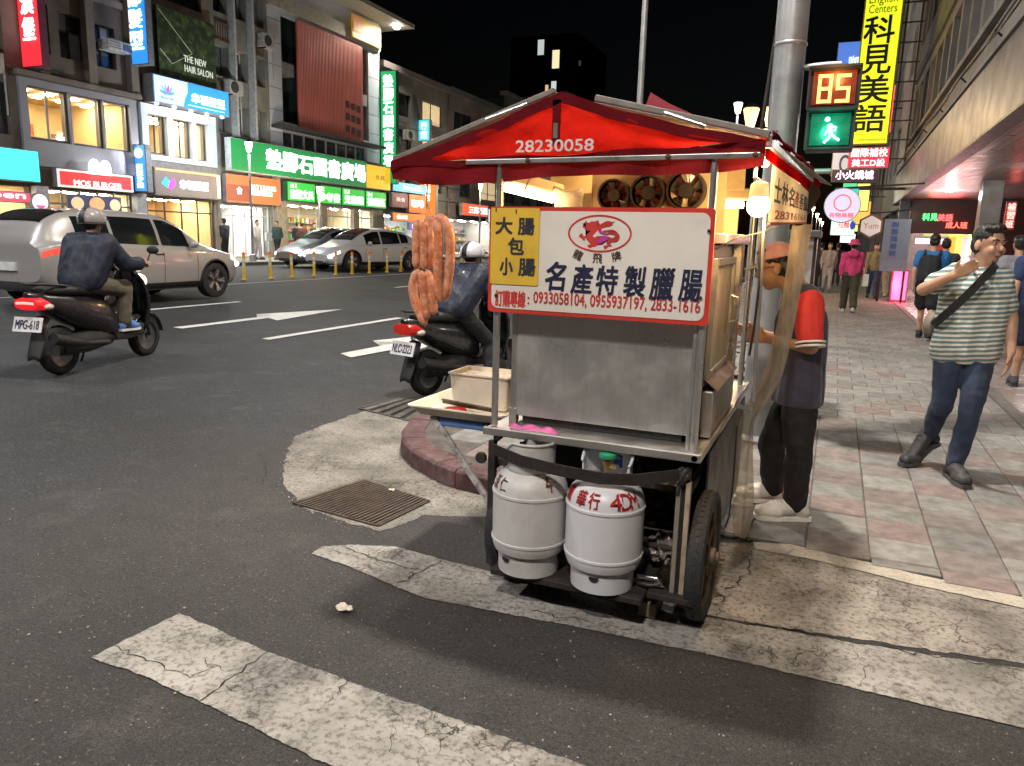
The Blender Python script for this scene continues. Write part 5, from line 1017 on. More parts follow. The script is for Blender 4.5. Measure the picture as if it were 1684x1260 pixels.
# ---------------- concrete block with fins and the bookshop
B = thing('apartment_building', 'pale concrete block with thin white fins beside the white bookshop', 'building', (-29, 27.5, FAR))
hh = []
for z in (5.75, 8.05, 10.6, 13.1):
    for a, b in ((25.95, 26.72), (26.9, 27.85), (28.05, 29.0)): hh.append((a, b, z, z + 1.25))
openings_wall(25.68, 29.2, FAR, 16, hh + [(25.9, 29.1, FAR + .02, 2.7)], FX, .5).build('wall', M((.22, .215, .19), .8, 0, .22, .8, .3, 10, world=True, dirt=.35), B); bx('building_core', (-37, 25.68, FAR), (-29.02, 29.2, 16), m_c1, B)
for i, h in enumerate(hh): window(B, *h, FX - .45, 2, 1, m_white if i % 3 else m_frame, None, .06)
for y in (26.8, 27.95): bx('fin', (FX + .002, y - .06, 5.6), (FX + .35, y + .06, 16), M((.42, .43, .43), .6), B)
for z, y in ((9.6, 26.3), (9.5, 28.5), (12.1, 28.4)):
    f = MB(); [f.box((FX + .05, y - .35 + k * .14, z - .1), (FX + .08, y - .33 + k * .14, z + .55)) for k in range(6)]; f.box((FX + .04, y - .4, z + .55), (FX + .1, y + .42, z + .6)); f.box((FX + .04, y - .4, z - .15), (FX + .1, y + .42, z - .1)); f.build('balcony_rail', M((.18, .09, .05), .7), B)
room(B, 25.95, 29.05, FAR + .03, 2.68, FX - .51, 3.2, (.80, .76, .72), 12, (1, .95, .9), 4, 3); window(B, 25.95, 29.05, FAR + .03, 2.68, FX - .2, 4, 1, m_white, m_clear, .06, split=.8)
s = sign('shop_sign', 'orange sign reading EAT LIVING with a brown panel', 25.92, 29.42, 2.78, 4.0, FX + .1, .2, (.72, .14, .05), .9, texts=(('EAT LIVING', .42, .52, .90, .70, WH, 1.3, .02), ('健康輕食', .42, .32, .84, .50, WH, 1.2, .02)))
bx('brown_panel', (FX + .325, 25.98, 2.86), (FX + .34, 27.3, 3.55), LIT((.28, .06, .03), .7), s); letters('食', (FX + .345, 26.5, 3.15), AY, AZ, .35, .32, LIT(WH, 1), s, .02, .01)
# bookshop
B = thing('bookshop_building', 'white panelled bookshop building with a red slatted screen', 'building', (-29, 34, FAR)); m_wp2 = M((.52, .55, .62), .5, .1, .06, .7)
bs_h = [(29.9, 38.2, FAR + .02, 2.95)]
openings_wall(29.22, 38.5, FAR, 13.2, bs_h + [(30.1, 37.2, 5.6, 6.35), (30.15, 37.4, 6.75, 11.6)], FX, .35).build('wall', m_wp2, B); bx('building_core', (-37, 29.22, FAR), (-29.02, 38.5, 13.2), m_c1, B)
for k in range(7):
    z = 6.2 + k; bx('panel_seam', (FX - .001, 29.23, z), (FX + .004, 30.1, z + .03), M((.15, .16, .18), .6), B); bx('panel_seam', (FX - .001, 37.45, z), (FX + .004, 38.49, z + .03), M((.15, .16, .18), .6), B)
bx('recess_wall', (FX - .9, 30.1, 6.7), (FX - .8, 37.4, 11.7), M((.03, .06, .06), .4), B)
bx('balcony', (FX - .75, 30.2, 8.95), (FX - .05, 31.1, 9.5), M((.2, .2, .21), .6), B); bx('balcony', (FX - .75, 36.75, 8.6), (FX - .05, 37.35, 9.2), M((.3, .3, .3), .6), B)
window(B, 30.15, 31.15, 6.75, 11.6, FX - .7, 2, 3, m_frame, M((.02, .06, .06), .1, spec=.8)); window(B, 36.8, 37.38, 6.75, 11.6, FX - .7, 1, 3, m_frame, m_glassd)
scr = tag(bx('screen', (FX + .02, 31.2, 6.54), (FX + .06, 36.66, 11.54), M((.33, .045, .05), .55, .2, .1, .8), B)); nsl = 46
m_sl = M((.60, .17, .15), .5, .2, .1, .8)
for k in range(nsl):
    y = 31.22 + 5.42 * k / nsl; bx('slat', (FX + .062, y, 6.5), (FX + .17, y + .065, 11.56), m_sl, scr)
for r_ in range(3):
    for c_ in range(3): bx('screen_window', (FX + .165, 34.98 + c_ * .5, 6.95 + r_ * .62 - .05 * c_), (FX + .18, 35.34 + c_ * .5, 7.3 + r_ * .62 - .05 * c_), M((.05, .01, .012), .4), scr)
bx('canopy_slab', (FX - .8, 29.3, 6.38), (FX + .7, 38.1, 6.52), M((.05, .05, .055), .6), B); bx('ledge', (FX + .002, 30.0, 5.42), (FX + .3, 38.45, 5.58), M((.12, .12, .13), .6), B)
window(B, 30.1, 37.2, 5.6, 6.35, FX - .2, 8, 1, m_pan, m_glassd, .12)
bx('roof_slab', (-36, 28.9, 13.2), (FX + 1.5, 39.9, 13.42), M((.42, .40, .36), .6), B); bx('roof_band', (FX + .005, 29.25, 11.75), (FX + .14, 38.45, 12.35), M((.36, .33, .28), .6), B)
so = bx('sign_panel', (FX + .15, 35.6, 11.85), (FX + .25, 38.3, 13.0), M((.5, .33, .06), .5, emit=.25, ecol=(.6, .36, .04)), B)
bx('sign_panel', (FX + .26, 35.65, 12.2), (FX + .28, 36.5, 13.0), M((.55, .22, .08), .5, emit=.3, ecol=(.7, .25, .06)), B)
fl = thing('roof_floodlight', 'bright floodlight under the bookshop roof corner', 'lamp', (FX + .9, 38.9, 13.1)); MB().ell((FX + .9, 38.9, 13.08), (.2, .2, .1)).build('lens', LIT((1, .92, .75), 30), fl); light('SPOT', 'roof_floodlight_beam', (FX + .9, 38.9, 12.9), 1800, (1, .9, .72), .15, (0, R(-20), R(-90)), fl, R(150), .7)
room(B, 29.95, 38.15, FAR + .03, 2.93, FX - .36, 3.4, (.80, .66, .46), 14, (1, .9, .7), 7, 4); window(B, 29.95, 38.15, FAR + .03, 2.93, FX - .15, 6, 1, m_white, m_clear, .07, split=.82)
for a, b in ((29.25, 29.95), (32.6, 33.1), (35.5, 36.0), (37.4, 38.4)): bx('shop_pillar', (FX + .002, a, FAR), (FX + .25, b, 2.98), M((.36, .31, .26), .6, dirt=.2), B)
s = sign('shop_sign', 'long dark green bookshop sign with big white characters', 25.72, 35.9, 4.10, 5.46, FX + .52, .3, (.012, .19, .055), .9, edge=(.5, .55, .55), texts=(('墊腳石圖書廣場', .215, .20, .985, .84, (.92, 1, .97), 2.2, .035),))
sign('shop_sign', 'square yellow panel at the end of the long green sign', 35.92, 38.4, 4.08, 5.38, FX + .52, .25, (.80, .50, .02), .95, texts=(('文具', .35, .4, .75, .6, (.3, .2, .02), .3, .0),))
for k, tx in enumerate(('書籍文具', '參考書', '兒童館', '禮品區')):
    w = (38.44 - 29.70) / 4; y0 = 29.70 + k * w; sign('shop_sign', ['first', 'second', 'third', 'fourth'][k] + ' bright green panel under the long green bookshop sign, counting from the orange sign', y0, y0 + w - .08, 3.05, 3.97, FX + .3, .2, (.04, .47, .06), 1.0, edge=(.02, .15, .04), texts=((tx, .08, .14, .92, .60, (.9, 1, .9), 1.6, .03), ('B' + str(k + 1), .1, .68, .3, .9, (.8, 1, .8), 1.2, .01)), grp='green panels of the bookshop')
blade_px('vertical_sign', 'tall green vertical bookshop sign with white characters', 626, 117, 652, 303, (.015, .33, .10), 1.0, '墊腳石圖書廣場', (.9, 1, .95), 1.9, frac=(.2, .15, .8, .97), bold=.03, edge=(.02, .1, .06))
# ---------------- further fronts, stepping back down the street
m_f = [M((.13, .125, .125), .85, 0, .25, .5, .2, 6, world=True, dirt=.4), M((.16, .13, .13), .85, 0, .25, .5, .2, 6, world=True), M((.11, .115, .12), .85, 0, .25, .5, .2, 6, world=True)]
def farblock(label, Y0, Y1, H, k, sx=FX, lit=.25, nf=3, sgn=1, X1=-38):
    B = thing('city_building', label, 'building', ((sx + X1) / 2, (Y0 + Y1) / 2, FAR)); rnd = random.Random(int(Y0)); hs = []; n = max(2, int((Y1 - Y0) / 3.2))
    for f in range(nf):
        for i in range(n):
            a = Y0 + (Y1 - Y0) * (i + .18) / n; b = Y0 + (Y1 - Y0) * (i + .82) / n; z = 4.4 + f * (H - 4.6) / nf; hs.append((a, b, z, z + min(1.7, (H - 4.6) / nf - .8)))
    sh = (Y0 + .3, Y1 - .3, FAR + .02, 2.8)
    openings_wall(Y0, Y1, FAR, H, hs + [sh], sx, .25, sgn).build('wall', m_f[k % 3], B); bx('building_core', (min(sx - sgn * 3.6, X1), Y0, FAR), (max(sx - sgn * 3.6, X1), Y1, H), m_f[k % 3], B)
    for h in hs:
        if rnd.random() < lit: window(B, *h, sx - sgn * .2, 2, 1, m_frame, LIT(rnd.choice([(.9, .85, .65), (.75, .85, .8), (.95, .7, .4)]), .55, .3), .06, .04)
        else: window(B, *h, sx - sgn * .2, 2, 1, m_frame, None, .06, .04)
    bx('roof_edge', (sx - .4, Y0, H), (sx + .25, Y1, H + .35), m_f[(k + 1) % 3], B); bx('sill_band', (min(sx, sx + sgn * .2) + .002, Y0, 3.95), (max(sx, sx + sgn * .2) + .002, Y1, 4.15), m_f[(k + 2) % 3], B)
    if sgn > 0: room(B, sh[0] + .02, sh[1] - .02, sh[2] + .02, sh[3] - .02, sx - .26, 3.0, rnd.choice([(.75, .72, .68), (.78, .6, .4), (.6, .7, .75)]), 13, rnd.choice([(1, .95, .88), (1, .85, .6), (.85, .95, 1)]), 4, 3)
    return B
farblock('dim grey block with a plain parapet beyond the tall green sign', 38.6, 46.8, 11.0, 0)
farblock('dim maroon-grey block with a pale lit window beyond the bookshop', 46.9, 56, 11.1, 1, lit=.5)
farblock('dark block third along from the bookshop', 56.1, 70, 12.5, 2); farblock('tall dark block fourth along from the bookshop', 70.1, 90, 15, 0); farblock('dark block far down the other side of the street', 90.1, 125, 12, 1, nf=2)
sign('shop_sign', 'sky blue lit sign with white letters past the green panels', 38.75, 42.7, 4.12, 4.68, FX + .5, .2, (.10, .55, .80), 1.0, texts=(('Beauty 美妝', .3, .2, .85, .8, WH, 1.4, .02),))
sign('shop_sign', 'orange lit sign with bold white letters under the sky blue one', 40.6, 42.8, 2.95, 4.05, FX + .5, .2, (.85, .16, .03), 1.0, texts=(('咖啡', .12, .32, .8, .72, WH, 1.8, .03),))
sign('shop_sign', 'dull brown sign between the tall green sign and the orange one', 38.75, 40.55, 3.2, 4.05, FX + .45, .2, (.22, .07, .06), .6, texts=(('美食', .25, .4, .8, .7, (.8, .7, .7), .7, .02),))
sign('shop_sign', 'low orange fascia under the dull brown sign', 38.75, 42.7, 2.4, 2.9, FX + .5, .2, (.85, .22, .05), 1.0, texts=(('便利', .1, .25, .4, .75, WH, 1.2, .02),)); sign('shop_sign', 'small purple lit sign low under the orange ones', 40.7, 42.5, 1.9, 2.36, FX + .5, .15, (.22, .12, .45), 1.0, texts=(('KTV', .2, .2, .8, .8, WH, 1.2, .02),))
blade_px('vertical_sign', 'orange and blue vertical sign seen just above the sausages', 690, 275, 717, 362, (.86, .20, .03), 1.05, '牛肉麵店', WH, 1.8, frac=(.35, .35, .65, .95))
t = bpy.data.objects['vertical_sign.005'] if 'vertical_sign.005' in bpy.data.objects else None
sign('shop_sign', 'red lit sign reading 三 beside the yellow plaque', 47.7, 51.9, 3.08, 3.92, FX + .5, .25, (.85, .10, .04), 1.0, texts=(('三商巧福', .24, .22, .95, .78, (1, .9, .95), 1.7, .03),)); sign('shop_sign', 'pale blue lit shop sign just left of the yellow plaque', 52.0, 55.5, 2.7, 3.7, FX + .5, .25, (.6, .85, .9), 1.0)
blade_px('vertical_sign', 'small turquoise sign high behind the canopy corner', 688, 197, 707, 232, (.08, .62, .72), 1.0, '行館', WH, 1.4, frac=(.25, .1, .75, .9))
for k, (y, z0, z1, c_) in enumerate(((58, 3, 4, (.8, .7, .2)), (63, 2.9, 4, (.1, .6, .7)), (68, 3, 4.2, (.8, .15, .1)), (76, 3, 4.4, (.9, .9, .8)), (84, 3, 4.2, (.1, .5, .2)), (96, 3, 4.5, (.85, .3, .1)), (108, 3, 4.6, (.3, .5, .9)))):
    sign('shop_sign', ['yellow', 'teal', 'red', 'white', 'green', 'orange', 'blue'][k] + ' lit fascia far along the other side of the street', y, y + 4.2, z0, z1, FX + .4, .25, c_, 1.0)
# dark tower with a few lit windows
p = onY(905, 150, 150); B = thing('dark_tower', 'unlit tower against the night sky with a few lit windows', 'building', (p[0] - 6, 160, 0)); bx('tower_wall', (p[0] - 9, 150, 0), (p[0] + 5.5, 170, 42), M((.0012, .0014, .002), .9, spec=.1), B)
for x0, y0, x1, y1, c_, s_ in ((885, 66, 894, 90, (.75, .8, .8), .7), (909, 83, 919, 112, (1, .85, .5), 1.0), (897, 140, 901, 158, (.9, .6, .3), .8), (907, 134, 914, 154, (.75, .85, .8), .8), (952, 100, 955, 108, (.3, .35, .4), .1)):
    a, b = onY(x0, y0, 149.8), onY(x1, y1, 149.8); bx('window', (a[0], 149.7, b[2]), (b[0], 149.9, a[2]), LIT(c_, s_), B)

# ---------------- air conditioners, cables
rnd = random.Random(3); m_ac = M((.42, .42, .40), .6, 0, .1, 4, dirt=.4)
for k, (y, z, l) in enumerate(((15.8, 6.2, 'far left over the turquoise sign'), (18.9, 9.75, 'high over the burger restaurant windows'), (26.3, 7.35, 'between the white fins, low'), (28.5, 9.75, 'on the fin block beside the white bookshop'), (41.0, 7.3, 'on the dim grey block past the bookshop'), (44.5, 5.9, 'on the dim grey block near its far end'), (49.5, 8.6, 'on the maroon-grey block'))):
    t = thing('outdoor_unit', 'grey air conditioner outdoor unit ' + l, 'air conditioner', (FX + .3, y, z)); bx('casing', (FX + .02, y, z), (FX + .4, y + .8, z + .58), m_ac, t, .015); MB().lathe([(.20, .0), (.23, .0), (.23, .02), (.20, .02)], 18, (FX + .4, y + .3, z + .29), 'x', cap=False).build('fan_guard', m_frame, t); MB().lathe([(0, .002), (.2, .002), (.2, .006), (0, .006)], 18, (FX + .4, y + .3, z + .29), 'x').build('fan', M((.05, .05, .05), .6), t); bx('bracket', (FX + .002, y + .1, z - .06), (FX + .4, y + .16, z - .005), m_frame, t)
    MB().tube([(FX + .06, y + .82, z + .3), (FX + .05, y + 1.0, z + .1), (FX + .05, y + 1.0, z - 1.2)], .03, 6).build('pipe', m_ac, t)
for k, (y0, y1, z0, z1) in enumerate(((12, 21.7, 6.7, 6.55), (25.7, 29.2, 5.62, 5.55), (38.7, 56, 5.0, 4.9), (38.7, 56, 8.2, 7.9))):
    P = [(FX + .3, y0 + (y1 - y0) * f, z0 + (z1 - z0) * f - .15 * math.sin(f * math.pi * 3) ** 2) for f in np.linspace(0, 1, 24)]; tag(MB().tube(P, .02, 5).build('wall_cable', m_frame), ['slack cable along the flats over the burger restaurant', 'slack cable over the long green sign', 'lower slack cable on the dim blocks past the bookshop', 'upper slack cable on the dim blocks past the bookshop'][k], 'cable')
# ================================================================== near side: arcade building, signs, poles
m_fas = M((.125, .113, .116), .45, .2, .12, 1.2, .1, 6, world=True, dirt=.25, dcol=(.2, .17, .16)); m_sof = M((.32, .305, .305), .35, .3, .05, 1.5, world=True); m_nc = M((.21, .20, .19), .75, 0, .18, 1.2, .2, 8, world=True, dirt=.35, dcol=(.18, .15, .13))
B = thing('arcade_building', 'long beige office block over the covered arcade walkway', 'building', (5, 15, 0))
bx('fascia', (1.70, 2.0, 3.10), (1.86, 31.0, 4.12), m_fas, B, .01); bx('fascia_rim', (1.66, 2.0, 3.06), (1.90, 31.0, 3.095), M((.09, .085, .085), .5, .3), B); bx('fascia_cap', (1.66, 2.0, 4.125), (1.95, 31.0, 4.20), m_nc, B)
for k in range(30):
    bx('soffit_strip', (1.87 + k * .12, 2.0, 3.10), (1.87 + k * .12 + .113, 31.0, 3.13), m_sof, B)
bx('soffit_backing', (1.86, 2.0, 3.135), (9.5, 31.0, 3.2), M((.05, .05, .05), .8), B)
hs = []
for k in range(18):
    y = 2.5 + k * 1.6; hs.append((y, y + 1.28, 5.25, 6.9)); hs.append((y, y + 1.28, 8.4, 10.1))
openings_wall(2.0, 31.0, 4.2, 13, hs, 2.0, .25, -1).build('wall', m_nc, B); bx('building_core', (2.6, 2.0, 3.2), (9.5, 31, 13), m_nc, B)
for i, h in enumerate(hs): window(B, *h, 2.2, 2, 1, m_white, M((.10, .10, .105), .2, 0, .3, .6) if i % 3 else m_glassd, .07, -.05)
bx('sill', (1.88, 2.0, 5.10), (1.998, 31, 5.22), m_nc, B); bx('spandrel_band', (1.93, 2.0, 7.2), (1.998, 31, 7.5), m_fas, B)
MB().tube([(1.62, y, 4.36 + .03 * math.sin(y * 1.3)) for y in np.arange(2, 30.5, .4)], .022, 7).build('conduit', m_nc, B, smooth=60); MB().tube([(1.60, y, 4.30 + .05 * math.sin(y * .9 + 1)) for y in np.arange(2, 30.5, .3)], .014, 6).build('cable', m_black, B, smooth=60)
for y in np.arange(3, 30, 3.0): MB().tube([(1.6, y, 4.34), (1.75, y, 4.2)], .015, 6).build('bracket', m_dark, B)
# back wall of the arcade with shop windows
bx('arcade_wall', (5.6, 2.0, .03), (5.8, 27.4, 3.1), M((.20, .18, .17), .5, 0, .1, 1), B)
for y in (8.5, 13.5, 18.5): 
    w = window(B, y, y + 3.6, .15, 2.5, 5.52, 3, 1, m_alu, M((.12, .12, .13), .12, 0, .3, 1), .08, -.06)
bx('column', (3.2, 12.2, .03), (3.85, 12.9, 3.1), M((.34, .32, .30), .4, 0, .12, 2), B, .01); bx('column', (2.9, 20.2, .03), (3.3, 20.7, 3.1), M((.38, .35, .33), .4, 0, .12, 2), B, .01)
bx('column', (1.72, 27.7, .03), (2.02, 28.0, 3.1), M((.13, .15, .19), .45, 0, .12, 2), B, .01)
# cross shop at the end of the arcade
Sx = thing('corner_shop', 'brightly lit shop front closing the end of the arcade', 'shop', (3.6, 27.4, 0)); YS = 27.4
def YR(x0, y0, x1, y1, y=YS): a, b = onY(x0, y0, y), onY(x1, y1, y); return a[0], b[0], b[2], a[2]
m_br = M((.085, .03, .025), .45, 0, .15, 2)
bx('header', (2.04, YS, 2.03), (5.58, YS + .15, 3.09), m_br, Sx); bx('pier', (3.92, YS, .03), (5.58, YS + .15, 2.03), m_br, Sx); bx('pier', (2.04, YS, .03), (2.13, YS + .15, 2.03), M((.5, .5, .5), .5), Sx)
mb = MB(); X0, X1, Y0, Y1, z0, z1 = 2.13, 3.92, YS + .16, YS + 5, .03, 2.9
for q in ([(X0, Y1, z0), (X1, Y1, z0), (X1, Y1, z1), (X0, Y1, z1)], [(X0, Y0, z0), (X0, Y1, z0), (X0, Y1, z1), (X0, Y0, z1)], [(X1, Y0, z0), (X1, Y1, z0), (X1, Y1, z1), (X1, Y0, z1)], [(X0, Y0, z1), (X1, Y0, z1), (X1, Y1, z1), (X0, Y1, z1)], [(X0, Y0, z0 + .005), (X1, Y0, z0 + .005), (X1, Y1, z0 + .005), (X0, Y1, z0 + .005)]): mb.add(q, [(0, 1, 2, 3)])
mb.build('interior', M((.72, .60, .58), .5, 0, .05), Sx)
for k in range(3): bx('ceiling_light', (2.35, YS + .6 + k * 1.3, 2.84), (3.7, YS + .9 + k * 1.3, 2.88), LIT((1, .80, .78), 13), Sx)
light('AREA', 'shop_light', (3.0, YS + .3, 2.0), 80, (1, .6, .64), 1.6, (R(-75), 0, 0), Sx)
for x0, y0, x1, y1, c_, s_ in ((1536, 400, 1560, 432, (.45, .05, .05), .5), (1506, 392, 1562, 402, (1, .9, .95), 1.6), (1520, 378, 1600, 390, (.55, .8, .25), .9), (1562, 385, 1572, 470, (.9, .6, .08), .8), (1594, 378, 1612, 420, (1, .82, .5), 1.0), (1588, 425, 1604, 440, (.4, .6, .9), 1.1), (1612, 385, 1618, 450, (.8, .1, .25), 1.2), (1573, 390, 1586, 470, (.85, .8, .75), .7)):
    a = YR(x0, y0, x1, y1, YS + .5); bx('display', (a[0], YS + .5, a[2]), (a[1], YS + .56, a[3]), LIT(c_, s_), Sx)
for xx in (2.13, 2.75): bx('door_frame', (xx, YS + .05, .03), (xx + .05, YS + .1, 2.03), m_alu, Sx)
bx('door_pane', (2.18, YS + .07, .05), (2.75, YS + .08, 2.0), m_clear, Sx)
for tx, x0, y0, x1, y1, c_, s_ in (('科見', 1518, 351, 1541, 363, (.1, 1, .25), 3.0), ('美語', 1543, 352, 1566, 364, (1, .12, .12), 3.0), ('成人班', 1556, 365, 1590, 376, (1, .15, .1), 3.2)):
    a = YR(x0, y0, x1, y1, YS - .03); letters(tx, (a[0], YS - .03, a[2]), AX, AZ, a[1] - a[0], a[3] - a[2], LIT(c_, s_), Sx, .01, .02)
a = YR(1655, 338, 1667, 378, 22.0); blade('led_sign', 'thin red vertical LED sign in the arcade behind the striped-shirt man', 22.0, a[0], a[1], a[2], a[3] + .1, .08, (.5, .02, .02), 1.2, '補習班', (1, .25, .2), 4.0)
light('AREA', 'led_sign_light', (2.9, YS - .3, 2.55), 22, (1, .08, .08), .8, (R(90), 0, R(180)), Sx)
for k, (x, y) in enumerate(((2.6, 23.5), (3.6, 17), (2.9, 10.5))):
    dl = thing('downlight', ['round downlight in the arcade soffit before the red LED letters', 'round downlight in the middle of the arcade soffit', 'round downlight in the arcade soffit near the picture edge'][k], 'lamp', (x, y, 3.08)); MB().lathe([(0, 0), (.09, 0), (.09, -.02), (0, -.02)], 14, (x, y, 3.095)).build('lens', LIT((1, .93, .85), 18), dl); light('POINT', 'downlight_lamp', (x, y, 2.95), 50, (1, .92, .85), .08, parent=dl)
# ---------------- blades over the pavement, 26 m along
def ybox(x0, y0, x1, y1, y): a, b = onY(x0, y0, y), onY(x1, y1, y); return a[0], b[0], b[2], a[2]
Yq = 26.0; a = ybox(1402, -300, 1474, 237, Yq)
ys = blade('vertical_sign', 'tall bright yellow vertical sign with black characters 科見美語', Yq, .03, 1.08, a[2], 11.5, .35, (.78, .86, .02), 1.05, '', (0, 0, 0), .1, edge=(.25, .26, .1))
m_bk = M((.012, .014, .012), .6)
for ch, x0, y0, x1, y1 in (('科', 1424, 28, 1469, 70), ('見', 1420, 76, 1463, 120), ('美', 1413, 125, 1459, 168), ('語', 1407, 173, 1453, 216)):
    b = ybox(x0, y0, x1, y1, Yq - .03); letters(ch, (b[0], Yq - .03, b[2]), AX, AZ, b[1] - b[0], b[3] - b[2], m_bk, ys, .02, .01)
for tx, x0, y0, x1, y1 in (('English', 1431, -8, 1476, 7), ('Centers', 1430, 9, 1475, 19), ('www.kojenenglish.tw', 1411, 227, 1456, 233)): b = ybox(x0, y0, x1, y1, Yq - .03); letters(tx, (b[0], Yq - .03, b[2]), AX, AZ, b[1] - b[0], b[3] - b[2], M((.2, .26, .02), .6), ys, .0, .01)
lt = MB()
for z in np.arange(4.2, 11, .55): lt.bar((1.1, Yq + .1, z), (1.68, Yq + .1, z), .04, .04)
for x in (1.2, 1.6): lt.bar((x, Yq + .1, 4.1), (x, Yq + .1, 11.4), .05, .05)
lt.build('bracket_frame', M((.06, .055, .05), .6, .4), ys)
def blade2(label, x0, y0, x1, y1, y, face, es, rows, th=.2, nm='hanging_sign'):
    a = ybox(x0, y0, x1, y1, y); t = thing(nm, label, 'sign', ((a[0] + a[1]) / 2, y, a[2])); bx('sign_box', (a[0], y, a[2]), (a[1], y + th, a[3]), M((.2, .2, .2), .5), t); bx('sign_face', (a[0] + .02, y - .02, a[2] + .02), (a[1] - .02, y - .002, a[3] - .02), LIT(face, es), t)
    for tx, fx0, fz0, fx1, fz1, c_, s_ in rows: w, h = a[1] - a[0], a[3] - a[2]; letters(tx, (a[0] + w * fx0, y - .024, a[2] + h * fz0), AX, AZ, w * (fx1 - fx0), h * (fz1 - fz0), LIT(c_, s_), t, .02, .01)
    return t
blade2('red and white sign hanging under the tall yellow one', 1397, 243, 1461, 277, Yq + .1, (.75, .03, .06), 1.0, (('國際補校', .06, .55, .94, .95, (1, .9, .9), 1.2), ('美工D設', .1, .1, .9, .45, (1, .9, .9), 1.3)))
blade2('grey sign with a dark letter C beside the red and white one', 1370, 247, 1397, 290, Yq + .2, (.42, .43, .5), .8, (('C', .4, .15, .85, .8, (.06, .08, .16), .1),))
blade2('dark sign with glowing pink white characters under the letter C', 1368, 279, 1443, 299, Yq + .1, (.06, .03, .05), .3, (('小火鍋城', .1, .2, .9, .9, (1, .75, .95), 2.6),))
blade2('blue lit sign half hidden behind the tall yellow one', 1379, 70, 1412, 112, Yq + 3, (.08, .2, .7), .9, (('咖', .55, .05, .95, .45, (.8, .9, 1), 1.2),))
blade2('turquoise lit sign just above the round hanging sign', 1373, 310, 1412, 326, 24.0, (.03, .6, .5), 1.0, ())
bx('sign_bracket', (-.2, Yq + .05, 3.28), (1.7, Yq + .12, 3.36), m_dark, ys)
p = onY(1385, 338, 20.0); rs = thing('round_sign', 'round white hanging sign with red lettering over the pavement', 'sign', tuple(p)); rr_ = 26.5 / 1230 * 19.0
MB().lathe([(0, .1), (rr_, .1), (rr_, 0), (0, 0)], 36, tuple(p), 'y').build('sign_box', M((.3, .3, .32), .5), rs, smooth=40); MB().lathe([(0, -.01), (rr_ * .96, -.01), (rr_ * .96, -.002), (0, -.002)], 36, tuple(p), 'y').build('sign_face', LIT((.60, .56, .72), .85), rs)
letters('名物烏龍', (p[0] - .27, p[1] - .02, p[2] - .28), AX, AZ, .54, .11, LIT((.75, .1, .15), .9), rs, .02, .01)
MB().lathe([(.17, -.02), (.20, -.02), (.20, -.012), (.17, -.012)], 24, (p[0], p[1], p[2] + .06), 'y', cap=False).build('ring_mark', LIT((.75, .12, .16), .9), rs)
MB().bar(p + (0, .05, rr_), (1.7, p[1] + .05, p[2] + rr_ + .1), .03, .04).build('bracket', m_dark, rs)
p = onY(1432, 372, 20.6); hs_ = thing('hexagon_sign', 'hexagonal white sign with brown rim beside the round one', 'sign', tuple(p)); hx = [(.30 * math.sin(q), .30 * math.cos(q)) for q in np.arange(6) * math.pi / 3]
MB().prism(hx, -.1, (tuple(p), AX, AZ)).build('sign_box', M((.30, .13, .08), .5), hs_); MB().prism([(x * .84, z * .84) for x, z in hx], .01, (tuple(p + (0, -.004, 0)), AX, AZ)).build('sign_face', LIT((.62, .52, .48), .7), hs_); letters('Yum', (p[0] - .17, p[1] - .016, p[2] - .06), AX, AZ, .34, .14, LIT((.45, .15, .08), .5), hs_, .0, .01); MB().bar(p + (0, .05, .3), (1.7, p[1] + .05, p[2] + .42), .03, .03).build('bracket', m_dark, hs_)
blade2('white lit sign with red and blue marks under the round sign', 1367, 362, 1405, 388, 34.0, (.7, .95, .85), 1.2, (('拉麵', .3, .5, .75, .95, (.9, .05, .1), 1.0), ('●', .78, .4, .98, .95, (.05, .1, .6), .6)))
blade2('very bright white lit sign low over the far pavement', 1382, 384, 1406, 400, 38.0, (.85, .97, 1), 1.6, ())
# standing boards and cabinet by the arcade
p0 = ybox(1456, 360, 1489, 446, 24.0); sb_ = thing('standing_board', 'grey standing notice board with blue squares at the arcade column', 'sign', (1.5, 24, .03)); MB().box((p0[0], 24, .9), (p0[1], 24.08, p0[3])).build('board', LIT((.22, .24, .30), .10), sb_); bx('leg', (p0[0], 24, .03), (p0[0] + .06, 24.08, .9), m_dark, sb_); bx('leg', (p0[1] - .06, 24, .03), (p0[1], 24.08, .9), m_dark, sb_)  # the board is given a faint glow of its own
for k in range(5): bx('printed_square', (p0[0] + .2, 23.985, p0[3] - .22 - k * .2), (p0[0] + .36, 23.998, p0[3] - .08 - k * .2), M((.08, .13, .32), .6), sb_)
p0 = ybox(1467, 458, 1484, 490, 24.3); lb2 = thing('light_box', 'low glowing red light box under the notice board', 'sign', (1.5, 24.3, 0)); bx('lamp_box', (p0[0], 24.3, .03), (p0[1] + .1, 24.7, .95), M((.5, .05, .1), .4), lb2); bx('lit_face', (p0[0] + .03, 24.285, .08), (p0[1] + .07, 24.298, .9), LIT((1, .12, .25), 2.5), lb2); light('POINT', 'light_box_glow', (p0[0] + .1, 24.0, .5), 30, (1, .2, .35), .2, parent=lb2)
p0 = ybox(1306, 378, 1342, 470, 6.8); cbx = thing('roadside_cabinet', 'silver cabinet with a round mark standing behind the vendor', 'cabinet', (-.2, 7, .03)); bx('body', (p0[0] - .1, 6.8, .03), (p0[1] - .03, 7.3, p0[3] - .06), M((.46, .44, .43), .4, .3, .1, 3), cbx, .01); bx('roof', (p0[0] - .14, 6.74, p0[3] - .06), (p0[1], 7.36, p0[3]), M((.12, .12, .12), .5), cbx, .01)
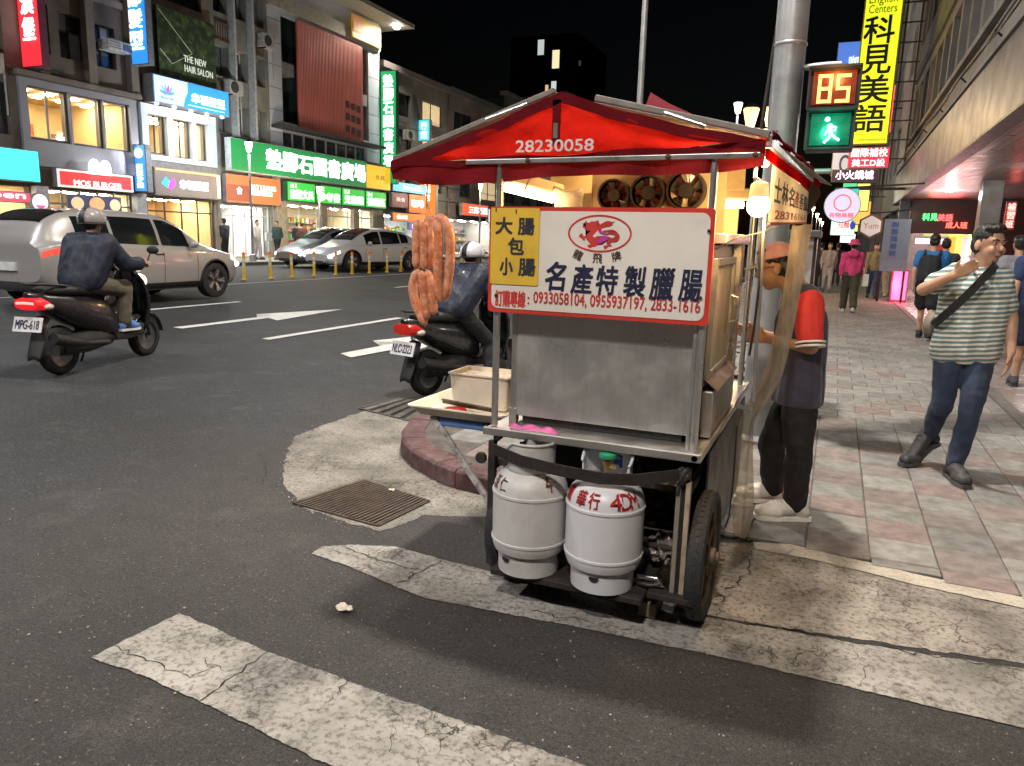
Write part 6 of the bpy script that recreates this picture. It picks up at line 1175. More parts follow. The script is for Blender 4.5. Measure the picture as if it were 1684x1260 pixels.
bx('corner_post', (p0[1] - .05, 6.785, .03), (p0[1] - .025, 6.799, p0[3] - .06), m_dark, cbx); MB().lathe([(0, -.012), (.05, -.012), (.05, -.002), (0, -.002)], 20, (p0[0] + .08, 6.8, 1.35), 'y').build('round_mark', M((.35, .2, .16), .5), cbx)
# ---------------- traffic pole with pedestrian signal
pole = thing('traffic_pole', 'thick galvanised steel pole rising behind the cart canopy', 'pole', (-.45, 6.0, 0)); m_galv = M((.40, .405, .41), .42, .55, .12, 5, .1, 30, dirt=.2)
MB().tube([(-.455, 6, .01), (-.445, 6, 9.5)], [.115, .098], 28).build('shaft', m_galv, pole, smooth=60)
for z in (2.9, 3.3): MB().lathe([(.112, 0), (.116, .005), (.116, .02), (.112, .025)], 28, (-.45, 6, z)).build('seam_band', m_galv, pole, smooth=40)
MB().lathe([(.2, 0), (.2, .03), (.13, .05)], 20, (-.455, 6, .01)).build('base_plate', m_galv, pole)
MB().tube([(-.445, 6, 9.2), (-.9, 5.6, 9.5), (-1.6, 5.0, 9.55)], [.06, .05, .04], 10).build('lamp_arm', m_galv, pole, smooth=50)
def street_head(par, x, y, z, rz=0.0, pw=1500, col=(1, .86, .68)):
    MB().box((x - .3, y - .14, z), (x + .3, y + .14, z + .1)).build('lamp_head', M((.3, .3, .31), .5, .3), par, bevel=.03)
    MB().box((x - .24, y - .1, z - .02), (x + .24, y + .1, z - .002)).build('lamp_lens', LIT(col, 20), par); light('AREA', 'street_light', (x, y, z - .05), pw, col, .5, (0, 0, 0), par, size_y=.3)
street_head(pole, -1.6, 5.0, 9.5, 0, 1050, (1, .91, .80))
MB().tube([(-.50, 6.0, 3.6), (-.56, 5.98, 2.9), (-.62, 5.97, 2.0)], .014, 7).build('cable', m_dark, pole, smooth=60)
ps = thing('pedestrian_signal', 'pedestrian signal showing orange 85 above a green walking figure', 'traffic signal', (-.14, 5.85, 2.3)); Yp = 5.85
m_sig = M((.02, .022, .022), .5, 0, .2)
a = ybox(1332, 112, 1412, 178, Yp); bx('upper_housing', (a[0], Yp, a[2]), (a[1], Yp + .2, a[3]), m_sig, ps, .01); b = ybox(1328, 181, 1402, 246, Yp); bx('lower_housing', (b[0], Yp, b[2]), (b[1], Yp + .2, b[3]), m_sig, ps, .01)
for q in (a, b):
    w_ = MB(); w_.box((q[0], Yp - .07, q[3] - .012), (q[1], Yp - .002, q[3])); w_.box((q[0], Yp - .05, q[2]), (q[0] + .01, Yp - .002, q[3] - .013)); w_.box((q[1] - .01, Yp - .05, q[2]), (q[1], Yp - .002, q[3] - .013)); w_.build('visor', m_sig, ps)
bx('upper_lens', (a[0] + .03, Yp - .012, a[2] + .03), (a[1] - .03, Yp - .003, a[3] - .03), M((.10, .02, .008), .3, emit=.25, ecol=(.45, .06, .01)), ps); bx('lower_lens', (b[0] + .03, Yp - .012, b[2] + .03), (b[1] - .03, Yp - .003, b[3] - .03), M((.005, .06, .04), .3, emit=.3, ecol=(.0, .22, .12)), ps)
def seg7(d, x, z, w, h, par, mat):
    S = {'8': 'abcdefg', '5': 'acdfg'}[d]; th = h * .15; P = {'a': (0, h - th, w, h), 'g': (0, h / 2 - th / 2, w, h / 2 + th / 2), 'd': (0, 0, w, th), 'f': (0, h / 2, th, h), 'b': (w - th, h / 2, w, h), 'e': (0, 0, th, h / 2), 'c': (w - th, 0, w, h / 2)}
    for k in S:
        q = P[k]; g = .004; bx('segment', (x + q[0] + g, Yp - .022, z + q[1] + g), (x + q[2] - g, Yp - .014, z + q[3] - g), mat, par)
m_or = LIT((1, .36, .06), 4.5); c5 = ybox(1346, 122, 1367, 170, Yp - .02); c6 = ybox(1376, 121, 1397, 169, Yp - .02)
m_or = LIT((1, .42, .12), 2.6)
seg7('8', c5[0], c5[2], c5[1] - c5[0], c5[3] - c5[2], ps, m_or); seg7('5', c6[0], c6[2], c6[1] - c6[0], c6[3] - c6[2], ps, m_or)
m_gr = LIT((.25, 1, .72), 4.0); pb = lambda x, y: onY(1320 + x / 3.706, 60 + y / 3.706, Yp - .02)
fg = MB()
def lim(*pts, r=.011): fg.tube([pb(*p) for p in pts], r, 8)
fg.ell(tuple(pb(152, 505)), (.017, .006, .017), 10, 6); lim((165, 535), (172, 590), r=.016); lim((172, 545), (205, 555), (195, 575), r=.007); lim((160, 560), (140, 590), (135, 605), r=.006); lim((175, 595), (200, 620), (222, 632), r=.009); lim((170, 598), (158, 622), (135, 640), (128, 650), r=.009)
fg.build('walking_figure', m_gr, ps, smooth=60)
MB().tube([(-.45, 6, 2.75), (-.2, 5.98, 2.76), (-.1, 5.98, 2.76)], .022, 10).build('bracket', m_galv, ps, smooth=50); MB().tube([(-.45, 6, 2.05), (-.2, 5.98, 2.04), (-.1, 5.98, 2.04)], .02, 10).build('bracket', m_galv, ps, smooth=50)
light('POINT', 'walk_signal_glow', (-.14, Yp - .12, 2.3), 4, (.1, 1, .6), .05, parent=ps); light('POINT', 'count_signal_glow', (-.12, Yp - .12, 2.65), 3, (1, .4, .1), .05, parent=ps)
# ---------------- lamp posts
def mast(label, x, y, h, arm, pw, r=.06, col=(1, .93, .84)):
    t = thing('street_lamp', label, 'street lamp', (x, y, 0)); z0 = roadz(x) if x < -4 else 0.1; MB().tube([(x, y, z0), (x, y, h)], [r, r * .7], 14).build('shaft', m_galv, t, smooth=60); MB().lathe([(.16, 0), (.16, .03), (.08, .3)], 14, (x, y, z0)).build('base', m_galv, t, smooth=40)
    ex = x + arm; MB().tube([(x, y, h - .05), (x + arm * .5, y, h + .25), (ex, y, h + .3)], [.045, .04, .03], 10).build('arm', m_galv, t, smooth=50); street_head(t, ex, y, h + .2, 0, pw, col); return t
mast('slim street lamp mast rising behind the cart roof', -3.12, 12.3, 9.0, -2.2, 700, .055)
bx('brace_rod', (0, 0, 0), (.001, .001, .001), m_galv); bpy.data.objects.remove(bpy.data.objects['brace_rod'])
def lantern(label, x, y, h, col, pw, s=1.0, two=False):
    t = thing('street_lantern', label, 'street lamp', (x, y, 0)); z0 = (FAR if x < -21 else (roadz(x) if x < -3.1 else .12)); MB().tube([(x, y, z0), (x, y, h)], [.06, .045], 12).build('shaft', m_galv, t, smooth=60); MB().lathe([(.14, 0), (.12, .25), (.06, .3)], 12, (x, y, z0)).build('base', m_galv, t)
    for dx in ((-.28, .28) if two else (0,)):
        if two: MB().tube([(x, y, h - .05), (x + dx * .6, y, h - .05), (x + dx, y, h + .05)], .025, 8).build('arm', m_galv, t)
        MB().lathe([(.10 * s, 0), (.20 * s, .42 * s), (.17 * s, .46 * s), (.04 * s, .5 * s)], 14, (x + dx, y, h + .05)).build('lantern_globe', LIT(col, 9 if col[2] > .8 else 2.0), t, smooth=40); MB().lathe([(.21 * s, .45 * s), (.1 * s, .56 * s), (0, .6 * s)], 14, (x + dx, y, h + .05)).build('lantern_cap', m_dark, t)
        light('POINT', 'lantern_light', (x + dx, y, h - .05), pw, col, .2, parent=t)
    return t
p = onY(1250, 205, 24.0); lantern('warm double lantern lamp beside the thick steel pole', p[0], 24, p[2] - .1, (1, .62, .26), 350, 1.15, True)
p = onY(1213, 188, 34.0); t = lantern('small white street lamp beyond the warm double lantern', p[0], 34, p[2], (.85, .95, 1), 350, .9)
p = onX(409, 240, -21.6); lantern('white street lamp before the orange EAT LIVING sign', -21.6, p[1], p[2] - .25, (.92, .97, 1), 900, .75)
p = onX(525, 312, -21.6); lantern('warm street lamp before the bright green panels', -21.6, p[1], p[2] - .25, (1, .82, .5), 700, .75)
lantern('white street lamp outside the picture by the burger restaurant', -21.6, 10.0, 5.2, (.92, .95, 1), 900, .75); lantern('warm street lamp across the road behind the sausages', -21.6, 45, 4.6, (1, .85, .6), 900, .75)
# ---------------- near side, further along
for k, (Y0, Y1, H, l_) in enumerate(((31.2, 44, 14, 'pale block next along from the arcade on the near side'), (44.1, 62, 18, 'dark block second along from the arcade'), (62.1, 95, 16, 'dim far block on the near side of the street'))):
    B = thing('city_building', l_, 'building', (6, (Y0 + Y1) / 2, 0)); hs = []
    for f in range(3):
        for i in range(4): a = Y0 + (Y1 - Y0) * (i + .2) / 4; hs.append((a, a + (Y1 - Y0) * .15, 4.6 + f * 3.2, 6.4 + f * 3.2))
    openings_wall(Y0, Y1, 3.0, H, hs, 1.9, .25, -1).build('wall', M((.42, .40, .38), .8, 0, .15, .8, world=True) if k == 0 else m_f[k], B); bx('building_core', (2.2, Y0, 3.0), (12, Y1, H), m_f[k], B)
    for i, h in enumerate(hs): window(B, *h, 2.1, 2, 1, m_frame, LIT((.9, .8, .5), .6, .3) if (i * 7 + k) % 5 == 0 else None, .07, -.05)
    for y in np.arange(Y0 + .3, Y1, 5.0): bx('column', (1.92, y, .03), (2.4, y + .5, 3.0), m_f[k], B)
    bx('shop_wall', (4.4, Y0, .03), (4.6, Y1, 3.0), LIT([(.85, .62, .38), (.9, .8, .7), (.8, .7, .6)][k], .55, .4), B)  # wall glows by itself in place of lit shop interiors
    front = bx('end_wall', (1.9, Y0 - .12, 3.0), (12, Y0 - .005, H), M((.42, .40, .38), .8, 0, .15, .8, world=True) if k == 0 else m_f[k], B)
rnd = random.Random(5)
for k in range(16):
    y = 36 + k * 4.6 + rnd.uniform(-1, 1); x1 = rnd.uniform(1.0, 1.8); w = rnd.uniform(.6, 1.3); z = rnd.uniform(2.7, 6.5); c_ = rnd.choice([(.9, .1, .1), (.1, .6, .7), (.9, .85, .7), (.9, .5, .1), (.2, .3, .9), (.95, .9, .2), (.1, .7, .3), (.9, .2, .5)]); h = rnd.uniform(.6, 2.2)
    t = thing('hanging_sign', ['nearest', 'second', 'third', 'fourth', 'fifth', 'sixth', 'seventh', 'eighth', 'ninth', 'tenth', 'eleventh', 'twelfth', 'thirteenth', 'fourteenth', 'fifteenth', 'farthest'][k] + ' of the small lit signs hung over the far near-side pavement', 'sign', (x1 - w / 2, y, z), 0, 'small lit signs over the far pavement'); bx('sign_box', (x1 - w, y, z), (x1, y + .2, z + h), M((.2, .2, .2), .5), t); bx('sign_face', (x1 - w + .04, y - .02, z + .04), (x1 - .04, y - .002, z + h - .04), LIT(c_, 1.2, .3), t); bx('bracket', (x1 + .002, y + .05, z + h * .5), (2.0, y + .1, z + h * .5 + .05), m_dark, t)
for k in range(6):
    y = 50 + k * 16; lantern('%s of the street lamps lining the far kerb beyond the lantern' % ['nearest', 'second', 'third', 'fourth', 'fifth', 'farthest'][k], -2.6, y, 5.0, [(1, .8, .5), (.9, .97, 1)][k % 2], 500, 1.0)
# unseen lamp masts added outside the view to light the crossing
mast('added unseen street lamp mast at the corner behind the viewer', 1.5, -3.6, 8.2, -1.6, 800, .06, (1, .91, .81)); mast('added unseen street lamp mast across the junction behind the viewer', -9.5, -5.0, 9.0, 1.8, 760, .06, (1, .97, .95)); mast('added unseen street lamp mast on the median outside the picture', -15.6, 2.0, 9.5, 2.0, 800, .06, (.95, .97, 1.0))
# ================================================================== vehicles
TMP = bpy.data.scenes.new('workbench')
def eval_mesh(o):
    """mesh of a temporary object with its modifiers applied"""
    TMP.collection.objects.link(o); vl = TMP.view_layers[0]; vl.update(); me = bpy.data.meshes.new_from_object(o.evaluated_get(vl.depsgraph)); TMP.collection.objects.unlink(o); return me
def chaikin(P, k=2):
    for _ in range(k):
        Q = [P[0]]
        for i in range(len(P) - 1): Q += [P[i] * .75 + P[i + 1] * .25, P[i] * .25 + P[i + 1] * .75]
        P = np.array(Q + [P[-1]])
    return P
m_tyre = M((.02, .02, .021), .8, 0, .2, 20); m_rim = M((.42, .42, .43), .3, .8, .1); m_cg = M((.012, .014, .016), .04, 0, .2, 1, spec=.9, coat=.6); m_trim = M((.02, .02, .022), .45, 0, .2)
def car_wheel(par, x, y, r, s):
    t = MB().lathe([(r * .66, -.1), (r * .9, -.105), (r * .98, -.09), (r, -.05), (r, .05), (r * .98, .09), (r * .9, .105), (r * .66, .1)], 32, (x, y, r), 'x', cap=False).build('wheel', m_tyre, par, smooth=50, world=False)
    MB().lathe([(r * .67, s * .095), (r * .63, s * .06), (r * .60, s * .04), (.05, s * .05), (0, s * .05)], 28, (x, y, r), 'x', cap=False).build('rim', M((.10, .10, .105), .4, .6), t, smooth=40, world=False)
    for k in range(5):
        for dq in (-.13, .13):
            a = 2 * math.pi * k / 5; p = np.array([x + s * .07, y + .05 * math.cos(a), r + .05 * math.sin(a)]); q = np.array([x + s * .092, y + r * .64 * math.cos(a + dq), r + r * .64 * math.sin(a + dq)]); MB().bar(p, q, .035, .03, AX).build('spoke', m_rim, t, world=False)
def car(name, label, loc, rz, st, paint, R_=.34, axles=(-1.34, 1.36), glass=((-1.62, -1.0), (-.93, -.02), (.05, .72)), wsh=(.34, 1.14), rwd=(-2.05, -1.62), tail=None, head=None, hx=1.5, grp=None, plate=None, dim=1.0):
    t = thing(name, label, 'car', loc, rz, grp); Y = np.array(st['y']); N = 74; yy = np.linspace(Y[0], Y[-1], N)
    def cub(a):
        a = np.array(a, float); d = np.interp(yy, Y, a); k = np.array([1, 2, 3, 2, 1.]); k /= k.sum(); e = np.pad(d, 2, mode='edge'); return np.convolve(e, k, 'valid')
    w, b, s, r, gb, gt = (cub(st[k]) for k in ('w', 'b', 's', 'r', 'gb', 'gt')); RX, RZ = [], []
    for i in range(N):
        g = r[i] - s[i]
        P = np.array([(0, b[i]), (w[i] * .82, b[i]), (w[i] * .95, b[i] + .09), (w[i] * .985, b[i] + (s[i] - b[i]) * .35), (w[i], b[i] + (s[i] - b[i]) * .66), (w[i] * .975, s[i] - .05), (w[i] * .955, s[i] - .02), (gb[i], s[i] + g * .03), (gb[i] * .55 + gt[i] * .45, s[i] + g * .5), (gt[i], s[i] + g * .88), (gt[i] * .75, r[i] - g * .02), (0, r[i])], float)
        P = chaikin(P, 2); RX.append(P[:, 0]); RZ.append(P[:, 1])
    RX, RZ = np.array(RX), np.array(RZ); K = RX.shape[1]
    def ring_at(y):
        f = np.clip((y - yy[0]) / (yy[-1] - yy[0]) * (N - 1), 0, N - 1.001); i = int(f); q = f - i; return RX[i] * (1 - q) + RX[i + 1] * q, RZ[i] * (1 - q) + RZ[i + 1] * q
    def sx(y, z):
        X, Z = ring_at(y); k0 = 4; return float(np.interp(z, np.maximum.accumulate(Z[k0:]), X[k0:]))
    def sz(y, x):
        X, Z = ring_at(y); k0 = int(K * .62); return float(np.interp(x, X[k0:][::-1], Z[k0:][::-1]))
    body = MB(); rings = []
    for i in range(N): rings.append([(RX[i][k], yy[i], RZ[i][k]) for k in range(K)] + [(-RX[i][k], yy[i], RZ[i][k]) for k in range(K - 2, 0, -1)])
    body.rings(rings); me = body.mesh('body'); bm = bmesh.new(); bm.from_mesh(me); bmesh.ops.recalc_face_normals(bm, faces=bm.faces); bm.to_mesh(me); bm.free(); me.materials.append(paint); me.materials.append(m_trim)
    o = bpy.data.objects.new('body_tmp', me); cut = MB()
    for a in axles:
        for sgn in (-1, 1): cut.lathe([(R_ + .055, .52), (R_ + .055, 1.2)] if sgn > 0 else [(R_ + .055, -1.2), (R_ + .055, -.52)], 36, (0, a, R_), 'x')
    cm = cut.mesh('cut'); bm = bmesh.new(); bm.from_mesh(cm); bmesh.ops.recalc_face_normals(bm, faces=bm.faces); bm.to_mesh(cm); bm.free(); cm.materials.append(m_trim); co = bpy.data.objects.new('cut_tmp', cm); TMP.collection.objects.link(co)
    md = o.modifiers.new('b', 'BOOLEAN'); md.object = co; md.operation = 'DIFFERENCE'; md.solver = 'EXACT'
    try: md.material_mode = 'TRANSFER'
    except Exception: pass
    me2 = eval_mesh(o); me2.polygons.foreach_set('use_smooth', [True] * len(me2.polygons)); me2.set_sharp_from_angle(angle=R(35)); ob = bpy.data.objects.new('body', me2); COL.objects.link(ob); ob.parent = t
    TMP.collection.objects.unlink(co)
    S_ = lambda y: float(np.interp(y, yy, s)); Rf = lambda y: float(np.interp(y, yy, r)); Bf = lambda y: float(np.interp(y, yy, b)); GT = lambda y: float(np.interp(y, yy, gt))
    def side_patch(nm, y0, y1, zlo, zhi, mat, par, off=.005, ny=12, nz=5, sides=(-1, 1)):
        for sg in sides:
            MB().grid([[(sg * (sx(y, zlo(y) + (zhi(y) - zlo(y)) * k / (nz - 1)) + off), y, zlo(y) + (zhi(y) - zlo(y)) * k / (nz - 1)) for k in range(nz)] for y in np.linspace(y0, y1, ny)]).build(nm, mat, par, smooth=60, world=False)
    for y0, y1 in glass: side_patch('side_window', y0, y1, lambda y: S_(y) + .035, lambda y: S_(y) + max(.06, (Rf(y) - S_(y)) * .80), m_cg, t)
    for nm, (y0, y1) in (('windshield', wsh), ('rear_window', rwd)):
        MB().grid([[(u * GT(y) * .90, y, sz(y, abs(u) * GT(y) * .90) + .010) for u in np.linspace(-1, 1, 15)] for y in np.linspace(y0, y1, 12)]).build(nm, m_cg, t, smooth=60, world=False)
    side_patch('sill_cladding', axles[0] + R_ + .08, axles[1] - R_ - .08, lambda y: Bf(y) + .02, lambda y: Bf(y) + .16, m_trim, t, .008)
    for y in (glass[-1][0] - .03, glass[-1][1] + .12, glass[0][1] + .03): side_patch('door_seam', y - .006, y + .006, lambda y: Bf(y) + .18, lambda y: S_(y) - .01, m_trim, t, .003, 2, 8)
    for y in (glass[-1][0] - .12, glass[0][1] - .12 if len(glass) > 2 else glass[0][0] + .2):
        for sg in (-1, 1): MB().box((sg * (sx(y, S_(y) - .13)) - .015, y - .1, S_(y) - .145), (sg * (sx(y, S_(y) - .13)) + .015, y + .1, S_(y) - .115)).build('door_handle', m_trim, t, bevel=.008, world=False)
    for sg in (-1, 1): MB().ell((sg * (sx(glass[-1][1] - .05, S_(.6)) + .12), glass[-1][1] - .04, S_(.6) + .08), (.11, .06, .075)).build('side_mirror', paint, t, smooth=60, world=False)
    tl = tail or (Y[0] + .04, Y[0] + .45, .0, .10); side_patch('tail_light', tl[0], tl[1], lambda y: S_(y) - .14 + tl[2], lambda y: S_(y) - .14 + tl[2] + tl[3], LIT((1, .05, .03), 1.3 * dim), t, .008)
    hl = head or (Y[-1] - .42, Y[-1] - .05, -.13, .09); side_patch('headlight', hl[0], hl[1], lambda y: S_(y) + hl[2], lambda y: S_(y) + hl[2] + hl[3], LIT((.92, .97, 1), 2.5 * dim), t, .008)
    for sg in (-1, 1): MB().ell((sg * (sx(Y[-1] - .14, S_(Y[-1] - .14) - .2) - .05), Y[-1] - .10, S_(Y[-1] - .14) - .13), (.09, .07, .06)).build('lamp_lens', LIT((.95, .98, 1), 7 * dim), t, smooth=60, world=False)
    MB().box((-.42, Y[-1] - .06, Bf(Y[-1]) - .06), (.42, Y[-1] + .02, Bf(Y[-1]) + .06)).build('grille', m_trim, t, bevel=.02, world=False); MB().box((-.24, Y[0] - .03, .62), (.24, Y[0] + .06, .75)).build('rear_plate', M((.7, .7, .7), .5), t, world=False)
    for a in axles:
        for sg in (-1, 1): car_wheel(t, sg * (float(np.interp(a, yy, w)) - .115), a, R_, sg)
        # arch trim
        for sg in (-1, 1):
            MB().tube([(sg * (sx(a + (R_ + .06) * math.cos(q), max(Bf(a) + .05, R_ + (R_ + .06) * math.sin(q))) + .002), a + (R_ + .06) * math.cos(q), R_ + (R_ + .06) * math.sin(q)) for q in np.linspace(-.25, math.pi + .25, 22)], .022, 6).build('wheel_arch', m_trim, t, smooth=60, world=False)
    return t
SUV = dict(y=[-2.25, -2.19, -2.05, -1.75, -1.2, -.4, .3, .78, 1.15, 1.5, 1.9, 2.15, 2.25], w=[.72, .83, .885, .905, .915, .92, .92, .915, .905, .885, .83, .70, .52], b=[.50, .34, .27, .22, .20, .20, .20, .20, .20, .21, .22, .28, .40], s=[.98, 1.04, 1.08, 1.07, 1.05, 1.02, 1.0, .98, .97, .95, .89, .78, .68], r=[1.02, 1.22, 1.44, 1.60, 1.65, 1.655, 1.62, 1.40, 1.12, 1.01, .94, .82, .70], gb=[.6, .72, .78, .81, .83, .84, .84, .83, .80, .74, .66, .5, .35], gt=[.5, .58, .60, .62, .64, .64, .63, .62, .62, .55, .45, .35, .25])
SED = dict(y=[-2.36, -2.26, -2.0, -1.5, -1.0, -.3, .3, .8, 1.25, 1.6, 2.0, 2.25, 2.36], w=[.66, .82, .89, .92, .925, .925, .925, .92, .91, .89, .84, .72, .55], b=[.46, .30, .22, .19, .18, .18, .18, .18, .18, .19, .2, .24, .32], s=[.98, 1.02, 1.03, 1.0, .97, .94, .92, .91, .89, .85, .76, .64, .54], r=[1.02, 1.08, 1.18, 1.37, 1.50, 1.555, 1.53, 1.34, 1.06, .92, .82, .68, .57], gb=[.5, .66, .72, .77, .80, .81, .81, .80, .78, .72, .62, .5, .35], gt=[.42, .52, .56, .58, .59, .60, .60, .60, .62, .55, .45, .36, .25])
def paintm(c, met=.15):
    m, t, b = newmat('car_paint'); b.inputs['Base Color'].default_value = (*c, 1); b.inputs['Metallic'].default_value = met; b.inputs['Roughness'].default_value = .38; b.inputs['Coat Weight'].default_value = .6; b.inputs['Coat Roughness'].default_value = .06
    f = nd(t, 'ShaderNodeTexNoise'); f.inputs['Scale'].default_value = 900; mr = nd(t, 'ShaderNodeMapRange'); mr.inputs[3].default_value = .3; mr.inputs[4].default_value = .46; t.links.new(tex(t), f.inputs['Vector']); t.links.new(f.outputs[0], mr.inputs[0]); t.links.new(mr.outputs[0], b.inputs['Roughness']); return m
m_beige = paintm((.42, .40, .385), .3); m_whitec = paintm((.62, .63, .66), .0); m_navy = paintm((.012, .02, .05)); m_greyc2 = paintm((.2, .21, .23))
car('grey_suv', 'silver grey SUV passing behind the scooter rider in khaki trousers', (-11.95, 9.95, .225), R(3), SUV, m_beige, .35, (-1.32, 1.33), tail=(-2.23, -1.62, -.03, .09)).scale = (1, 1, .965)
pf, pr = onZ(598, 451, .23), onZ(667, 445, .23); ang = math.atan2(pf[1] - pr[1], pf[0] - pr[0]) - math.pi / 2; mid = (pf + pr) / 2; nrm = np.array([math.cos(ang), math.sin(ang)])
ang = R(180 - 14); cx_, cy_ = -15.9, 23.9
car('white_sedan', 'white sedan facing the viewer behind the yellow lane posts', (-16.2, 24.0, .232), R(166), SED, m_whitec, .345, (-1.42, 1.44), glass=((-1.45, -1.02), (-.96, -.05), (.02, .72)), wsh=(.30, 1.2), rwd=(-1.95, -1.1), hx=1.5)
car('white_sedan', 'second pale car half hidden behind the white sedan', (-18.6, 25.2, .232), R(170), SED, m_greyc2, .345, (-1.42, 1.44), glass=((-1.45, -1.02), (-.96, -.05), (.02, .72)), wsh=(.30, 1.2), rwd=(-1.95, -1.1))
car('dark_suv', 'dark blue car with bright headlights beyond the parked scooter rider', (-16.0, 40.0, .232), R(172), SUV, m_navy, .35, (-1.32, 1.33), dim=2.0)
# ---- flexible lane posts
m_py = M((.80, .52, .03), .5, 0, .1); m_pw = M((.75, .75, .72), .45); m_pr = M((.7, .06, .03), .4, emit=.3, ecol=(.8, .05, .02))
def lane_post():
    t = thing('lane_post', 'x', 'post', (0, 0, 0), 0, 'yellow flexible posts along the lane line')
    MB().lathe([(.10, 0), (.10, .02), (.06, .05)], 12, (0, 0, 0)).build('base', m_py, t, world=False); MB().lathe([(.055, .05), (.048, .78)], 12, (0, 0, 0)).build('shaft', m_py, t, world=False)
    for z in (.42, .58): MB().lathe([(.0525, z), (.0525, z + .1)], 12, (0, 0, 0), cap=False).build('reflective_band', m_pw, t, world=False)
    MB().lathe([(.05, .78), (.05, .84), (.02, .86), (0, .86)], 12, (0, 0, 0)).build('cap', m_pr, t, world=False); return t
pp = [(391, 461), (433, 459), (471, 459), (508, 456), (541, 455), (573, 452.5), (602, 450), (630, 448.5), (654, 447)]; proto = lane_post()
ordn = ['first', 'second', 'third', 'fourth', 'fifth', 'sixth', 'seventh', 'eighth', 'ninth', 'tenth', 'eleventh', 'twelfth', 'thirteenth', 'fourteenth']
for i in range(13):
    q = onZ(*pp[i], .235) if i < 9 else np.array([-14.65, 23.8 + (i - 8) * 1.75, .235]); q = np.array([-14.65 + .05 * math.sin(i * 2), 15.9 + 1.0 * i + (.25 * max(0, i - 8)), .235])
    o = proto if i == 0 else copy_tree(proto); o.location = tuple(q); o['label'] = 'yellow and white flexible lane post, %s counting from the silver grey SUV' % ordn[i]; o.rotation_euler = (random.gauss(0, .03), random.gauss(0, .03), 0)
    o.scale = (.8, .8, .86)
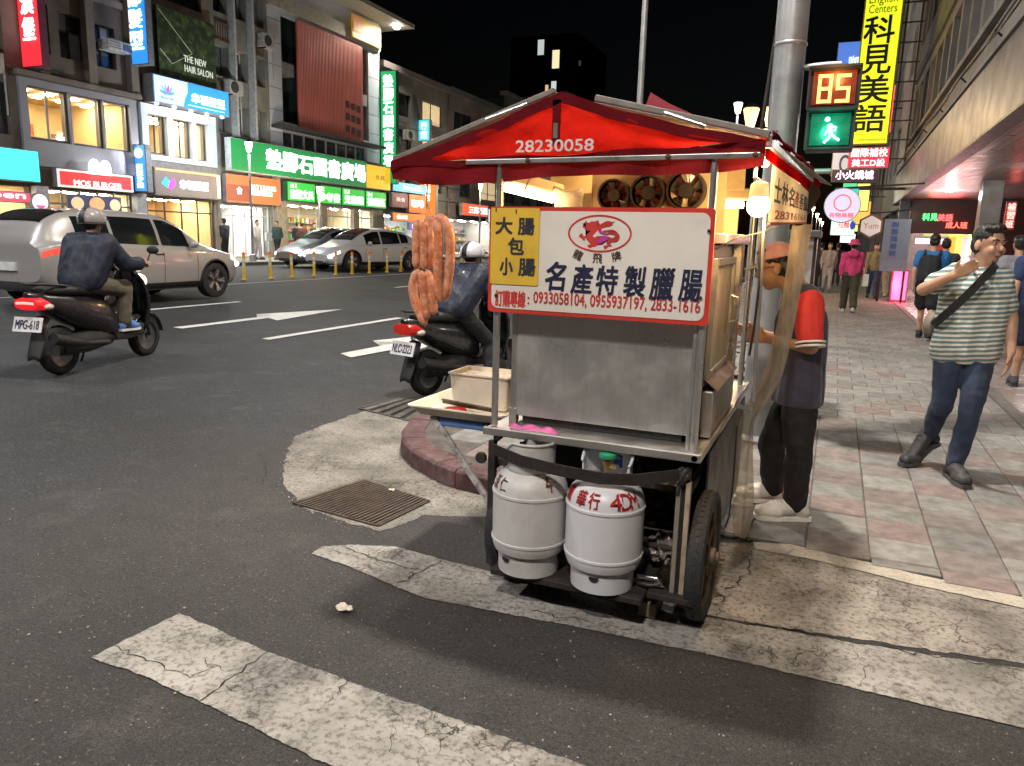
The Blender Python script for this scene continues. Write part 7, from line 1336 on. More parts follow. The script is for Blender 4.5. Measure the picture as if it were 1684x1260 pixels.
# ---- scooters
m_scb = M((.016, .016, .018), .25, 0, .2, 4, coat=.6); m_scs = M((.012, .012, .012), .6, 0, .2, 10, .2, 60); m_scp = M((.02, .02, .021), .55)
def se(y, cz, hw, hh, e=2.4, n=20, tilt=0.0):
    P = []
    for q in np.linspace(0, 2 * math.pi, n, endpoint=False):
        c, s_ = math.cos(q), math.sin(q); x = hw * math.copysign(abs(c) ** (2 / e), c); z = hh * math.copysign(abs(s_) ** (2 / e), s_); P.append((x, y + z * tilt, cz + z))
    return P
def scooter(label, loc, rz, body, platetxt, lit):
    t = thing('scooter', label, 'scooter', loc, rz); W = dict(world=False)
    for y in (-.63, .64):
        w = MB().lathe([(.16, -.045), (.21, -.05), (.235, -.035), (.245, 0), (.235, .035), (.21, .05), (.16, .045)], 28, (0, y, .245), 'x', cap=False).build('wheel', m_tyre, t, smooth=60, **W); MB().lathe([(.165, -.03), (.15, -.02), (.03, -.03), (.03, .03), (.15, .02), (.165, .03)], 24, (0, y, .245), 'x', cap=False).build('rim', M((.16, .16, .165), .4, .7), w, smooth=40, **W)
        for k in range(5): a = 2 * math.pi * k / 5; MB().bar((0, y + .03 * math.cos(a), .245 + .03 * math.sin(a)), (0, y + .155 * math.cos(a), .245 + .155 * math.sin(a)), .04, .03, AX).build('spoke', M((.3, .3, .31), .4, .7), w, **W)
    MB().rings([se(-.98, .80, .03, .02), se(-.93, .78, .075, .05), se(-.80, .72, .13, .09), se(-.6, .66, .155, .14), se(-.35, .60, .165, .19), se(-.12, .54, .165, .23), se(.02, .46, .16, .2), se(.06, .40, .15, .12)]).build('rear_body', body, t, smooth=50, **W)
    MB().rings([se(-.82, .825, .07, .03), se(-.74, .83, .12, .05), se(-.5, .82, .145, .055), se(-.25, .795, .14, .055), se(-.05, .78, .115, .055), se(.03, .76, .06, .04)]).build('seat', m_scs, t, smooth=50, **W)
    MB().rings([se(0, .31, .16, .045, 5), se(.2, .30, .165, .045, 5), se(.42, .32, .16, .05, 5), se(.47, .36, .14, .05, 5)]).build('floorboard', m_scp, t, smooth=40, **W)
    sh = [];
    for z, y, hw in ((.30, .46, .15), (.42, .50, .19), (.58, .52, .215), (.74, .50, .215), (.88, .46, .19), (.98, .42, .12)): sh.append([(hw * u, y + .12 * (1 - u * u) - .02, z) for u in np.linspace(-1, 1, 13)])
    MB().grid(sh).build('front_shield', body, t, smooth=60, solid=.03, **W)
    MB().rings([se(.44, .80, .05, .05), se(.40, 1.0, .06, .05), se(.40, 1.06, .14, .05), se(.52, 1.04, .14, .06), se(.58, 1.0, .08, .04)]).build('handlebar_cowl', body, t, smooth=50, **W)
    MB().tube([(-.36, .28, 1.05), (-.2, .40, 1.04), (0, .42, 1.03), (.2, .40, 1.04), (.36, .28, 1.05)], .014, 8).build('handlebar', m_scp, t, smooth=50, **W)
    for s_ in (-1, 1):
        MB().tube([(s_ * .36, .27, 1.05), (s_ * .23, .38, 1.045)], .02, 8).build('grip', m_scs, t, **W); MB().tube([(s_ * .26, .40, 1.05), (s_ * .32, .40, 1.18)], .006, 6).build('mirror_stem', m_scp, t, **W); MB().ell((s_ * .35, .40, 1.21), (.075, .02, .045)).build('mirror', m_scp, t, smooth=60, **W)
        MB().tube([(s_ * .075, .52, .7), (s_ * .075, .64, .245)], .018, 8).build('fork', m_scp, t, **W)
    MB().ell((0, .61, .86), (.10, .05, .08)).build('headlight', LIT((1, .95, .85), 2.5 if lit else .6), t, smooth=60, **W)
    fd = []
    for q in np.linspace(.1, 2.6, 12): fd.append([(.07 * u, .64 + (.275 - .02 * u * u) * math.cos(q), .245 + (.275 - .02 * u * u) * math.sin(q)) for u in np.linspace(-1, 1, 7)])
    MB().grid(fd).build('front_fender', body, t, smooth=60, solid=.008, **W)
    MB().grid([[(.07 * u * k, -.80 - .16 * f, .60 - .40 * f - .02 * u * u) for u in np.linspace(-1, 1, 7)] for f, k in ((0, 1.1), (.3, 1.2), (.6, 1.15), (.9, 1.05), (1, .8))]).build('rear_fender', m_scp, t, smooth=60, solid=.01, **W)
    tlm = LIT((.62, .012, .02), .9) if lit else M((.45, .02, .015), .2, emit=.25, ecol=(.7, .02, .01), coat=.5)
    MB().rings([se(-.99, .72, .05, .03), se(-.985, .72, .12, .055), se(-.90, .72, .145, .065), se(-.82, .70, .13, .05)]).build('tail_light', tlm, t, smooth=50, **W)
    if lit: MB().tube([(-.09, -.99, .725), (0, -1.0, .73), (.09, -.99, .725)], .012, 8).build('brake_strip', LIT((1, .16, .14), 3.0), t, smooth=60, **W)
    for s_ in (-1, 1): MB().ell((s_ * .135, -.86, .69), (.035, .07, .03), rot=(0, 0, s_ * .3)).build('turn_signal', M((.7, .62, .55), .2, coat=.5), t, smooth=60, **W)
    MB().tube([(-.12, -.6, .87), (-.11, -.88, .90), (0, -.95, .90), (.11, -.88, .90), (.12, -.6, .87)], .014, 8).build('grab_rail', m_scp, t, smooth=60, **W)
    pl = MB().box((-.15, -.985, .46), (.15, -.975, .60), rot=(R(-18), 0, 0)).build('number_plate', M((.72, .72, .74), .5), t, **W); m_ = Euler((R(-18), 0, 0)).to_matrix(); c0 = Vector((0, -.98, .53))
    letters(platetxt, (0, 0, 0), AX, AZ, .25, .085, M((.02, .03, .08), .6), pl, .02, .001, world=False, warp=lambda a, b, e: tuple(m_ @ Vector((a - .125, -.0075 - e, b - .045)) + c0))
    MB().tube([(.17, -.15, .27), (.19, -.45, .30), (.19, -.55, .32)], .025, 10).build('exhaust_pipe', m_scp, t, **W); MB().tube([(.19, -.5, .31), (.20, -.62, .33), (.20, -.92, .40)], [.04, .06, .055], 14).build('silencer', M((.035, .035, .037), .4, .4), t, smooth=50, **W)
    MB().rings([se(-.66, .28, .11, .09, 3), se(-.3, .30, .13, .12, 3), se(.0, .32, .12, .1, 3)]).build('engine', M((.05, .05, .052), .5, .4), t, smooth=40, **W); MB().tube([(-.14, -.62, .30), (-.13, -.70, .62)], .022, 8).build('shock_absorber', m_chrome, t, **W); MB().tube([(-.15, -.05, .28), (-.3, .0, .02)], .012, 6).build('side_stand', m_scp, t, **W)
    return t
sc1 = scooter('black scooter with white number plate waiting behind the cart', (-3.37, 6.76, .0), R(-14), m_scb, 'NLC-2323', False); sc1.scale = (.97, .92, .92)
sc2 = scooter('dark scooter ridden past the silver grey SUV, red tail light lit', (-7.05, 5.55, .075), R(13), M((.022, .016, .02), .3, 0, .05, 4, coat=.4), 'MPG-618', True)
# ================================================================== people
def remesh(mb, vox, it=4, name='body'):
    me = mb.mesh(name); bm = bmesh.new(); bm.from_mesh(me); bmesh.ops.recalc_face_normals(bm, faces=bm.faces); bm.to_mesh(me); bm.free()
    o = bpy.data.objects.new('remesh_tmp', me); md = o.modifiers.new('r', 'REMESH'); md.mode = 'VOXEL'; md.voxel_size = vox; md.use_smooth_shade = True
    if it: sm = o.modifiers.new('s', 'SMOOTH'); sm.iterations = it; sm.factor = .5
    out = eval_mesh(o); bpy.data.objects.remove(o); out.polygons.foreach_set('use_smooth', [True] * len(out.polygons)); return out
from mathutils import noise as mnoise
def folds(me, amp, sc, seed=0.0, tuft=False):
    """creases pressed into cloth, or uneven locks into hair"""
    nn = [v.normal.copy() for v in me.vertices]
    for v, n in zip(me.vertices, nn):
        p = v.co; q = Vector((p.x * sc[0] + seed, p.y * sc[1], p.z * sc[2])); d = mnoise.noise(q); d = (1 - abs(d) * 2.2) if not tuft else d
        d += .5 * mnoise.noise(q * 2.3); v.co = p + n * (d * amp)
    return me
def cut_mesh(me, co, no):
    bm = bmesh.new(); bm.from_mesh(me); bmesh.ops.bisect_plane(bm, geom=bm.verts[:] + bm.edges[:] + bm.faces[:], plane_co=co, plane_no=no, clear_outer=True); bm.to_mesh(me); bm.free(); return me
def link(me, name, mat, par):
    me.materials.clear(); me.materials.append(mat); o = bpy.data.objects.new(name, me); COL.objects.link(o); o.parent = par; return o
V3 = lambda *a: np.array(a, float)
def stand(h=1.7, step=.0, arm=.0, bend=.0):
    k = h / 1.7; J = dict(pel=V3(0, 0, .93), che=V3(0, bend * .5, 1.26), nek=V3(0, bend, 1.43), hed=V3(0, bend + .03, 1.585), shL=V3(-.185, bend * .9, 1.37), shR=V3(.185, bend * .9, 1.37), elL=V3(-.235, -arm * .12, 1.10), elR=V3(.235, arm * .12, 1.10), wrL=V3(-.225, .06 - arm * .22, .86), wrR=V3(.225, .06 + arm * .22, .86), hiL=V3(-.09, 0, .90), hiR=V3(.09, 0, .90), knL=V3(-.095, step * .5 + .03, .49), knR=V3(.095, -step * .4 + .03, .49), anL=V3(-.1, step, .085), anR=V3(.1, -step * 1.1, .085 + abs(step) * .25), toL=V3(-.11, step + .17, .035), toR=V3(.11, -step * 1.1 + .15, .04))
    return {a: v * k for a, v in J.items()}
SKIN = M((.52, .30, .20), .5, 0, .1, 12, .06, 60); SKIN2 = M((.46, .25, .16), .5, 0, .1, 12, .06, 60); HAIR = M((.012, .010, .010), .45, 0, .3, 40, .4, 90)
def hand(mb, w, d, side, s=1.0, curl=.5):
    """palm, four fingers and a thumb; d = pointing direction, side = toward the thumb"""
    d = d / np.linalg.norm(d); side = side - d * np.dot(side, d); side = side / np.linalg.norm(side); n = np.cross(d, side)
    for q in (-.022, 0, .022): mb.cone(w + d * .01 * s + side * q * s * .6, w + d * .075 * s + side * q * s, .017 * s, .015 * s, 8, 3)
    for i, (q, L) in enumerate(((.030, .072), (.010, .080), (-.010, .074), (-.029, .058))):
        a = w + d * .078 * s + side * q * s; b = a + (d * math.cos(curl * .6) + n * math.sin(curl * .6) + side * q * 1.2) * L * .5 * s; c = b + (d * math.cos(curl * 1.5) + n * math.sin(curl * 1.5)) * L * .5 * s; mb.cone(a, b, .0095 * s, .0088 * s, 8, 3); mb.cone(b, c, .0088 * s, .0075 * s, 8, 3)
    a = w + d * .025 * s + side * .024 * s; b = a + (d * .6 + side * .75) * .036 * s; c = b + (d * .9 + side * .25 + n * .3) * .03 * s; mb.cone(a, b, .012 * s, .0105 * s, 8, 3); mb.cone(b, c, .0105 * s, .008 * s, 8, 3)
def person(label, root, rz, J, spec, vox=.012, hy=0.0, hp=0.0, k=1.0, grp=None):
    """J: joints relative to the root; hy, hp: turn and nod of the head"""
    t = thing('person', label, 'person', tuple(root), rz, grp); S = spec; skin = S.get('skin', SKIN); fat = S.get('fat', 1.0)
    HM = (Matrix.Rotation(hy, 3, 'Z') @ Matrix.Rotation(hp, 3, 'X')); h = J['hed']
    H = lambda x, y, z: h + np.array(HM @ Vector((x * k, y * k, z * k)))
    hr = lambda mb, c, r, nu=16, nv=10: mb.ell(H(*c), tuple(q * k for q in r), nu, nv, rot=tuple(HM.to_euler()))
    mb = MB()
    hr(mb, (0, -.012, .028), (.074, .094, .092)); hr(mb, (0, .022, -.035), (.058, .066, .075)); hr(mb, (0, .045, -.085), (.034, .035, .03)); mb.cone(H(0, .082, .012), H(0, .104, -.022), .009 * k, .0145 * k, 8, 3)
    for s_ in (-1, 1): hr(mb, (s_ * .076, -.008, -.008), (.010, .022, .032), 8, 6); hr(mb, (s_ * .034, .070, -.03), (.024, .02, .026), 8, 6); hr(mb, (s_ * .032, .078, .028), (.024, .012, .008), 8, 6)
    hr(mb, (0, .086, -.056), (.024, .010, .006), 8, 6); hr(mb, (0, .083, -.069), (.020, .011, .006), 8, 6)
    mb.cone(J['nek'] - V3(0, 0, .03), H(0, -.015, -.05), .056 * k, .052 * k)
    mb.cone(J['shL'], J['shR'], .05 * k, .05 * k); mb.cone(J['pel'], J['che'], .095 * k * fat, .10 * k * fat); mb.cone(J['che'], J['nek'], .085 * k, .055 * k)
    for a in 'LR':
        mb.cone(J['hi' + a], J['sh' + a], .07 * k * fat, .055 * k); mb.cone(J['sh' + a], J['el' + a], .047 * k, .041 * k); mb.cone(J['el' + a], J['wr' + a], .042 * k, .027 * k)
        lg = .62 if S.get('leg', 1.0) >= 1 and 'trousers' in S else 1.0; mb.cone(J['hi' + a], J['kn' + a], .078 * k * lg, .056 * k * lg); mb.cone(J['kn' + a], J['an' + a], .056 * k * lg, .038 * k * lg); cf = J['kn' + a] * .68 + J['an' + a] * .32; (mb.cone(cf + V3(0, -.012, .06) * k, cf + V3(0, -.012, -.04) * k, .05 * k, .044 * k) if lg == 1 else None); mb.cone(J['an' + a], J['to' + a], .036 * k, .025 * k)
        d = S.get('hand' + a, J['wr' + a] - J['el' + a]); hand(mb, J['wr' + a], d, S.get('thumb' + a, V3(0, 1, .2)), 1.0 * k, S.get('curl' + a, .45))
    if 'shirt' in S:   # clothing is made a little larger than the body and swallows it
        pass
    body = link(remesh(mb, vox * .8, 3), 'body', skin, t)
    # face details
    if S.get('face', True):
        for s_ in (-1, 1):
            e = MB(); e.ell(H(s_ * .031, .080, .012), (.0125 * k, .006 * k, .0042 * k), 10, 6, rot=tuple(HM.to_euler())); e.build('eye', M((.75, .72, .68), .3), body, smooth=60, world=False); e = MB(); e.ell(H(s_ * .031, .0855, .012), (.005 * k, .0035 * k, .0042 * k), 8, 6, rot=tuple(HM.to_euler())); e.build('iris', M((.01, .008, .008), .2), body, smooth=60, world=False)
            e = MB(); e.tube([H(s_ * .014, .0905, .030), H(s_ * .034, .089, .036), H(s_ * .052, .078, .031)], .0042 * k, 6); e.build('eyebrow', HAIR, body, world=False)
        e = MB(); e.tube([H(-.024, .088, -.0625), H(0, .0955, -.0615), H(.024, .088, -.0625)], .0028 * k, 6); e.build('mouth', M((.22, .07, .06), .5), body, world=False)
    # trousers
    if 'trousers' in S:
        f = S.get('leg', 1.0); mb = MB(); e = S.get('tfat', .016); mb.cone(J['hiL'], J['hiR'], .105 * k * fat, .105 * k * fat); mb.cone(J['pel'] + V3(0, 0, -.02), J['pel'] + V3(0, 0, .07), .12 * k * fat, .115 * k * fat)
        for a in 'LR':
            if S.get('skirt'): continue
            if f >= 1: kn = J['kn' + a]; en = J['an' + a] + (kn - J['an' + a]) * .06; mb.cone(J['hi' + a], kn, (.088 + e) * k, (.062 + e) * k); mb.cone(kn, en, (.062 + e) * k, (.046 + e * 1.1) * k); mb.cone(kn + V3(0, .012, .02), kn + V3(0, .006, -.05), (.06 + e) * k, (.055 + e) * k)
            else: en = J['hi' + a] * (1 - f) + J['kn' + a] * f; mb.cone(J['hi' + a], en, (.092 + e) * k, (.082 + e) * k)
        link(folds(remesh(mb, vox, 3), .0065, (5, 5, 9), 3.1), 'trousers', S['trousers'], t)
    if 'shoes' in S:
        for a in 'LR':
            mb = MB(); an, to = J['an' + a], J['to' + a]; fw = to - an; fw[2] = 0; L = np.linalg.norm(fw); fw = fw / max(L, 1e-6); to = np.array([an[0] + fw[0] * .155 * k, an[1] + fw[1] * .155 * k, to[2]]); base = min(an[2] - .085 * k, to[2] - .035 * k); tilt = (an[2] - .085 * k) - (to[2] - .035 * k)
            heel = an - fw * .045 * k + V3(0, 0, -.035 * k); mb.cone(heel, an + fw * .01 + V3(0, 0, .02), .044 * k, .048 * k); mb.cone(an + fw * .03 + V3(0, 0, -.012), to - fw * .03 + V3(0, 0, .028), .05 * k, .044 * k); sq = np.cross(fw, V3(0, 0, 1)) * .016 * k; mb.cone(to - fw * .05 + sq + V3(0, 0, .012), to + fw * .03 + sq * .5 + V3(0, 0, .008), .042 * k, .036 * k); mb.cone(to - fw * .05 - sq + V3(0, 0, .012), to + fw * .03 - sq * .5 + V3(0, 0, .008), .042 * k, .036 * k)
            so = link(remesh(mb, vox * .7, 3), 'shoe', S['shoes'], t)
            sm = MB(); sd = np.cross(fw, V3(0, 0, 1)); P = []
            hz, tz = an[2] - .085 * k, to[2] - .035 * k
            for f, w_ in ((-.09, .028), (-.06, .04), (.0, .04), (.06, .043), (.12, .05), (.18, .046), (.225, .025)): z = hz + (tz - hz) * min(1, max(0, (f + .03) / .17)); c_ = V3(an[0], an[1], 0) + fw * f * k; P.append([c_ + sd * w_ * k + V3(0, 0, z), c_ - sd * w_ * k + V3(0, 0, z), c_ - sd * w_ * k + V3(0, 0, z + .024 * k), c_ + sd * w_ * k + V3(0, 0, z + .024 * k)])
            sm.rings(P).build('sole', S.get('sole', S['shoes']), so, smooth=50, world=False)
            if vox < .01:
                up_ = V3(0, 0, 1)
                for q in range(4): c_ = an + fw * (.045 + q * .022) * k + up_ * (.034 - q * .006) * k; MB().tube([c_ - sd * .03 * k - up_ * .008, c_ + up_ * .006, c_ + sd * .03 * k - up_ * .008], .0035, 6).build('lace', S.get('sole', S['shoes']), so, world=False)
                MB().tube([an - fw * .03 * k + sd * .036 * k + up_ * .012, an + fw * .0 + up_ * .03 + sd * .045 * k, an + fw * .03 * k + up_ * .02 + sd * .042 * k], .006, 6).build('collar_pad', S.get('sole', S['shoes']), so, world=False)
    if 'shirt' in S:
        e = S.get('sfat', .014); se_ = S.get('slfat', e); mb = MB(); sl = S.get('sleeve', .55); hem = S.get('hem', -.02)
        mb.cone(J['pel'] + V3(0, 0, hem), J['che'], (.125 + e) * k * fat, (.118 + e) * k * fat); mb.cone(J['shL'], J['shR'], (.06 + e * .7) * k, (.06 + e * .7) * k); mb.cone(J['che'], J['nek'] - V3(0, 0, .05), (.105 + e) * k, (.06 + e * .3) * k)
        for a in 'LR':
            mb.cone(J['hi' + a] + V3(0, 0, hem + .05), J['sh' + a] - V3(0, 0, .03), (.09 + e + S.get('hemfat', 0)) * k * fat, (.07 + e) * k)
            if sl <= 1: en = J['sh' + a] * (1 - sl) + J['el' + a] * sl; mb.cone(J['sh' + a], en, (.054 + se_) * k, (.05 + se_) * k)
            else: mb.cone(J['sh' + a], J['el' + a], (.053 + se_ * .8) * k, (.046 + se_ * .8) * k); en = J['el' + a] * (2 - sl) + J['wr' + a] * (sl - 1); mb.cone(J['el' + a], en, (.046 + se_ * .8) * k, (.034 + se_ * .8) * k)
        sm_ = folds(remesh(mb, vox, 3), .008, (7, 7, 5), 1.7); cut_mesh(sm_, tuple(J['pel'] + V3(0, 0, hem - .06 * k)), (0, 0, -1)); link(sm_, 'shirt', S['shirt'], t)
    if 'vest' in S:
        mb = MB(); e = .024; mb.cone(J['pel'] + V3(0, 0, -.09), J['che'], (.122 + e) * k, (.12 + e) * k); mb.cone(J['che'], J['nek'] - V3(0, 0, .05), (.11 + e) * k, (.065 + e * .3) * k); mb.cone(J['shL'] * .75 + J['nek'] * .25, J['shR'] * .75 + J['nek'] * .25, .08 * k, .08 * k)
        for a in 'LR': mb.cone(J['hi' + a] + V3(0, 0, -.04), (J['sh' + a] * .85 + J['nek'] * .15) - V3(0, 0, .05), (.092 + e) * k, (.066 + e) * k)
        sm_ = folds(remesh(mb, vox, 3), .006, (6, 6, 4), 5.0); cut_mesh(sm_, tuple(J['pel'] + V3(0, 0, -.10 * k)), (0, 0, -1)); link(sm_, 'vest', S['vest'], t)
    if 'hair' in S:
        mb = MB(); hr(mb, (0, -.022, .048), (.080, .094, .083)); hr(mb, (0, -.045, .0), (.078, .066, .075)); hr(mb, (0, .03, .098), (.066, .056, .030)); 
        if S.get('long'): hr(mb, (0, -.05, -.08), (.075, .055, .12))
        link(folds(folds(remesh(mb, vox * .6, 2), .007, (30, 30, 14), 2.0, True), .004, (75, 75, 40), 4.0, True), 'hair', S['hair'], t)
    return t, body, H
def J_px(root, d): return {k: onY(x, y, Y) - np.array(root) for k, (x, y, Y) in d.items()}
# ---- the vendor
rt = np.array([-.17, 4.34, .0]); z2 = lambda x, y: (1200 + x / 2.4227, 380 + y / 2.4227)
J = J_px(rt, dict(hed=(*z2(182, 148), 4.30), nek=(*z2(262, 208), 4.32), che=(*z2(285, 360), 4.33), pel=(*z2(275, 610), 4.34), shL=(*z2(316, 292), 4.15), shR=(*z2(265, 265), 4.50), elL=(*z2(322, 462), 4.10), elR=(*z2(225, 440), 4.52), wrL=(*z2(150, 430), 4.20), wrR=(*z2(110, 408), 4.42), hiL=(*z2(280, 645), 4.25), hiR=(*z2(262, 640), 4.44), knL=(*z2(275, 870), 4.23), knR=(*z2(168, 850), 4.47), anL=(*z2(262, 1078), 4.25), anR=(*z2(172, 1022), 4.50), toL=(*z2(185, 1128), 4.22), toR=(*z2(105, 1070), 4.48)))
for a, zz in (('anL', .098), ('anR', .098), ('toL', .048), ('toR', .048)): J[a][2] = zz
m_navyv = M((.045, .042, .075), .8, 0, .12, 14, .35, 25, sheen=.2); m_polo = M((.68, .045, .035), .75, 0, .1, 14, .3, 25); m_blk = M((.012, .012, .013), .75, 0, .3, 9, .4, 14); m_snk = M((.70, .66, .60), .55, 0, .06, 20, .2, 50)
v, vb, H = person('vendor in a navy vest and red polo working at the cart side', rt, 0, J, dict(shirt=m_polo, sleeve=.72, sfat=-.016, slfat=.020, vest=m_navyv, trousers=m_blk, shoes=m_snk, sole=M((.78, .75, .7), .5), hair=HAIR, handL=V3(-1, .1, .1), handR=V3(-1, 0, .1), thumbL=V3(-.2, .2, 1), thumbR=V3(-.2, -.2, 1), curlL=.9, curlR=.9, skin=M((.55, .31, .2), .5, 0, .1, 12, .06, 60)), .009, R(90) + .05, R(-14), .97)
cm = MB(); HM = Matrix.Rotation(R(90) + .05, 3, 'Z') @ Matrix.Rotation(R(-14), 3, 'X'); E_ = tuple(HM.to_euler()); P = []
for i in range(9):
    q = i / 8 * math.pi / 2; rr_ = math.cos(q); P.append([H(.086 * rr_ * math.cos(a), -.015 + .106 * rr_ * math.sin(a), .055 + .088 * math.sin(q)) for a in np.linspace(0, 2 * math.pi, 25)])
cap = cm.grid(P).build('cap', M((.82, .45, .50), .8, 0, .15, 25, .2, 60), v, smooth=60, solid=.004, world=False)
MB().grid([[H(u * .074 * (1 - .3 * f * f), .078 + .085 * f * (1 - .35 * u * u), .052 - .020 * f - .012 * u * u) for u in np.linspace(-1, 1, 11)] for f in np.linspace(0, 1, 6)]).build('brim', M((.74, .66, .58), .8), cap, smooth=60, solid=.004, world=False)
gl = MB()
for s_ in (-1, 1): gl.tube([H(s_ * .033 + .023 * math.cos(a), .103, .010 + .017 * math.sin(a)) for a in np.linspace(0, 2 * math.pi, 14)], .0018, 5); gl.tube([H(s_ * .056, .100, .014), H(s_ * .08, .0, .012)], .0018, 5)
gl.tube([H(-.01, .106, .014), H(.01, .106, .014)], .0018, 5); gl.build('glasses', m_black, v, world=False)
pj = J['nek']; MB().tube([pj + V3(.05, .04, -.02), pj + V3(.02, -.06, .0), pj + V3(-.05, -.03, -.01), pj + V3(-.05, .05, -.02), pj + V3(.05, .04, -.02)], .014, 8).build('collar', M((.72, .62, .5), .8), v, smooth=60, world=False)
def cuff(par, a, b, f, r, mat, w=.012):
    c = a * (1 - f) + b * f; d = (b - a) / np.linalg.norm(b - a); MB().tube([c - d * w, c + d * w], r, 16).build('cuff_stripe', mat, par, smooth=50, world=False)
cuff(v, J['shL'], J['elL'], .90, .0765, M((.8, .78, .75), .8), .005); cuff(v, J['shL'], J['elL'], .99, .0745, M((.8, .78, .75), .8), .005)
ps_ = [J['pel'] + V3(.015, -.170, .28), J['pel'] + V3(.02, -.178, .14), J['pel'] + V3(.02, -.170, -.06)]
MB().rings([[p + V3(-.016, 0, 0), p + V3(.016, .0, 0), p + V3(.016, .02, 0), p + V3(-.016, .02, 0)] for p in ps_]).build('vest_stripe', M((.72, .58, .40), .8), v, world=False)
# ---- the man in the striped shirt
rt = np.array([.82, 5.66, .012]); z3 = lambda x, y: (1360 + x / 2.682, 330 + y / 2.682)
J = J_px(rt, dict(hed=(*z3(716, 195), 5.62), nek=(*z3(682, 285), 5.64), che=(*z3(655, 400), 5.64), pel=(*z3(608, 640), 5.66), shR=(*z3(572, 322), 5.66), shL=(*z3(768, 345), 5.62), elR=(*z3(425, 392), 5.55), elL=(*z3(812, 520), 5.66), wrR=(*z3(560, 330), 5.36), wrL=(*z3(812, 670), 5.56), hiR=(*z3(540, 660), 5.66), hiL=(*z3(675, 668), 5.66), knR=(*z3(512, 880), 5.62), knL=(*z3(640, 895), 5.56), anR=(*z3(450, 1030), 5.86), anL=(*z3(570, 1110), 5.56), toR=(*z3(400, 1100), 5.80), toL=(*z3(605, 1165), 5.42)))
J['anL'][2] = .088; J['toL'][2] = .038; J['toR'][2] = .040
m, t_, b = newmat('striped_knit'); vv = tex(t_); sp = nd(t_, 'ShaderNodeSeparateXYZ'); t_.links.new(vv, sp.inputs[0])
nz_ = nd(t_, 'ShaderNodeTexNoise'); nz_.inputs['Scale'].default_value = 5; t_.links.new(vv, nz_.inputs['Vector']); zz = mulf(t_, sp.outputs[2], mulf(t_, nz_.outputs[0], .02), 'ADD'); zz = mulf(t_, zz, mulf(t_, sp.outputs[0], -.10), 'ADD')
wv = mulf(t_, mulf(t_, zz, 205.0), 0.0, 'ADD'); sn = nd(t_, 'ShaderNodeMath', operation='SINE'); t_.links.new(wv, sn.inputs[0]); mr_ = nd(t_, 'ShaderNodeMapRange'); mr_.inputs[1].default_value = -.35; mr_.inputs[2].default_value = .1; t_.links.new(sn.outputs[0], mr_.inputs[0])
cc = mixc(t_, mr_.outputs[0], (.72, .69, .60), (.15, .235, .245)); t_.links.new(cc, b.inputs['Base Color']); b.inputs['Roughness'].default_value = .85; n_ = nd(t_, 'ShaderNodeTexNoise'); n_.inputs['Scale'].default_value = 13; n_.inputs['Detail'].default_value = 4; t_.links.new(vv, n_.inputs['Vector']); bp_ = nd(t_, 'ShaderNodeBump'); bp_.inputs['Strength'].default_value = .5; bp_.inputs['Distance'].default_value = .03; t_.links.new(n_.outputs[0], bp_.inputs['Height']); t_.links.new(bp_.outputs[0], b.inputs['Normal']); m_strip = m
m_jean = M((.026, .042, .085), .8, 0, .35, 7, .5, 18, sheen=.1); m_shoe = M((.045, .045, .045), .6, 0, .3, 20, .3, 50)
v, vb, H = person('man in a green striped T-shirt and jeans walking with a hand raised', rt, 0, J, dict(shirt=m_strip, sleeve=.66, sfat=.006, slfat=.014, hem=-.05, fat=.88, hemfat=.034, trousers=m_jean, tfat=.006, shoes=m_shoe, sole=M((.08, .08, .08), .6), hair=HAIR, handR=V3(.75, -.35, .55), thumbR=V3(.2, -.3, 1), handL=V3(-.05, -.1, -1), thumbL=V3(-.3, -1, 0), curlR=.35, curlL=.3), .009, R(180) + R(32), R(-3), 1.03)
st = []
for x, y, Y in ((735, 268, 5.60), (742, 290, 5.50), (700, 330, 5.455), (640, 395, 5.44), (560, 470, 5.455), (500, 520, 5.50), (462, 555, 5.60), (470, 540, 5.72), (600, 420, 5.84), (740, 300, 5.78), (748, 275, 5.66), (735, 268, 5.60)): st.append(onY(*z3(x, y), Y) - rt)
st = chaikin(np.array(st), 2); sb2 = MB(); st = st + V3(0, -.012, 0); sb2.rings([[p + V3(.016, 0, -.020), p + V3(-.016, 0, .020), p + V3(-.016, .010, .020), p + V3(.016, .010, -.020)] for p in st], cap=False); sb2.build('bag_strap', M((.012, .012, .014), .6), v, smooth=40, world=False)
pb_ = onY(*z3(462, 545), 5.74) - rt; MB().ell(tuple(pb_), (.055, .10, .085), 16, 10).build('sling_bag', M((.20, .17, .13), .7, 0, .2), v, smooth=60, world=False)
MB().tube([J['nek'] + V3(-.07, -.02, .0), J['nek'] + V3(-.03, -.105, -.05), J['nek'] + V3(.03, -.105, -.05), J['nek'] + V3(.07, -.02, .0)], .010, 8).build('neckband', M((.75, .74, .72), .8), v, smooth=60, world=False)
# ---- walkers further along the pavement
def walker(label, px_, py_, h, rz, spec, vox=.02, step=.18, zg=.02, hy=0, grp=None, bend=0, arm=.6):
    q = onZ(px_, py_, zg); k = h / 1.7; J = stand(h, step, arm, bend); spec.setdefault('face', False); return person(label, q, rz, J, spec, vox, hy, 0, k, grp)
cl = lambda c, **k: M(c, .8, 0, .15, 10, .3, 20, **k)
t, b_, H = walker('woman in a pink hoodie and pink bucket hat walking away', 1393, 513, 1.66, R(4), dict(shirt=cl((.62, .05, .17)), sleeve=1.85, sfat=.016, hem=.0, trousers=cl((.055, .05, .03)), tfat=.035, shoes=cl((.6, .56, .5)), hair=HAIR), .016)
hat = MB().lathe([(.150, .005), (.125, .035), (.098, .055), (.092, .11), (.07, .135), (0, .14)], 24, tuple(H(0, -.01, .02))).build('bucket_hat', cl((.65, .07, .17)), t, smooth=50, world=False)
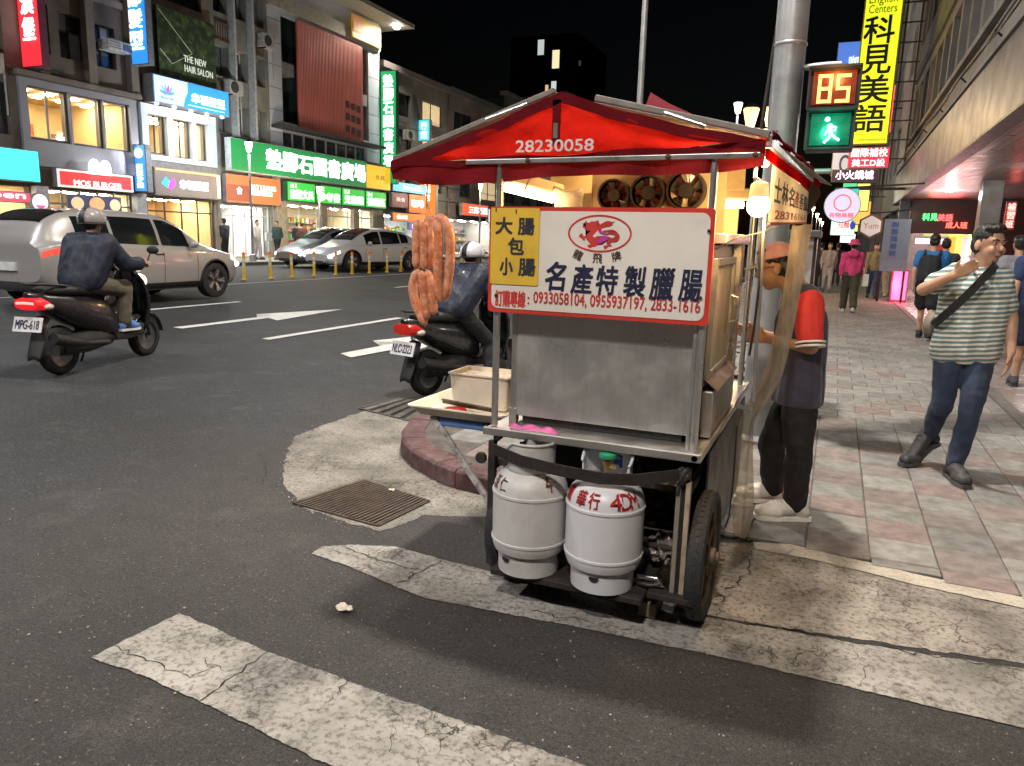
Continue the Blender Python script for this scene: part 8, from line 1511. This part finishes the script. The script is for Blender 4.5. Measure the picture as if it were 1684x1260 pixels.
MB().ell((.0, -.135, 1.36), (.13, .06, .10)).build('hood', cl((.58, .045, .15)), t, smooth=60, world=False); bb_ = MB(); bb_.box((.26, -.05, .62), (.38, .17, .90)); bb_.tube([(.28, -.02, .9), (.26, 0, 1.05), (.28, .12, .9)], .008, 6); bb_.build('tote_bag', cl((.66, .62, .54)), t, world=False, bevel=.02)
t, b_, H = walker('man with a black backpack over a blue T-shirt, in black shorts', 1517, 556, 1.74, R(-14), dict(shirt=cl((.02, .14, .36)), sleeve=.6, sfat=.016, trousers=cl((.012, .012, .014)), leg=.82, tfat=.03, shoes=cl((.03, .03, .035)), hair=HAIR), .016, .22, .03)
bp = MB(); bp.cone((0, -.24, 1.05), (0, -.22, 1.30), .13, .11); bp.cone((-.07, -.24, 1.02), (-.07, -.22, 1.3), .11, .10); bp.cone((.07, -.24, 1.02), (.07, -.22, 1.3), .11, .10); link(remesh(bp, .016, 3), 'backpack', cl((.012, .013, .018)), t)
for s_ in (-1, 1): MB().tube([(s_ * .11, -.16, 1.38), (s_ * .12, -.03, 1.475), (s_ * .12, .10, 1.40), (s_ * .12, .13, 1.2)], .022, 7).build('backpack_strap', m_black, t, smooth=60, world=False); cuff(t, V3(s_ * .0, 0, 0), V3(s_ * .0, 0, 1), 0, .001, m_black, .0005) if False else None
walker('dark haired man in black walking beside the backpack man', 1538, 540, 1.70, R(-10), dict(shirt=cl((.03, .03, .035)), sleeve=.6, trousers=cl((.03, .03, .04)), shoes=cl((.02, .02, .02)), hair=HAIR), .02, .15, .03)
walker('person in a navy T-shirt and shorts at the picture edge', 1686, 640, 1.72, R(-5), dict(shirt=cl((.02, .04, .12)), sleeve=.6, trousers=cl((.02, .025, .05)), leg=.85, shoes=cl((.05, .05, .06)), hair=HAIR), .018, .15, .03)
walker('person with grey shirt half hidden behind the striped-shirt man', 1650, 590, 1.70, R(10), dict(shirt=cl((.25, .25, .28)), sleeve=.6, trousers=cl((.03, .03, .04)), shoes=cl((.02, .02, .02)), hair=HAIR), .02, .1, .03)
t, b_, H = walker('woman in a white top holding a pale bag by the notice board', 1474, 494, 1.62, R(60), dict(shirt=cl((.62, .62, .62)), sleeve=1.5, sfat=.024, trousers=cl((.05, .05, .06)), shoes=cl((.2, .2, .2)), hair=HAIR, long=True), .022, .08, .03)
MB().box((-.08, .14, .75), (.06, .22, .98)).build('hand_bag', cl((.5, .46, .4)), t, world=False, bevel=.02)
walker('person in a khaki jacket beyond the woman in pink', 1432, 490, 1.66, R(178), dict(shirt=cl((.20, .18, .09)), sleeve=1.8, sfat=.02, trousers=cl((.03, .05, .12)), shoes=cl((.03, .03, .03)), hair=HAIR), .022)
walker('man in pale trousers walking beyond the woman in pink', 1447, 488, 1.72, R(6), dict(shirt=cl((.12, .11, .1)), sleeve=.6, trousers=cl((.42, .38, .33)), tfat=.03, shoes=cl((.6, .6, .6)), hair=HAIR), .022)
for i, (x, y, h, c, c2, l) in enumerate(((1345, 476, 1.66, (.03, .03, .035), (.02, .02, .025), 'person in black in the far group beside the silver cabinet'), (1358, 480, 1.66, (.32, .28, .26), (.35, .34, .36), 'person in grey and pale trousers in the far group'), (1372, 471, 1.68, (.02, .02, .03), (.02, .02, .025), 'person in dark clothes at the street side of the far group'), (1337, 466, 1.6, (.45, .42, .4), (.05, .05, .06), 'person in a white top deepest in the far group'))):
    walker(l, x, y, h, R(180 * (i % 2)), dict(shirt=cl(c), sleeve=1.6, trousers=cl(c2), shoes=cl((.1, .1, .1)), hair=HAIR), .026, .12, .02, grp='people in the far group')
# ---- people on the far pavement
far = [(371, (.03, .03, .04), (.02, .02, .02), 'dark figure by the bright doorway under the orange sign'), (424, (.55, .5, .48), (.45, .42, .42), 'person in white before the bright doorway'), (457, (.02, .05, .05), (.015, .015, .02), 'person in black carrying a white bag before the bookshop'), (490, (.015, .015, .02), (.015, .015, .02), 'person all in black beside the bookshop door'), (497, (.05, .02, .02), (.02, .02, .02), 'person with a dark red top at the bookshop door'), (517, (.05, .06, .05), (.03, .03, .03), 'person in dark green at the last bookshop pillar')]
for i, (x, c, c2, l) in enumerate(far):
    q = onX(x, 420, -22.6 - .3 * (i % 2)); J = stand(1.66, .08 * (i % 3), .4); t, b_, H = person(l, (q[0], q[1], FAR), R((90, -90, 180, 0, 60, -90)[i]), J, dict(shirt=cl(c), sleeve=1.5, sfat=.02, trousers=cl(c2), shoes=cl((.05, .05, .05)), hair=HAIR, face=False), .03, 0, 0, .98)
    if i == 2: MB().box((.2, .1, .8), (.3, .45, 1.15)).build('shopping_bag', cl((.8, .8, .78)), t, world=False)
# ---- riders
def rider(label, sc, J, spec, vox, hp=0.0):
    r = np.array(sc.location); t, b_, H = person(label, r, sc.rotation_euler.z, J, spec, vox, 0, hp, 1.0); t.scale = sc.scale; P = []
    for i in range(10):
        q = -.35 + (i / 9) * (math.pi / 2 + .35); P.append([H(.128 * math.cos(q) * math.cos(a), -.012 + .145 * math.cos(q) * math.sin(a), .035 + .125 * math.sin(q)) for a in np.linspace(0, 2 * math.pi, 25)])
    hm = MB().grid(P).build('helmet', spec['helmet'], t, smooth=60, solid=.01, world=False)
    MB().grid([[H(u * .10, .10 + .055 * f * (1 - .4 * u * u), .05 - .012 * f) for u in np.linspace(-1, 1, 9)] for f in (0, .5, 1)]).build('visor', m_black, hm, smooth=60, solid=.006, world=False)
    MB().tube([H(.129 * math.cos(-.35) * math.cos(a), -.012 + .147 * math.cos(-.35) * math.sin(a), .035 + .125 * math.sin(-.35)) for a in np.linspace(0, 2 * math.pi, 30)], .007, 7).build('helmet_rim', m_black, hm, smooth=60, world=False)
    MB().grid([[H(.132 * math.sin(u) * math.cos(f), -.012 + .149 * math.cos(u) * math.cos(f) * -1 if False else -.012 - .149 * math.cos(f) * math.cos(u), .035 + .129 * math.sin(f)) for u in np.linspace(-.25, .25, 5)] for f in np.linspace(-.3, 1.5, 12)]).build('helmet_stripe', m_black, hm, smooth=60, world=False)
    MB().tube([H(-.085, .02, -.02), H(-.06, .05, -.10), H(0, .06, -.125), H(.06, .05, -.10), H(.085, .02, -.02)], .006, 6).build('chin_strap', m_black, hm, smooth=60, world=False)
    return t
JR = dict(pel=V3(0, -.30, .90), che=V3(0, -.17, 1.18), nek=V3(0, -.08, 1.34), hed=V3(0, -.04, 1.475), shL=V3(-.19, -.10, 1.29), shR=V3(.19, -.10, 1.29), elL=V3(-.28, .05, 1.07), elR=V3(.28, .05, 1.07), wrL=V3(-.30, .24, 1.07), wrR=V3(.30, .24, 1.07), hiL=V3(-.10, -.26, .88), hiR=V3(.10, -.26, .88), knL=V3(-.17, .14, .80), knR=V3(.17, .14, .80), anL=V3(-.15, .14, .44), anR=V3(.15, .14, .44), toL=V3(-.15, .31, .385), toR=V3(.15, .31, .385))
m_jack = M((.009, .014, .036), .6, 0, .25, 6, .6, 16, coat=.05)
J1 = {k: v.copy() for k, v in JR.items()}
J1['che'] = V3(0, -.10, 1.17); J1['nek'] = V3(0, .02, 1.31); J1['hed'] = V3(.0, .09, 1.44); J1['shL'] = V3(-.19, .0, 1.27); J1['shR'] = V3(.19, .0, 1.27); J1['anR'] = V3(.30, .02, .10); J1['toR'] = V3(.31, .18, .04); J1['knR'] = V3(.24, .10, .52)
rider('rider in a navy jacket and pale helmet seated on the black scooter', sc1, J1, dict(shirt=m_jack, sleeve=1.9, sfat=.05, trousers=cl((.015, .016, .02)), shoes=cl((.03, .03, .03)), hair=HAIR, helmet=M((.62, .62, .68), .25, 0, .1, coat=.5), face=True, handL=V3(0, 1, -.1), handR=V3(0, 1, -.1), curlL=1.2, curlR=1.2), .014)
rider('rider in a dark blue jacket and khaki trousers passing on the scooter', sc2, JR, dict(shirt=M((.008, .012, .03), .65, 0, .25, 6, .5, 16), sleeve=1.9, sfat=.045, trousers=cl((.13, .115, .085)), tfat=.02, shoes=cl((.08, .2, .5)), sole=cl((.7, .7, .7)), hair=HAIR, helmet=M((.30, .27, .27), .35, 0, .1, coat=.3), face=True, handL=V3(0, 1, -.1), handR=V3(0, 1, -.1), curlL=1.2, curlR=1.2), .016)
bpy.data.scenes.remove(TMP); bpy.data.scenes.remove(TXS)
